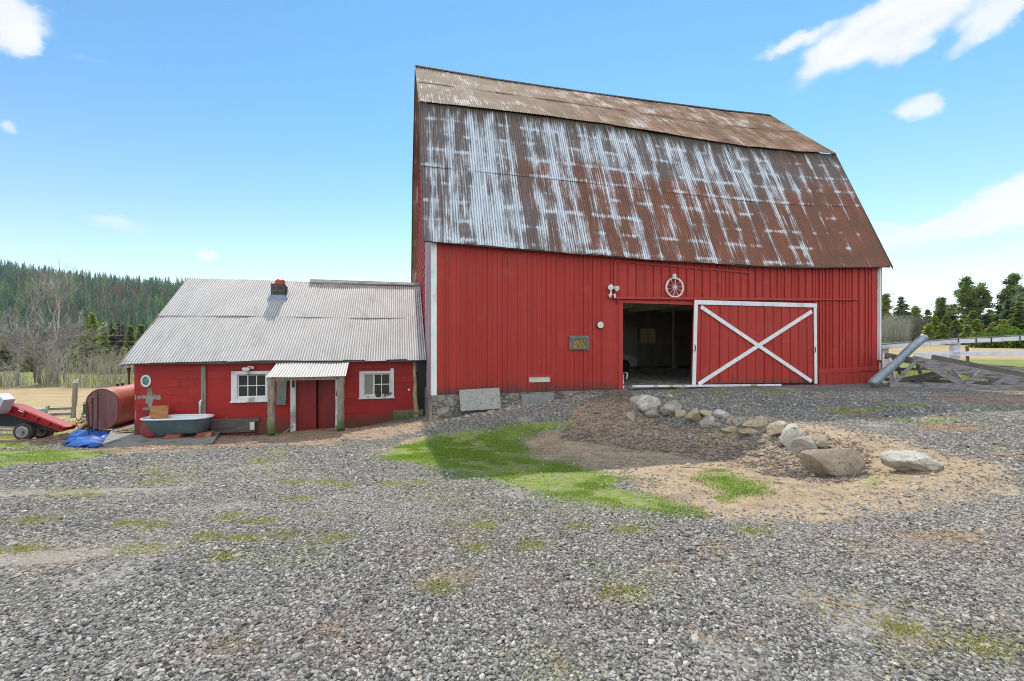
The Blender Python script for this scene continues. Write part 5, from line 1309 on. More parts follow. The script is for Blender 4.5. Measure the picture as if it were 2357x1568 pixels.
def stick_pile(name, cx_, cy_, sx_, sy_, n, mt, label, L=(.3, .9), r=(.006, .018), lift=.25, cat='brush pile', diry=.35):
    mb = MB(); c = gp(cx_, cy_)
    for i in range(n):
        p = c + Vector((rr.gauss(0, sx_), rr.gauss(0, sy_), 0)); p.z = h(p.x, p.y) + rr.uniform(.0, lift) * max(0, 1 - abs(p.x - c.x) / (2 * sx_))
        a = rr.gauss(.25, diry); l = rr.uniform(*L); d = Vector((cos(a), sin(a), rr.uniform(-.12, .15)))
        q = p + d * l; q.z = max(q.z, h(q.x, q.y) + .01); md = p.lerp(q, .5) + Vector((rr.uniform(-.04, .04), 0, rr.uniform(-.01, .05))); rad = rr.uniform(*r)
        mb.tube([p, md, q], [rad, rad * .85, rad * .5], 5)
    return mb.build(name, mt, base=c, label=label, cat=cat, kind='stuff')
stick_pile('brush_pile', 165, 1012, .55, .28, 150, M['stick'], 'pile of cut brush sticks between the trailer and the blue tarp')
stick_pile('brush_pile', 120, 1020, .6, .3, 60, M['stick'], 'loose scatter of thin sticks beside the trailer wheel', lift=.05)
stick_pile('kindling', 208, 1004, .35, .3, 70, M['dark_wood'], 'dark twigs and scrap under the iron stakes', lift=.35)
for i, (px, py, lab) in enumerate(((283, 999, 'pale split log lowest in the firewood under the tank end'), (293, 994, 'pale split log above the lowest in the firewood by the wall corner'), (300, 989, 'pale split log nearest the red wall corner'), (288, 988, 'pale split log topmost in the firewood beside the tank'), (277, 994, 'short dark split log leftmost in the firewood under the tank'))):
    p = at(px, py, 13.15 + .06 * i); p.z = max(p.z, h(p.x, p.y) + .06); R = Matrix.Rotation(rr.uniform(-.5, .5), 3, 'Z') @ Matrix.Rotation(rr.uniform(-.15, .15), 3, 'Y')
    mb = MB(); d = R @ Vector((1, .2, 0)); mb.tube([p - d * .17, p + d * .17], [.06, .055], 5, True, .2); mb.build('firewood', M['log_dark'] if i == 4 else M['log_bark'], base=p, label=lab, cat='firewood', group='firewood between tank and wall')
# fence post with a white cap, far rail fence, green implement
g = gp(168, 962, 16); top = at(174, 880, g.y)
mb = MB(); mb.tube([Vector((g.x, g.y, g.z - .1)), Vector((g.x, g.y, g.z)).lerp(top, .5) + Vector((.02, 0, 0)), top], [.155, .14, .11], 9, True, .08)
pst = empty('fence_post', g, 'tall weathered fence post with a white cap at the edge of the left field', 'fence post'); mb.build('post', M['post_wood'], pst)
mb = MB(); mb.tube([top - Vector((0, 0, .02)), top + Vector((0, 0, .10))], [.14, .12], 10); mb.tube([top + Vector((-.1, 0, .1)), top + Vector((.12, 0, .16))], .05, 7); mb.build('post_cap', M['lamp_white'], pst)
rf_ = empty('rail_fence', gp(120, 955, 15), 'low weathered rail fence crossing the grass behind the trailer', 'fence')
Yf = gp(120, 958, 15).y
for (a, b_) in (((60, 944), (172, 940)), ((60, 957), (172, 952))):
    mb = MB(); mb.beam(at(*a, Yf), at(*b_, Yf + .5), .05, .15); mb.build('rail', M['grey_rail'], rf_)
for px, tw in ((107, 1), (168, 0), (74, 0)):
    g = Vector((at(px, 950, Yf).x, Yf, 0)); g.z = h(g.x, g.y); mb = MB(); t_ = at(px - 2, 936 if tw else 940, Yf)
    mb.tube([g - Vector((0, 0, .1)), Vector((g.x, Yf, t_.z))], .07, 7)
    if tw: mb.tube([Vector((g.x, Yf, t_.z - .3)), Vector((g.x + .18, Yf, t_.z + .05))], .05, 6)
    mb.build('post', M['grey_rail'], rf_)
mb = MB(); p = at(89, 945, Yf - .5); mb.box((p.x, p.y, p.z), (.75, .5, .28)); mb.build('feed_bin', simple('pale green metal', (.35, .46, .38), (.28, .38, .32), 4, .5), base=p, label='pale green metal bin by the rail fence behind the trailer', cat='bin', bevel=.03)
gi = gp(203, 962, 15); Yg = 19.5; gi = Vector((at(203, 950, Yg).x, Yg, 0)); gi.z = h(gi.x, gi.y)
im = empty('implement_frame', gi, 'green metal farm implement frame behind the log stack', 'farm implement')
for nm, a, b_, w_ in (('upright', (193, 966), (196, 932), .09), ('upright', (212, 966), (214, 932), .09), ('top_bar', (193, 932), (216, 931), .09), ('cross_bar', (190, 954), (214, 953), .12)):
    mb = MB(); mb.beam(at(*a, Yg), at(*b_, Yg), w_, w_); mb.build(nm, M['green_paint'], im, bevel=.01)

# ------------------------------------------------------------------ right side: culvert, trusses, fence
A = gp(2009, 894); A.z += .16; Bp = at(2126, 777, 16.2)
mb = MB(); n = 150; d = (Bp - A); V = []; rings = []
for i in range(n + 1):
    t = i / n; p = A + d * t + Vector((.012 * sin(t * 7), 0, .012 * sin(t * 9 + 1))); rings.append((p, .118 * (1 - .10 * t) + .026 * (1 - 2 * (i % 6) / 5)))
mb.tube([p for p, r in rings], [r for p, r in rings], 20, False)
cu_ = mb.build('culvert_pipe', M['galv_pipe'], base=A, label='blue grey corrugated metal culvert pipe leaning up on the white fence', cat='culvert pipe', angle=25)
cu_.modifiers.new('thick', 'SOLIDIFY').thickness = .008
def truss(name, label, items, Y0, Y1, mt='grey_wood'):
    g = Vector((at(2100, 885, Y0).x, Y0, h(at(2100, 885, Y0).x, Y0))); t_ = empty(name, g, label, 'roof truss', 'fallen roof trusses by the barn')
    for (nm, a, b_, hgt, th_, dy0, dy1) in items:
        P = at(*a, Y0 + dy0); Q = at(*b_, Y0 + dy1); mb = MB(); mb.beam(P, Q, th_, hgt); mb.build(nm, M[mt], t_, bevel=.006)
    return t_
truss('roof_truss', 'grey wooden roof truss lying at the front of the heap beside the barn', [
    ('bottom_chord', (2045, 886), (2420, 897), .17, .12, 0, -.9), ('top_chord', (2100, 829), (2420, 893), .30, .06, .25, -.75), ('top_plate', (2106, 822), (2420, 884), .05, .22, .3, -.7),
    ('web', (2106, 828), (2222, 888), .17, .05, .1, -.35), ('web', (2258, 857), (2223, 887), .16, .05, -.4, -.4), ('web', (2186, 850), (2214, 886), .20, .05, .0, -.3),
    ('web', (2108, 832), (2056, 884), .11, .06, .1, .0), ('web', (2310, 872), (2285, 888), .12, .05, -.5, -.5), ('gusset', (2196, 846), (2190, 864), .22, .03, -.02, -.05)], 14.9, 0)
truss('roof_truss', 'darker wooden roof truss lying behind the front one against the white fence', [
    ('bottom_chord', (2040, 873), (2420, 887), .12, .10, 0, -.2), ('top_chord', (2038, 819), (2118, 834), .22, .06, 0, 0), ('top_chord', (2145, 823), (2420, 877), .20, .07, .1, -.4), ('web', (2110, 835), (2125, 877), .09, .05, .1, .1), ('web', (2062, 830), (2076, 872), .09, .05, .2, .2),
    ('web', (2070, 877), (2172, 855), .16, .05, -.2, -.1), ('web', (2105, 881), (2195, 860), .12, .05, -.2, -.1), ('web', (2240, 862), (2225, 882), .10, .05, .0, .0), ('web', (2272, 866), (2290, 884), .14, .05, -.1, -.1), ('web', (2050, 851), (2145, 848), .10, .05, .25, .25)], 15.7, 0, 'dark_wood')
for (a, b_, Y, w_, lab) in (((2300, 853), (2420, 870), 15.6, .12, 'thin grey plank on top of the truss heap at the right edge'), ((2180, 836), (2360, 850), 16.0, .14, 'grey plank sticking up behind the truss heap'), ((2040, 828), (2056, 884), 15.4, .11, 'pale upright board leaning between the barn corner and the trusses'), ((2048, 824), (2062, 886), 15.3, .07, 'narrow pale lath leaning beside the barn corner')):
    P = at(*a, Y); mb = MB(); mb.beam(P, at(*b_, Y - .2), .04, w_); mb.build('loose_board', M['grey_wood'] if Y > 15.5 else M['white_worn'], base=P, label=lab, cat='board', group='loose boards on the truss heap', bevel=.004)
# white fence
Y0, Y1 = 17.3, 16.4
def FY(px): return Y0 + (Y1 - Y0) * (px - 2030) / 330
wf = empty('white_fence', Vector((at(2200, 850, FY(2200)).x, FY(2200), h(at(2200, 850, FY(2200)).x, FY(2200)))), 'white painted board fence running right from the barn corner to the field edge', 'fence')
def frail(pts, hgt, tk=.045):
    for i in range(len(pts) - 1):
        a, b_ = pts[i], pts[i + 1]; mb = MB(); P = at(*a, FY(a[0])); Q = at(*b_, FY(b_[0])); P += (Q - P).normalized() * .008; Q -= (Q - P).normalized() * .008
        mb.beam(P, Q, tk, hgt); mb.build('rail', M['fence_white'], wf, bevel=.006)
frail([(2026, 799.5), (2140, 791), (2206, 786), (2247, 784), (2282, 782.5), (2348, 779), (2500, 771), (2680, 762), (2900, 751)], .155)
frail([(2105, 817), (2206, 815), (2248, 814), (2286, 813), (2500, 810), (2700, 807), (2900, 804)], .17)
mb = MB()
for (a, b_) in (((2026, 792.5), (2206, 779.5)), ((2206, 779.5), (2440, 767)), ((2440, 767), (2900, 743))): mb.beam(at(*a, FY(a[0]) + .05), at(*b_, FY(b_[0]) + .05), .17, .03)
mb.build('cap_rail', M['grey_wood'], wf)
for px, w_ in ((2204, .29), (2040, .24), (2380, .29), (2560, .29), (2740, .29), (2890, .29)):
    Y = FY(px) + .1; p = at(px, 790, Y); g = h(p.x, Y); mb = MB(); mb.box((p.x, Y + .1, (p.z + g) / 2 - .1), (w_, .14, p.z - g + .2)); mb.build('post', M['fence_white'], wf, bevel=.008)
for px, py in ((2206, 783), (2247, 784), (2282, 782), (2348, 778)):
    mb = MB(); p = at(px, py, FY(px) - .03); mb.box(p, (.02, .02, .17)); mb.build('bracket', M['rust'], wf)
g = gp(2228, 806, 17); g = Vector((at(2228, 806, 24).x, 24, h(at(2228, 806, 24).x, 24))); mb = MB(); t_ = at(2226, 797, 24); mb.tube([g - Vector((0, 0, .1)), Vector((t_.x, 24, t_.z))], .07, 7, True, .1); mb.build('stump_post', M['dark_wood'], base=g, label='short dark broken post in the field behind the white fence', cat='post')
# ------------------------------------------------------------------ ground sheet
def gpoly(pts): return [tuple(gp(*p).xy) for p in pts]
def axis_grid(lo, hi, step, far_lo, far_hi, g=1.16):
    a = list(np.arange(lo, hi, step)); s = step; x = a[-1]
    while x < far_hi: s *= g; x += s; a.append(x)
    s = step; x = lo; b = []
    while x > far_lo: s *= g; x -= s; b.append(x)
    return np.array(b[::-1] + a)
gx = axis_grid(-20, 20, .11, -2200, 2200, 1.13); gy = axis_grid(1.0, 18, .085, -70, 2400, 1.07)
X, Y = np.meshgrid(gx, gy, indexing='ij'); Z = H(X, Y)
def zone(polys, soft=.3):
    z = np.zeros(X.shape); nr = (np.abs(X) < 60) & (Y > 0) & (Y < 60)
    for p in polys:
        d = poly_sdf(X[nr], Y[nr], p); z[nr] = np.maximum(z[nr], sm(.5 - d / (2 * soft)))
    return z
def ell(px, py, rx, ry, n=14):
    return gpoly([(px + rx * cos(2 * pi * i / n), py + ry * sin(2 * pi * i / n)) for i in range(n)])
GRASS = [gpoly(p) for p in (
    [(868, 1046), (900, 1030), (950, 1012), (1050, 990), (1130, 985), (1200, 972), (1330, 962), (1310, 985), (1200, 1008), (1225, 1035), (1240, 1055), (1330, 1072), (1448, 1100), (1420, 1122), (1470, 1130), (1560, 1142), (1600, 1165), (1645, 1192), (1560, 1186), (1400, 1168), (1290, 1150), (1200, 1128), (1130, 1108), (1000, 1078), (900, 1062)],
    [(1605, 1095), (1660, 1080), (1700, 1085), (1745, 1112), (1768, 1140), (1700, 1145), (1640, 1128)], [(1650, 1145), (1730, 1140), (1740, 1150), (1660, 1160)],
    [(-60, 1040), (150, 1036), (275, 1040), (225, 1056), (100, 1066), (-60, 1084)], [(-60, 1018), (60, 1020), (120, 1027), (60, 1030), (-60, 1034)])]
GRASS += [ell(*e) for e in ((2150, 968, 70, 9), (1950, 944, 80, 7), (2085, 934, 60, 7), (2260, 942, 70, 5), (1660, 908, 26, 5), (1790, 906, 50, 5), (2240, 990, 25, 4), (2300, 1028, 22, 10), (2008, 1110, 14, 18), (1672, 985, 20, 8), (1560, 900, 20, 4))]
SAND = [gpoly([(1150, 1030), (1230, 1002), (1300, 985), (1430, 950), (1460, 960), (1560, 985), (1700, 1000), (1800, 1030), (1850, 1010), (1800, 972), (1900, 976), (2060, 1010), (2200, 1042), (2330, 1082), (2348, 1118), (2300, 1152), (2100, 1182), (1900, 1202), (1650, 1198), (1500, 1155), (1440, 1105), (1250, 1062)]),
        gpoly([(860, 1040), (930, 1010), (1010, 1000), (1020, 1015), (930, 1032)]), gpoly([(1620, 955), (1780, 960), (1900, 976), (1800, 985), (1700, 985)])]
MULCH = [gpoly([(1300, 972), (1420, 898), (1452, 905), (1470, 950), (1560, 985), (1700, 1000), (1800, 1040), (1835, 1062), (1870, 1100), (1800, 1100), (1700, 1066), (1550, 1046), (1400, 1026), (1290, 1010)]),
         gpoly([(1870, 1040), (1900, 1010), (2010, 1030), (2000, 1062), (1985, 1090), (1950, 1112), (1860, 1112), (1820, 1090)]),
         gpoly([(480, 1003), (620, 1000), (800, 985), (985, 968), (1040, 962), (990, 990), (900, 1006), (850, 1014), (790, 1010), (770, 1026), (620, 1024), (500, 1032), (280, 1046), (200, 1036), (235, 1028)]),
         gpoly([(2140, 906), (2420, 902), (2420, 936), (2280, 932), (2150, 920)]), gpoly([(0, 985), (150, 985), (235, 1000), (230, 1025), (120, 1022), (0, 1020)])]
TRACK = [gpoly([(-80, 1262), (150, 1255), (430, 1240), (440, 1256), (250, 1284), (100, 1310), (-80, 1320)]), gpoly([(-80, 1128), (250, 1122), (420, 1118), (420, 1128), (150, 1142), (-80, 1148)]), gpoly([(440, 1168), (540, 1160), (540, 1172), (450, 1178)])]
MOSS = [ell(*e) for e in ((350, 1087, 16, 5), (360, 1110, 30, 5), (170, 1130, 24, 7), (200, 1141, 20, 4), (675, 1110, 26, 5), (750, 1110, 18, 5), (795, 1118, 14, 4), (905, 1114, 34, 7), (970, 1112, 22, 5), (690, 1148, 22, 6), (80, 1198, 30, 9), (295, 1205, 20, 5), (350, 1210, 18, 10), (525, 1190, 14, 5), (590, 1200, 34, 7), (660, 1230, 22, 7), (570, 1240, 40, 9), (770, 1237, 36, 8), (480, 1236, 20, 9), (330, 1265, 60, 9), (520, 1282, 40, 7), (1110, 1212, 30, 8), (1095, 1262, 14, 8), (1010, 1352, 30, 8), (1445, 1222, 26, 10), (1220, 1255, 16, 12), (1440, 1365, 26, 9), (2270, 1490, 40, 20), (2080, 1448, 26, 8), (1730, 1222, 30, 7), (1330, 1213, 14, 6), (640, 1040, 30, 6), (600, 1062, 30, 7), (60, 1265, 40, 8))]
SOIL = [ell(*e) for e in ((1060, 1240, 30, 9), (960, 1276, 20, 14), (1050, 1322, 60, 14), (530, 1490, 46, 18), (780, 1445, 40, 12), (830, 1492, 24, 9), (140, 1304, 36, 8), (1240, 1335, 12, 12), (1380, 1366, 40, 10), (1530, 1300, 50, 8), (1670, 1262, 60, 10), (1890, 1372, 40, 9), (1960, 1392, 50, 12), (2050, 1405, 44, 12), (1890, 1412, 30, 10), (2090, 1432, 40, 10), (2160, 1235, 110, 14), (2250, 1242, 90, 12), (2200, 1270, 40, 8), (2120, 1475, 50, 10), (2030, 1262, 50, 8), (2310, 1045, 40, 7), (1900, 1195, 60, 8), (2180, 985, 80, 8), (1960, 950, 60, 6))]
zg, zs_, zm, zt_ = zone(GRASS, .3), zone(SAND, .6), zone(MULCH, .5), zone(TRACK, .5)
fines_ = sm((wob(X, Y, 1.1, 7) + .6 * wob(X, Y, 2.7, 8) + .3 * wob(X, Y, 6.3, 9) - .55) / .7) * .75
zp_ = np.stack([zone(MOSS, .14).ravel() * .8, zone(SOIL, .16).ravel() * .8, fines_.ravel()], 1)
left = sm((-2 - X + .0 * Y) / 3)
fd = sm((Y - np.where(X < -11, 13.2, 15.5)) / 1.2) * left * 1.0
band = np.exp(-((Y - 18.0) / 3.6) ** 2)
fgl = left * np.maximum(band * .95 * sm((Y - 13.5) / 1.5), sm((Y - 52) / 14) * .62)
right = 1 - left
fdr = right * sm((Y - 17.4) / .8); fgr = right * (sm((Y - 17.4) / .8) * sm((38 - Y) / 10) + sm((Y - 85) / 20) * .4)
fd = np.maximum(fd, fdr); fgl = np.maximum(fgl, fgr)
fgl = np.maximum(fgl, sm((Y - 140) / 30))
n0, n1 = X.shape; idx = np.arange(n0 * n1).reshape(n0, n1)
Fc = np.stack([idx[:-1, :-1].ravel(), idx[1:, :-1].ravel(), idx[1:, 1:].ravel(), idx[:-1, 1:].ravel()], 1)
g_ = np_mesh('ground', np.stack([X.ravel(), Y.ravel(), Z.ravel()], 1), Fc, M['ground'], smooth=True,
             attrs={'zone_patch': ('POINT', zp_), 'zone': ('POINT', np.stack([zg.ravel(), zs_.ravel(), zm.ravel()], 1)), 'zone_far': ('POINT', np.stack([fd.ravel(), fgl.ravel(), zt_.ravel()], 1))})
g_['kind'] = 'structure'

# ------------------------------------------------------------------ loose gravel
def inpoly_any(x, y, polys, soft=0.0):
    m = np.zeros(len(x), bool)
    for p in polys: m |= poly_sdf(x, y, p) < soft
    return m
def in_barn(x, y, mg=.1):
    dx, dy = x - B0[0], y - B0[1]; u = dx * D1[0] + dy * D1[1]; v = dx * D2[0] + dy * D2[1]
    return ((u > -mg) & (u < L_ + mg) & (v > -mg)) | ((u > CL - .1) & (u < 0) & (v > CVW - mg))
def wedge(n, y0, y1, m=1.22):
    y = np.sqrt(RNG.uniform(y0 ** 2, y1 ** 2, n)); x = RNG.uniform(-1, 1, n) * y * m; return x, y
def build_gravel():
    P = []; S = []
    for (y0, y1, dens, s0, s1) in ((1.3, 3.2, 4200, .0055, .0125), (3.2, 5.5, 2500, .0065, .014), (5.5, 8.5, 900, .009, .019), (8.5, 13.5, 300, .011, .023)):
        n = int(1.22 * (y1 ** 2 - y0 ** 2) * dens); x, y = wedge(n, y0, y1)
        soft = (np.min([poly_sdf(x, y, q) for q in GRASS[:5]], 0) < RNG.normal(-.02, .12, n)) | (poly_sdf(x, y, SAND[0]) < RNG.normal(-.15, .35, n)) | inpoly_any(x, y, MULCH[:4], 0) | inpoly_any(x, y, TRACK, -.1) | (inpoly_any(x, y, MOSS + SOIL, -.02) & (RNG.random(n) < .6)) | (poly_sdf(x, y, [(p.x, p.y) for p in sl]) < .05)
        patch = wob(x, y, 1.1, 7) + .6 * wob(x, y, 2.7, 8) + .3 * wob(x, y, 6.3, 9)
        keep = (~in_barn(x, y)) & np.where(soft, RNG.random(n) < .03, RNG.random(n) < np.clip(.9 - .55 * sm((patch - .5) / .7), .1, 1))
        x, y = x[keep], y[keep]
        sc = RNG.uniform(s0, s1, len(x)) * RNG.choice([.45, .7, 1, 1, 1.35], len(x)); sc = np.where(RNG.random(len(x)) < .006, sc * 1.9, sc)
        z = H(x, y) + sc * RNG.uniform(-.1, .42, len(x)); P.append(np.stack([x, y, z], 1)); S.append(sc)
    P = np.concatenate(P); S = np.concatenate(S); n = len(P)
    me = bpy.data.meshes.new('gravel_stones'); me.vertices.add(n); me.vertices.foreach_set('co', P.ravel())
    me.attributes.new('sc', 'FLOAT', 'POINT').data.foreach_set('value', S)
    me.attributes.new('tone', 'FLOAT', 'POINT').data.foreach_set('value', np.clip(RNG.normal(.46, .20, n), 0, 1))
    me.attributes.new('vi', 'INT', 'POINT').data.foreach_set('value', RNG.integers(0, 7, n).astype(np.int32))
    xx, yy = P[:, 0], P[:, 1]
    def soft_any(polys, sft): return np.max([sm(.5 - poly_sdf(xx, yy, q) / (2 * sft)) for q in polys], 0)
    wn_ = .5 + .5 * wob(xx, yy, 2.9, 31); wl_ = .5 + .5 * wob(xx, yy, .8, 33)
    mo = np.clip(soft_any(MOSS, .22) * (.5 + .7 * RNG.random(n)) + sm((wn_ * .6 + wl_ * .6 - .64) / .3) * RNG.random(n) * .9, 0, 1); so2 = np.clip(soft_any(SOIL, .25) * (.4 + .8 * RNG.random(n)), 0, 1)
    du = np.clip(sm((.5 + .5 * wob(xx, yy, .62, 41) * 1.0 + .3 * wob(xx, yy, 1.9, 42) - .45) / .5) * (.35 + .65 * RNG.random(n)) + soft_any(TRACK, .6), 0, 1)
    for nm_, ar_ in (('moss', mo), ('soil', so2), ('dust', du)): me.attributes.new(nm_, 'FLOAT', 'POINT').data.foreach_set('value', ar_)
    rot = np.stack([RNG.normal(0, .38, n), RNG.normal(0, .38, n), RNG.uniform(0, 6.28, n)], 1)
    me.attributes.new('rt', 'FLOAT_VECTOR', 'POINT').data.foreach_set('vector', rot.ravel())
    o = bpy.data.objects.new('gravel_stones', me); COL.objects.link(o); me.materials.append(M['stones']); o['kind'] = 'stuff'
    o['label'] = 'loose crushed grey gravel stones covering the yard in front of the barn'; o['category'] = 'gravel'
    ng = bpy.data.node_groups.new('scatter stones', 'GeometryNodeTree'); ng.interface.new_socket('Geometry', in_out='INPUT', socket_type='NodeSocketGeometry'); ng.interface.new_socket('Geometry', in_out='OUTPUT', socket_type='NodeSocketGeometry')
    N = ng.nodes; Lk = ng.links.new; gi_ = N.new('NodeGroupInput'); go = N.new('NodeGroupOutput')
    jn = N.new('GeometryNodeJoinGeometry')
    for k in range(7):
        ic = N.new('GeometryNodeMeshIcoSphere'); ic.inputs['Radius'].default_value = 1; ic.inputs['Subdivisions'].default_value = 2
        sp = N.new('GeometryNodeSetPosition'); po = N.new('GeometryNodeInputPosition')
        ad = N.new('ShaderNodeVectorMath'); ad.operation = 'ADD'; ad.inputs[1].default_value = (k * 5.1, k * 2.3, k * 1.7)
        nz = N.new('ShaderNodeTexNoise'); nz.inputs['Scale'].default_value = .9; nz.inputs['Detail'].default_value = 1.0
        sb = N.new('ShaderNodeVectorMath'); sb.operation = 'SUBTRACT'; sb.inputs[1].default_value = (.5, .5, .5)
        ml = N.new('ShaderNodeVectorMath'); ml.operation = 'SCALE'; ml.inputs['Scale'].default_value = 1.9
        tf = N.new('GeometryNodeTransform'); tf.inputs['Scale'].default_value = (1.15, .72 + .06 * (k % 4), .48 + .05 * (k % 3))
        im_ = N.new('GeometryNodeGeometryToInstance'); smt = N.new('GeometryNodeSetMaterial'); smt.inputs['Material'].default_value = M['stones']
        ssm = N.new('GeometryNodeSetShadeSmooth'); ssm.inputs['Shade Smooth'].default_value = False
        Lk(po.outputs[0], ad.inputs[0]); Lk(ad.outputs[0], nz.inputs['Vector']); Lk(nz.outputs[1], sb.inputs[0]); Lk(sb.outputs[0], ml.inputs[0]); Lk(ml.outputs[0], sp.inputs['Offset'])
        Lk(ic.outputs[0], sp.inputs[0]); Lk(sp.outputs[0], tf.inputs[0]); Lk(tf.outputs[0], ssm.inputs[0]); Lk(ssm.outputs[0], smt.inputs[0]); Lk(smt.outputs[0], im_.inputs[0]); Lk(im_.outputs[0], jn.inputs[0])
    io = N.new('GeometryNodeInstanceOnPoints'); io.inputs['Pick Instance'].default_value = True
    def attr(nm, dt):
        a = N.new('GeometryNodeInputNamedAttribute'); a.data_type = dt; a.inputs['Name'].default_value = nm
        return next(s for s in a.outputs if s.enabled and s.name == 'Attribute')
    e2r = N.new('FunctionNodeEulerToRotation'); Lk(attr('rt', 'FLOAT_VECTOR'), e2r.inputs[0])
    Lk(gi_.outputs[0], io.inputs['Points']); Lk(jn.outputs[0], io.inputs['Instance']); Lk(attr('vi', 'INT'), io.inputs['Instance Index']); Lk(e2r.outputs[0], io.inputs['Rotation']); Lk(attr('sc', 'FLOAT'), io.inputs['Scale'])
    Lk(io.outputs[0], go.inputs[0]); o.modifiers.new('scatter', 'NODES').node_group = ng
    print('stones', n)
build_gravel()

# ------------------------------------------------------------------ grass
def blades(name, x, y, hmin, hmax, mat, label, w=.0035, lean=.5, base=None):
    n = len(x); z = H(x, y) - .004; hh_ = RNG.uniform(hmin, hmax, n); a = RNG.uniform(0, 2 * pi, n); wd = w * RNG.uniform(.7, 1.4, n)
    dx, dy = np.cos(a), np.sin(a); ln = RNG.uniform(.1, lean, n) * hh_; b = RNG.uniform(0, 2 * pi, n); lx, ly = np.cos(b) * ln, np.sin(b) * ln
    P0 = np.stack([x - dx * wd, y - dy * wd, z], 1); P1 = np.stack([x + dx * wd, y + dy * wd, z], 1)
    P2 = np.stack([x + dx * wd * .7 + lx * .4, y + dy * wd * .7 + ly * .4, z + hh_ * .6], 1); P3 = np.stack([x - dx * wd * .7 + lx * .4, y - dy * wd * .7 + ly * .4, z + hh_ * .6], 1)
    P4 = np.stack([x + lx + dx * wd * .1, y + ly + dy * wd * .1, z + hh_], 1); P5 = np.stack([x + lx - dx * wd * .1, y + ly - dy * wd * .1, z + hh_], 1)
    V = np.stack([P0, P1, P2, P3, P4, P5], 1).reshape(-1, 3); i = np.arange(n)[:, None] * 6
    Fc = np.concatenate([i + np.array([[0, 1, 2, 3]]), i + np.array([[3, 2, 4, 5]])])
    t = np.repeat(RNG.random(n), 6); o = np_mesh(name, V, Fc, mat, attrs={'tint': ('POINT', t)})
    tag(o, label, 'grass', kind='stuff'); return o
def sample_polys(polys, dens, jit=.12):
    XS, YS = [], []
    for p in polys:
        px = [q[0] for q in p]; py = [q[1] for q in p]; A = (max(px) - min(px)) * (max(py) - min(py)); n = int(min(A * dens, 240000))
        x = RNG.uniform(min(px), max(px), n); y = RNG.uniform(min(py), max(py), n); d = poly_sdf(x, y, p)
        k = d < (RNG.normal(0, .2, n) - .02 + .22 * (wob(x, y, 3.1, 3) + .6 * wob(x, y, 7.7, 5)) - .1)
        k &= (wob(x, y, 2.3, 11) + .7 * wob(x, y, 5.9, 12) + .5 * RNG.random(n)) > .12
        XS.append(x[k]); YS.append(y[k])
    return np.concatenate(XS), np.concatenate(YS)
x, y = sample_polys(GRASS[:3], 6500); k = ~in_barn(x, y, 0); blades('grass', x[k], y[k], .012, .036, M['grass'], 'bright green grass sward between the gravel drive and the dirt bank')
x2, y2 = sample_polys(GRASS[3:5], 1500); x3, y3 = sample_polys(GRASS[5:], 2600); x = np.concatenate([x2, x3]); y = np.concatenate([y2, y3]); k = ~in_barn(x, y, 0); blades('grass', x[k], y[k], .012, .034, M['grass'], 'thin patches of short green grass along the yard edges', w=.0045)
# sparse moss-like tufts in the gravel
cx_, cy_ = wedge(1500, 1.5, 13); m_ = (wob(cx_, cy_, 1.3, 21) + .6 * wob(cx_, cy_, 3.1, 22)) > .42; cx_, cy_ = cx_[m_], cy_[m_]
cx_ = np.concatenate([cx_] + [np.array([gp(a, b).x]) for a, b in ((1060, 1330), (1180, 1285), (1400, 1365), (530, 1480), (2280, 1510), (2050, 1440), (580, 1240), (760, 1230), (1110, 1215), (350, 1210), (640, 1155), (680, 1120), (1730, 1300))])
cy_ = np.concatenate([cy_] + [np.array([gp(a, b).y]) for a, b in ((1060, 1330), (1180, 1285), (1400, 1365), (530, 1480), (2280, 1510), (2050, 1440), (580, 1240), (760, 1230), (1110, 1215), (350, 1210), (640, 1155), (680, 1120), (1730, 1300))])
for q in MOSS:
    n_m = 14; a_ = RNG.uniform(0, 2 * pi, n_m); r_ = RNG.random(n_m) ** .5; mx_ = np.mean([p[0] for p in q]); my_ = np.mean([p[1] for p in q]); cx_ = np.concatenate([cx_, mx_ + np.cos(a_) * r_ * (max(p[0] for p in q) - mx_)]); cy_ = np.concatenate([cy_, my_ + np.sin(a_) * r_ * (max(p[1] for p in q) - my_)])
nn = 26; x = np.repeat(cx_, nn) + RNG.normal(0, .055, len(cx_) * nn) * np.repeat(RNG.uniform(.5, 2.2, len(cx_)), nn); y = np.repeat(cy_, nn) + RNG.normal(0, .045, len(cy_) * nn)
k = ~in_barn(x, y); blades('grass', x[k], y[k], .008, .030, M['dry_grass'], 'small mossy yellow green tufts growing through the gravel', w=.0032, lean=1.1)
# long dry grass at the field edge
def rect(n, x0, x1, y0, y1): return RNG.uniform(x0, x1, n), RNG.uniform(y0, y1, n)
x, y = rect(16000, 14, 30, 16.8, 24); blades('grass', x, y, .06, .22, M['dry_grass'], 'long yellow green field grass behind the white fence', w=.008)
x, y = rect(16000, -27, -13, 15.0, 26); k = ~in_barn(x, y, .1); blades('grass', x[k], y[k], .05, .17, M['dry_grass'], 'rough field grass beyond the trailer and log stack', w=.008)
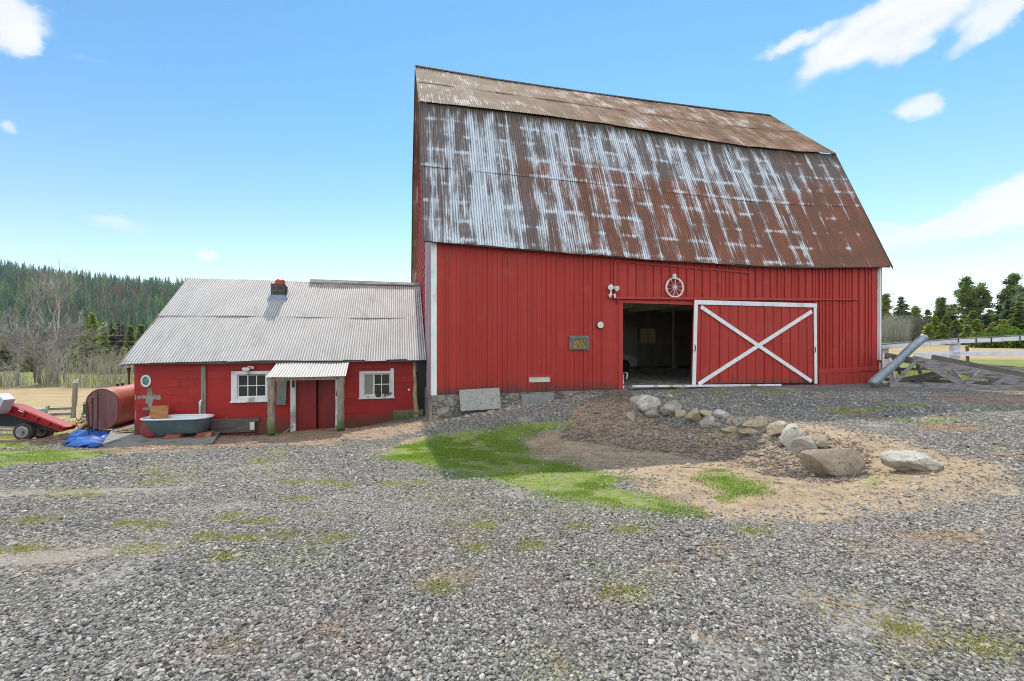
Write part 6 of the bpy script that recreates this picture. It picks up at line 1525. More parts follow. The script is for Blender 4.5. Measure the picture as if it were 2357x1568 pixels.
# bark chips and twigs on the bank
def litter(polys, dens, label, mat, name='bark_litter'):
    mb = MB(); rr2 = random.Random(4)
    for p in polys:
        px = [q[0] for q in p]; py = [q[1] for q in p]; n = int((max(px) - min(px)) * (max(py) - min(py)) * dens)
        x = RNG.uniform(min(px), max(px), n); y = RNG.uniform(min(py), max(py), n); k = (poly_sdf(x, y, p) < .05) & ~in_barn(x, y, .05); x, y = x[k], y[k]; z = H(x, y)
        for a, b_, c in zip(x, y, z):
            an = rr2.uniform(0, 6.28); l = rr2.uniform(.02, .09) if rr2.random() < .93 else rr2.uniform(.12, .35); d = Vector((cos(an), sin(an), rr2.uniform(-.15, .25))) * l
            q = Vector((a, b_, c + .008)); mb.beam(q, q + d, rr2.uniform(.005, .018), rr2.uniform(.004, .01), taper=.5)
    mb.build(name, mat, label=label, cat='litter', kind='stuff')
litter(MULCH[:2], 300, 'dark bark chips and twigs strewn over the bank below the rocks', M['bark'])
litter(MULCH[2:4], 90, 'wood chips scattered on the shaded dirt by the walls and trusses', M['stick'])
litter(SAND[:1], 24, 'small dark chips scattered over the sandy bank', M['log_dark'])

# ------------------------------------------------------------------ rocks
def rock(box, Y, mat, label, seed, flat=1.0, cuts=9, rough=.05, sub=4, tilt=0.0, depth=.8):
    px0, py0, px1, py1 = box; rg = random.Random(seed)
    c = at((px0 + px1) / 2, (py0 + py1) / 2, Y); rx = (px1 - px0) / 2 / F * Y; rz = (py1 - py0) / 2 / F * Y * 1.06; ry = (rx * .55 + rz * .45) * depth
    bm = bmesh.new(); bmesh.ops.create_icosphere(bm, subdivisions=sub, radius=1)
    pl = []
    for i in range(cuts):
        d = Vector((rg.gauss(0, 1), rg.gauss(0, 1), rg.gauss(0, 1))).normalized(); pl.append((d, rg.uniform(.62, .86)))
    off = Vector((seed * 1.37, seed * .71, 0))
    for v in bm.verts:
        p = v.co.copy() * 1.12
        for d, k in pl:
            e = p.dot(d) - k
            if e > 0: p -= d * e * .93
        p += v.co.normalized() * (mnoise.fractal(p * 2.2 + off, 1.0, 2.0, 4) * rough * 1.6 + abs(mnoise.noise(p * 5 + off)) * rough)
        v.co = p
    mx = [max(abs(v.co[i]) for v in bm.verts) for i in range(3)]; R = Matrix.Rotation(tilt, 3, 'Y')
    for v in bm.verts: v.co = R @ Vector((v.co.x / mx[0] * rx, v.co.y / mx[1] * ry, v.co.z / mx[2] * rz))
    mb = MB(); mb.add([v.co + c for v in bm.verts], [[v.index for v in f.verts] for f in bm.faces]); bm.free()
    g = Vector((c.x, c.y, c.z - rz)); return mb.build('rock', M[mat], base=g, label=label, cat='rock', group='rocks lining the dirt bank', angle=28)
def RY(px, py): return gp(px, py).y
ROCKS = [
    ((1464, 907, 1520, 950), 'rock_white', 'big jagged white rock at the upper left end of the rock row', 1, .07, 0),
    ((1447, 912, 1478, 945), 'rock_grey', 'greyish rock tucked behind the left side of the big white rock', 2, .05, 0),
    ((1440, 946, 1462, 972), 'rock_grey', 'small pale streaked rock on the dark slope below the big white rock', 3, .05, 0),
    ((1518, 921, 1570, 961), 'rock_grey', 'large rounded grey and tan boulder next to the big white rock', 4, .03, .15),
    ((1552, 941, 1583, 965), 'rock_tan', 'small angular tan rock between the two rounded boulders', 5, .05, 0),
    ((1577, 940, 1618, 975), 'rock_tan', 'rounded tan boulder third from the left end of the row', 6, .03, 0),
    ((1611, 957, 1653, 988), 'rock_grey', 'sharp grey angular rock standing low in the middle of the row', 7, .06, -.3),
    ((1641, 943, 1682, 969), 'rock_white', 'pale white rock behind the sharp grey angular rock', 8, .05, .2),
    ((1667, 959, 1694, 979), 'rock_tan', 'small brownish rock right of the pale white rock, above the green tuft', 9, .05, 0),
    ((1642, 972, 1662, 983), 'rock_grey', 'tiny grey stone under the pale white rock', 10, .05, 0),
    ((1706, 963, 1770, 990), 'rock_tan', 'wide flat tan slab in the middle of the rock row', 11, .05, 0),
    ((1733, 958, 1772, 971), 'rock_tan', 'thin flat tan stone lying behind the wide flat slab', 12, .05, 0),
    ((1764, 974, 1808, 1007), 'rock_tan', 'blocky tan rock between the flat slab and the tall white rock', 13, .05, -.2),
    ((1752, 998, 1782, 1016), 'rock_tan', 'small flat tan stone at the foot of the blocky tan rock', 14, .05, 0),
    ((1800, 977, 1846, 1046), 'rock_white', 'tall speckled white rock behind the large grey brown boulder', 15, .05, .25),
    ((1822, 1000, 1884, 1062), 'rock_grey', 'large upright grey brown boulder behind the big brown slab', 16, .04, -.2),
    ((1872, 1003, 1904, 1038), 'rock_brown', 'narrow brown rock wedged against the right side of the upright boulder', 17, .05, .2),
    ((1838, 1029, 1984, 1100), 'rock_brown', 'biggest brown slab boulder leaning forward at the end of the row', 18, .035, -.06),
    ((2034, 1037, 2164, 1086), 'rock_white', 'low broad cream white rock half buried in the sand by itself', 19, .06, .05),
    ((1816, 1078, 1838, 1092), 'rock_grey', 'small pale stone lying left of the biggest brown slab', 20, .05, 0),
    ((1484, 940, 1524, 962), 'rock_grey', 'dusty beige rock under the right side of the big white rock', 22, .05, 0),
    ((1608, 944, 1644, 962), 'rock_tan', 'flat beige rock behind the sharp grey angular rock', 23, .05, .1),
    ((1684, 962, 1714, 984), 'rock_grey', 'beige angular rock just left of the wide flat slab', 24, .05, -.2),
    ((1656, 980, 1700, 998), 'rock_tan', 'low beige stone below the sharp grey angular rock', 25, .05, 0),
    ((1700, 984, 1756, 1004), 'rock_tan', 'broken beige stone below the wide flat slab', 26, .06, .1),
    ((1780, 968, 1812, 986), 'rock_white', 'small cream rock between the blocky tan rock and the tall white one', 27, .05, 0),
    ((1786, 1004, 1816, 1030), 'rock_tan', 'beige stone at the lower left of the tall speckled rock', 28, .05, 0),
    ((1745, 1010, 1776, 1024), 'rock_grey', 'small grey beige stone low on the slope left of the tall speckled rock', 29, .05, 0),
    ((1576, 1066, 1592, 1075), 'rock_white', 'tiny white stone alone on the bare sand left of the grass clump', 21, .05, 0)]
for bx, mt, lab, sd_, rg_, tl in ROCKS:
    Yr = RY((bx[0] + bx[2]) / 2, bx[3] - 3)
    if sd_ in (2, 8, 12, 15, 16): Yr += .18
    rock(bx, Yr + .05, mt, lab, sd_, rough=rg_, tilt=tl, depth=.62 if sd_ == 18 else .85)
# stones in the bank joints and wall foot
rk = random.Random(8); n_ = 0
SPREAD = [(1620, 985, 1790, 1015, 12), (1070, 972, 1200, 955, 9)]
def little(px, py, r, mat, label, seed):
    g = gp(px, py); bm = bmesh.new(); bmesh.ops.create_icosphere(bm, subdivisions=2, radius=r)
    for v in bm.verts: v.co = Vector((v.co.x * 1.3, v.co.y, v.co.z * .7)) * (1 + .45 * mnoise.noise(v.co / r * .9 + Vector((seed * 2.2, seed, 0)))) + g + Vector((0, 0, r * .2))
    mb = MB(); mb.add([v.co for v in bm.verts], [[v.index for v in f.verts] for f in bm.faces]); bm.free(); return mb
mb = MB()
for i in range(90):
    t = rk.random(); px = 960 + 420 * t; py = 983 - 88 * t + rk.uniform(-3, 7); q = little(px, py, rk.uniform(.015, .06), None, None, i + 40); mb.add(q.v, q.f)
for i in range(70):
    px = rk.uniform(1460, 1830); py = 965 + (px - 1460) * .16 + rk.uniform(0, 40); q = little(px, py, rk.uniform(.012, .04), None, None, i + 140); mb.add(q.v, q.f)
for i in range(40):
    px = rk.uniform(560, 960); py = 993 - (px - 560) * .03 + rk.uniform(-3, 6); q = little(px, py, rk.uniform(.01, .03), None, None, i + 240); mb.add(q.v, q.f)
mb.build('rubble_stones', M['rock_grey'], label='small loose rubble stones along the barn foundation and below the rock row', cat='rubble', kind='stuff', angle=30)

# ------------------------------------------------------------------ trees
def quad_cloud(C_, U_, V_):
    """leaf quads from centres and half axes"""
    P = np.stack([C_ - U_ - V_, C_ + U_ - V_, C_ + U_ + V_, C_ - U_ + V_], 1).reshape(-1, 3)
    return P, np.arange(len(C_) * 4).reshape(-1, 4)
def rnd_unit(n, rg):
    a = rg.normal(0, 1, (n, 3)); return a / np.linalg.norm(a, axis=1)[:, None]
def conifer_arrays(Ht, R, seed, base=.08, levels=None, nb_=7, per=16, leaf=.30, droop=.35, gap=.12, pw=.85, top=.25):
    rg = np.random.default_rng(seed); C_, U_, V_ = [], [], []; stems = []
    levels = levels or int(Ht * 3.0)
    for i in range(levels):
        t = base + (1 - base) * (i + rg.random() * .8) / levels
        L = R * ((1 - t) ** pw) * rg.uniform(.65, 1.15) + top * .5
        for k in range(max(3, int(nb_ * (1 - .45 * t)))):
            if rg.random() < gap: continue
            a = rg.uniform(0, 2 * pi); l = L * rg.uniform(.6, 1.15); n = max(4, int(per * l / R + 3))
            s = rg.uniform(.12, 1, n) ** .8
            dx, dy = cos(a), sin(a)
            z = t * Ht + l * (.10 * s - droop * s ** 1.6) + rg.normal(0, .06, n) + .12 * l
            wdt = leaf * (1.0 - .35 * s)
            px = dx * l * s + rg.normal(0, .09 * l, n) * (1 - .4 * s); py = dy * l * s + rg.normal(0, .09 * l, n) * (1 - .4 * s)
            c = np.stack([px, py, z], 1); 
            u = np.stack([dx + rg.normal(0, .35, n), dy + rg.normal(0, .35, n), -.25 + rg.normal(0, .25, n)], 1); u /= np.linalg.norm(u, axis=1)[:, None]
            w = np.cross(u, np.stack([rg.normal(0, .45, n), rg.normal(0, .45, n), np.ones(n)], 1)); w /= np.linalg.norm(w, axis=1)[:, None]
            sc = leaf * rg.uniform(.55, 1.25, n)[:, None]
            C_.append(c); U_.append(u * sc); V_.append(w * sc * .5)
            if l > .8: stems.append((Vector((0, 0, t * Ht)), Vector((dx * l * .85, dy * l * .85, t * Ht + l * (.1 - droop * .75) + .1 * l)), .012 * Ht * (1 - t) * .25 + .012))
    return np.concatenate(C_), np.concatenate(U_), np.concatenate(V_), stems
def crown_mesh(name, arr, mat, parent):
    V, Fc = quad_cloud(*arr[:3]); o = np_mesh(name, V + np.array(wloc(parent)), Fc, mat, parent); return o
def conifer(name, loc, label, group, Ht, R, seed, mat, **kw):
    t_ = empty(name, loc, label, 'tree', group); arr = conifer_arrays(Ht, R, seed, **kw); crown_mesh('crown', arr, mat, t_)
    mb = MB(); L0 = Vector(loc); mb.tube([L0 - Vector((0, 0, .3)), L0 + Vector((.02 * Ht * .3, 0, Ht * .5)), L0 + Vector((0, 0, Ht * .99))], [.017 * Ht, .011 * Ht, .008], 7)
    for a, b_, r in arr[3]: mb.tube([L0 + a, L0 + b_], [r, r * .4], 4, False)
    mb.build('trunk', M['bark'], t_); return t_
def dup(t_, loc, rz, s, label, group, mat=None):
    c = copy_tree(t_); c.location = loc; c.rotation_euler = (0, 0, rz); c.scale = (s[0], s[0], s[1]); c['label'] = label; c['group'] = group
    return c

def branchy(mb, p, d, L, r, depth, rg, spread=.55, up=.25, n=4, minr=.012, seg=4):
    pts = [p]; q = p.copy(); dd = d.copy()
    for i in range(seg):
        dd = (dd + Vector((rg.gauss(0, .16), rg.gauss(0, .16), rg.gauss(0, .10) + up * .12))).normalized(); q = q + dd * L / seg; pts.append(q.copy())
    rad = [max(minr * .5, r * (1 - .62 * i / seg)) for i in range(seg + 1)]
    mb.tube(pts, rad, 6 if r > .08 else (4 if r > .03 else 3), False)
    if depth <= 0: return
    for k in range(n):
        t = rg.uniform(.28, 1.0) if k else 1.0; i = min(seg - 1, int(t * seg)); b0 = pts[i].lerp(pts[i + 1], t * seg - i) if t < 1 else pts[-1]
        ax = Vector((rg.gauss(0, 1), rg.gauss(0, 1), rg.gauss(0, .5))); nd = (dd + (ax - dd * ax.dot(dd)).normalized() * rg.uniform(spread * .6, spread * 1.5) + Vector((0, 0, up))).normalized()
        branchy(mb, b0, nd, L * rg.uniform(.5, .78), max(minr, rad[i] * rg.uniform(.5, .7)), depth - 1, rg, spread, up, n, minr, max(2, seg - 1))
def bare_tree(loc, label, group, Ht, seed, depth=4, mat='bark_pale', stems=1, n=4, minr=.018, name='bare_tree', spread=.55):
    t_ = empty(name, loc, label, 'tree', group); rg = random.Random(seed); tk = MB(); br = MB(); L0 = Vector(loc)
    for s_ in range(stems):
        a = rg.uniform(0, 6.28); lean = Vector((cos(a), sin(a) * .5, 0)) * (.18 if stems > 1 else .05); off = Vector((cos(a), sin(a), 0)) * (.5 * (stems > 1))
        hgt = Ht * rg.uniform(.42, .55); pts = []; q = L0 + off - Vector((0, 0, .3)); 
        for i in range(8):
            pts.append(q.copy()); q = q + (Vector((0, 0, 1)) + lean + Vector((rg.gauss(0, .07), rg.gauss(0, .07), 0))) * (hgt * 1.7 / 8)
        r0 = Ht * .017; rad = [r0 * (1 - .75 * i / 7) for i in range(8)]; tk.tube(pts, rad, 7, False)
        for k in range(6 + n):
            t = rg.uniform(.16, 1.0); i = min(6, int(t * 7)); b0 = pts[i].lerp(pts[i + 1], t * 7 - i); a = rg.uniform(0, 6.28)
            d = Vector((cos(a), sin(a), rg.uniform(.25, 1.1))).normalized(); branchy(br, b0, d, Ht * rg.uniform(.16, .30) * (1.15 - .45 * t), rad[i] * rg.uniform(.35, .55), depth - 2, rg, spread, .22, n, minr)
        for k in range(3): branchy(br, pts[-1], Vector((rg.gauss(0, .3), rg.gauss(0, .3), 1)).normalized(), Ht * rg.uniform(.16, .26), rad[-1] * .8, depth - 2, rg, spread, .25, n, minr)
    tk.build('trunk', M[mat], t_, smooth=True); br.build('crown', M[mat], t_); return t_

def ground_at(px, Yd): 
    x = (px - CX) / F * Yd; return Vector((x, Yd, h(x, Yd) - .1))
# left: big bare cottonwoods in the field hedge
GB = 'bare trees along the left field'
def hgt(py, Yd, g): return CZ + (CY - py) / F * Yd - g.z
for px, pyt, Yd, sd_, st, mt, dp_, lab in ((105, 640, 66, 3, 2, 'bark_pale', 5, 'tallest bare grey tree with two leaders in the left field hedge'), (128, 655, 68, 9, 1, 'bark_pale', 5, 'tall pale bare tree just right of the tallest one in the field hedge'),
                                     (40, 735, 64, 4, 1, 'bark_pale', 5, 'shorter pale bare tree with upright branches left of the tallest bare tree'), (5, 740, 63, 5, 1, 'bark_pale', 5, 'leaning pale bare tree at the left edge of the photo'), (82, 690, 72, 12, 1, 'bark_mid', 4, 'darker twiggy bare tree behind the tallest bare tree'), (150, 745, 74, 14, 1, 'bark_mid', 4, 'low spreading bare tree with pale hanging branches right of the tall ones')):
    g = ground_at(px, Yd); bare_tree(g, lab, GB, hgt(pyt, Yd, g), sd_, dp_, mt, st, n=3, minr=.028)
# left: dark green conifers at the foot of the hill
GC = 'conifers at the foot of the left hill'
fir0 = None
for i, (px, pyt, Yd, wd, mt, lab) in enumerate(((213, 722, 112, 1.15, 'fir_bright', 'broad dark green fir with sunlit top, tallest of the near conifers'), (238, 745, 110, 1.0, 'fir_bright', 'bright green fir right beside the tallest near conifer'), (262, 757, 114, .8, 'fir_bright', 'narrow yellow green fir between two brown bare larches'), (300, 752, 112, 1.0, 'fir_bright', 'bushy yellow green fir partly behind the outbuilding roof'), (325, 748, 116, 1.0, 'fir_bright', 'yellow green fir just above the outbuilding roof slope'),
                                                (190, 775, 108, 1.1, 'fir', 'short dark fir in front of the tallest near conifer'), (168, 790, 112, 1.0, 'fir', 'short dark fir close behind the right bare trees'), (65, 790, 110, 1.1, 'fir', 'dark fir behind the shorter pale bare tree'), (10, 770, 115, 1.1, 'fir', 'dark fir behind the leftmost bare tree'), (285, 800, 104, 1.3, 'fir', 'low dark spreading fir beneath the yellow green ones'), (340, 795, 106, 1.2, 'fir', 'low dark fir nearest the outbuilding eave'), (245, 805, 103, 1.4, 'fir', 'low dark wide fir at the foot of the bright pair'), (140, 800, 118, 1.0, 'fir_blue', 'blue green fir behind the tall bare trunks'))):
    g = ground_at(px, Yd); Ht = hgt(pyt, Yd, g); conifer('fir_tree', g, lab, GC, Ht, Ht * .20 * wd, 50 + i, M[mt], base=.02, nb_=11, per=17, leaf=.5, droop=.36, gap=.08)
for i, (px, pyt, lab) in enumerate(((256, 745, 'brown bare larch left of the narrow yellow green fir'), (274, 742, 'taller brown bare larch right of the narrow yellow green fir'), (282, 748, 'brown bare larch nearest the bushy fir'))):
    g = ground_at(px, 113); Ht = hgt(pyt, 113, g); conifer('larch_tree', g, lab, 'bare larches left', Ht, Ht * .13, 90 + i, M['larch'], base=.15, nb_=6, per=10, leaf=.34, droop=.2, gap=.2)
# thickets of bare stems
def thicket(name, label, x0, x1, py0, Yd, dY, n, hmin, hmax, mat, seed, lean=.12, twigs=3, r=.02):
    rg = random.Random(seed); mb = MB()
    for i in range(n):
        Yq = Yd + rg.uniform(-dY, dY); px = rg.uniform(x0, x1); g = ground_at(px, Yq); H_ = rg.uniform(hmin, hmax); a = rg.gauss(0, lean); b_ = rg.gauss(0, lean)
        m1 = g + Vector((a * H_ * .35, b_ * H_ * .35, H_ * .5)); m2 = g + Vector((a * H_, b_ * H_, H_)); rr_ = r * rg.uniform(.7, 1.4)
        mb.tube([g, m1, m2], [rr_, rr_ * .75, rr_ * .3], 3, False)
        for k in range(twigs):
            t = rg.uniform(.35, .95); p = m1.lerp(m2, (t - .35) / .6); q = p + Vector((rg.gauss(0, .16) * H_, rg.gauss(0, .16) * H_, rg.uniform(.08, .26) * H_)); mb.tube([p, q], [rr_ * .5, rr_ * .2], 3, False)
    return mb.build(name, M[mat], label=label, cat='thicket', kind='stuff')
thicket('stem_thicket', 'thicket of bare upright stems along the left field hedge', 150, 330, 885, 62, 3, 230, 2.6, 5.6, 'twig', 31, twigs=4, r=.026)
thicket('stem_thicket', 'low reddish brush around the bare trees in the left hedge', -420, 310, 885, 66, 4, 420, .8, 2.0, 'bark_mid', 32, .25, 4, .016)
thicket('stem_thicket', 'scrubby bare stems under the leftmost bare trees', -30, 60, 885, 63, 3, 110, 1.2, 3.4, 'bark_pale', 33, .2, 4, .018)
thicket('stem_thicket', 'pale trunks clustered beside the tallest bare tree', 95, 140, 885, 65, 2, 70, 2.5, 6.5, 'twig', 34, .1, 4, .035)
# hill wood
def hill_wood():
    rg = np.random.default_rng(5); V0, F0 = [], []
    protos = []
    for k in range(6):
        P = []; nl = 9 + k % 3; R0 = .15 + .025 * (k % 3)
        for i in range(nl):
            t = .05 + .95 * i / nl; r_ = R0 * (1 - t) ** .8 + .012; m = 7 if t < .7 else 5; a0 = rg.uniform(0, 6.28)
            for q in range(m):
                a = a0 + 2 * pi * q / m + rg.normal(0, .15); rr_ = r_ * rg.uniform(.65, 1.3); w_ = 2.4 / m * rg.uniform(.7, 1.2); zb = t - .05 * rg.uniform(.2, 1.6); zt = t + 1.35 / nl * rg.uniform(.8, 1.2)
                P += [(cos(a - w_ / 2) * rr_ * .8, sin(a - w_ / 2) * rr_ * .8, zb + .02), (cos(a) * rr_ * 1.15, sin(a) * rr_ * 1.15, zb - .02), (cos(a + w_ / 2) * rr_ * .8, sin(a + w_ / 2) * rr_ * .8, zb + .02), (0, 0, min(zt, 1.0))]
        protos.append((np.array(P), np.arange(len(P)).reshape(-1, 4)))
    pts = []
    def scatter(n, y0, y1, t0, t1, s0, s1):
        y = np.sqrt(rg.uniform(y0 ** 2, y1 ** 2, n)); t = rg.uniform(t0, t1, n); x = t * y
        return np.stack([x, y, rg.uniform(s0, s1, n)], 1)
    A = np.concatenate([scatter(420, 125, 190, -1.5, -.3, 9, 15), scatter(1500, 190, 360, -1.45, -.40, 8, 19), scatter(2300, 360, 560, -1.4, -.40, 9, 22), scatter(900, 560, 700, -1.4, -.45, 10, 19), scatter(1300, 780, 1080, -1.1, -.45, 10, 19), scatter(160, 130, 300, -.3, .4, 8, 14)])
    # field opening between wood and hedge
    z = H(A[:, 0], A[:, 1]); n = len(A); VV, FF, TT = [], [], []; k0 = 0; ty_ = rg.integers(0, 6, n)
    clump = .5 + .5 * wob(A[:, 0], A[:, 1], .035, 3)
    tint = np.clip(rg.random(n) * .65 + clump * .35, 0, 1)
    br = (wob(A[:, 0], A[:, 1], .03, 9) > .55) & (rg.random(n) < .6); tint[br] = .99
    for i in range(n):
        P, Fq = protos[ty_[i]]; a = rg.uniform(0, 6.28); c, s = cos(a), sin(a); q = P * A[i, 2]
        VV.append(np.stack([q[:, 0] * c - q[:, 1] * s + A[i, 0], q[:, 0] * s + q[:, 1] * c + A[i, 1], q[:, 2] + z[i] - .3], 1)); FF.append(Fq + k0); TT.append(np.full(len(P), tint[i])); k0 += len(P)
    o = np_mesh('hill_forest', np.concatenate(VV), np.concatenate(FF), M['hill_trees'], attrs={'tint': ('POINT', np.concatenate(TT))})
    tag(o, 'dense conifer forest covering the hillside on the left', 'forest', kind='stuff'); print('hill faces', k0 // 4)
hill_wood()
def far_wood():
    rg = random.Random(77); V, Fq, T, k0 = [], [], [], 0
    for i in range(340):
        Yq = rg.uniform(108, 150) if i < 150 else rg.uniform(80, 150); px = rg.uniform(2005, 2480) if i < 150 else rg.uniform(2420, 3700); g = ground_at(px, Yq); s = (rg.uniform(.8, 1.15)) * (784 - (742 - min(px - 2100, 320) * .10)) / F * Yq * .95
        arr = conifer_arrays(s, s * .28, 300 + i, base=.0, levels=14, nb_=7, per=7, leaf=.75, droop=.36, gap=.05); P, q = quad_cloud(*arr[:3]); V.append(P + np.array(g)); Fq.append(q + k0); k0 += len(P); T.append(np.full(len(P), rg.random() * .85))
    o = np_mesh('far_wood', np.concatenate(V), np.concatenate(Fq), M['fir'], attrs={'tint': ('POINT', np.concatenate(T))}); tag(o, 'distant conifer wood closing the view behind the right field', 'forest', kind='stuff')
far_wood()

# right: tree line beyond the field
GR = 'trees beyond the right field'
def pine(loc, label, Ht, seed, R, base=.35, sparse=.35, mat='fir'):
    """open pine: bare pole below, tufted layered limbs above"""
    t_ = empty('pine_tree', loc, label, 'tree', GR); rg = np.random.default_rng(seed); C_, U_, V_ = [], [], []; tk = MB(); L0 = Vector(loc)
    tk.tube([L0 - Vector((0, 0, .3)), L0 + Vector((.1, 0, Ht * .5)), L0 + Vector((-.05, 0, Ht))], [.013 * Ht, .010 * Ht, .02], 7)
    for i in range(int(Ht * 4.2)):
        t = base + (1 - base) * rg.random() ** .9; l = R * (1.05 - (t - base) / (1 - base)) ** .6 * rg.uniform(.45, 1.1); a = rg.uniform(0, 6.28)
        e = Vector((cos(a) * l, sin(a) * l, l * rg.uniform(-.35, .45))); b0 = L0 + Vector((.05, 0, t * Ht)); tk.tube([b0, b0 + e * .6 + Vector((0, 0, .05)), b0 + e], [.035, .025, .012], 3, False)
        for k in range(3):
            f_ = rg.uniform(.45, 1.05); n = 42; c = np.array(b0 + e * f_) - np.array(L0) + rg.normal(0, .26, (n, 3)) * np.array([1.1, 1.1, .95]); u = rnd_unit(n, rg); u[:, 2] = np.abs(u[:, 2]) * .6
            w = np.cross(u, rnd_unit(n, rg)); w /= np.linalg.norm(w, axis=1)[:, None]; s_ = rg.uniform(.10, .27, n)[:, None]; C_.append(c); U_.append(u * s_); V_.append(w * s_ * .33)
    crown_mesh('crown', (np.concatenate(C_), np.concatenate(U_), np.concatenate(V_)), M[mat], t_); tk.build('trunk', M['bark'], t_); return t_
for px, pyt, Yd, sd_, R, bs, lab in ((2223, 642, 92, 61, 2.6, .42, 'tall open pine with bare pole trunk, highest left of the two skyline pines'), (2256, 655, 92, 62, 2.3, .35, 'second tall open pine right beside the highest skyline pine'), (2330, 636, 88, 63, 2.5, .40, 'tallest spiky pine standing above the trees near the right edge'), (2165, 690, 98, 64, 2.0, .3, 'thin open pine rising above the bright green tree'), (2108, 705, 104, 65, 1.6, .3, 'slim faint pine on the skyline left of the bright green tree'), (2352, 665, 84, 66, 2.6, .2, 'dense tall pine cut by the right edge of the photo'), (2040, 676, 90, 67, 1.5, .25, 'dark fir top nearest the barn corner on the right')):
    g = ground_at(px, Yd); pine(g, lab, hgt(pyt, Yd, g), sd_, R, bs, mat='fir' if sd_ != 66 else 'fir_blue')
protos = {}
for i, (px, pyt, Yd, wd, mt, lab) in enumerate(((2035, 690, 96, 1.3, 'fir_blue', 'dark blue green fir right against the barn corner'), (2075, 682, 90, 1.25, 'fir_blue', 'layered dark fir second from the barn corner with pointed top'), (2135, 712, 94, 1.0, 'fir', 'narrow pointed fir with straight tip left of the bright green tree'), (2098, 722, 98, 1.1, 'fir_bright', 'small yellow green fir between two dark firs'), (2152, 728, 86, 1.5, 'fir_bright', 'bright lime green bushy fir in the middle of the right tree line'),
        (2178, 725, 88, 1.5, 'fir', 'dark dense fir right of the lime green fir'), (2200, 738, 84, 1.6, 'fir', 'wide dark fir below the highest skyline pine'), (2238, 715, 86, 1.4, 'fir', 'mid green fir below the second skyline pine'), (2212, 735, 90, 1.3, 'fir_bright', 'yellow green fir between the two skyline pines'), (2270, 722, 82, 1.4, 'fir_blue', 'blue green feathery fir right of the skyline pines'), (2300, 700, 84, 1.4, 'fir', 'tall mid green fir left of the spiky pine'),
        (2322, 690, 80, 1.5, 'fir_blue', 'large grey green fir under the spiky pine'), (2345, 695, 76, 1.6, 'fir', 'large green fir at the right edge of the photo'), (2285, 745, 74, 1.7, 'fir', 'rounded green young fir before the feathery fir'), (2125, 740, 100, 1.3, 'fir', 'dark fir behind the purple brown brush'), (2120, 735, 104, 1.0, 'fir_bright', 'far yellow green fir above the purple brown brush'), (2110, 748, 92, 1.6, 'fir', 'short round fir before the slim skyline pine'), (2138, 745, 80, 1.5, 'fir_bright', 'small lime green fir in front of the narrow pointed fir'), (2190, 720, 94, 1.4, 'fir_blue', 'hazy fir behind the dense dark fir'), (2168, 745, 78, 1.6, 'fir_bright', 'low yellow green fir between the lime and the dark firs'), (2248, 735, 78, 1.6, 'fir_bright', 'low bright fir under the second skyline pine'), (2226, 748, 76, 1.7, 'fir', 'low spreading fir under the highest skyline pine'), (2310, 735, 74, 1.6, 'fir_bright', 'light green fir before the large grey green one'), (2370, 690, 78, 1.5, 'fir', 'fir just past the right edge of the photo'), (2060, 735, 104, 1.3, 'fir', 'short dark fir behind the pale willow clump'))):
    g = ground_at(px, Yd); Ht = hgt(pyt, Yd, g); conifer('fir_tree', g, lab, GR, Ht, Ht * .27 * wd, 120 + i, M[mt], base=.0, nb_=14, per=38, leaf=.30, droop=.38, gap=.06)
def shrub(loc, label, w, hh_, seed, mat):
    rg = np.random.default_rng(seed); t_ = empty('shrub', loc, label, 'shrub', 'bright shrubs at the right field edge'); n = 1500; d = rnd_unit(n, rg); r = rg.random(n)[:, None] ** .4
    lump = 1 + .35 * np.sin(d[:, :1] * 5 + seed) * np.cos(d[:, 1:2] * 4) ; c = d * r * lump * np.array([w, w * .7, hh_ * .55]) + np.array([0, 0, hh_ * .5]); u = rnd_unit(n, rg); v = np.cross(u, rnd_unit(n, rg)); v /= np.linalg.norm(v, axis=1)[:, None]; s_ = rg.uniform(.07, .2, n)[:, None]
    crown_mesh('foliage', (c, u * s_, v * s_ * .5), M[mat], t_); mb = MB(); L0 = Vector(loc)
    for k in range(6): mb.tube([L0, L0 + Vector((rg.normal(0, w * .4), rg.normal(0, w * .3), hh_ * .7))], [.04, .015], 4)
    mb.build('stem', M['bark'], t_)
for px, Yd, w, hh_, sd_, lab in ((2262, 66, 1.9, 2.1, 1, 'left lime green shrub at the field edge above the white fence'), (2284, 64, 1.7, 1.7, 2, 'low lime green shrub between the two bigger ones above the fence'), (2318, 62, 2.0, 2.9, 3, 'tallest lime green shrub near the right edge'), (2344, 60, 2.0, 2.6, 4, 'lime green shrub farthest right above the white fence')):
    shrub(ground_at(px, Yd), lab, w, hh_, sd_, 'shrub_bright')
for px, pyt, sd_, lab in ((2100, 738, 71, 'purple brown bare brush tree right of the pale willow clump'), (2122, 735, 72, 'purple brown bare brush tree left of the lime green fir'), (2085, 745, 73, 'dim brown bare brush tree beside the willow clump')):
    g = ground_at(px, 84); bare_tree(g, lab, 'bare brush beyond the right field', hgt(pyt, 84, g), sd_, 5, 'bark_mid', 3, n=4, minr=.014, spread=.6)
thicket('willow_clump', 'pale grey green willow stems clumped right of the barn corner', 2015, 2092, 790, 74, 3, 520, 2.8, 5.2, 'twig_green', 41, .10, 3, .02)
thicket('stem_thicket', 'dark undergrowth at the foot of the right tree line', 2080, 2400, 790, 78, 3, 420, .8, 2.6, 'bark', 42, .3, 5, .02)
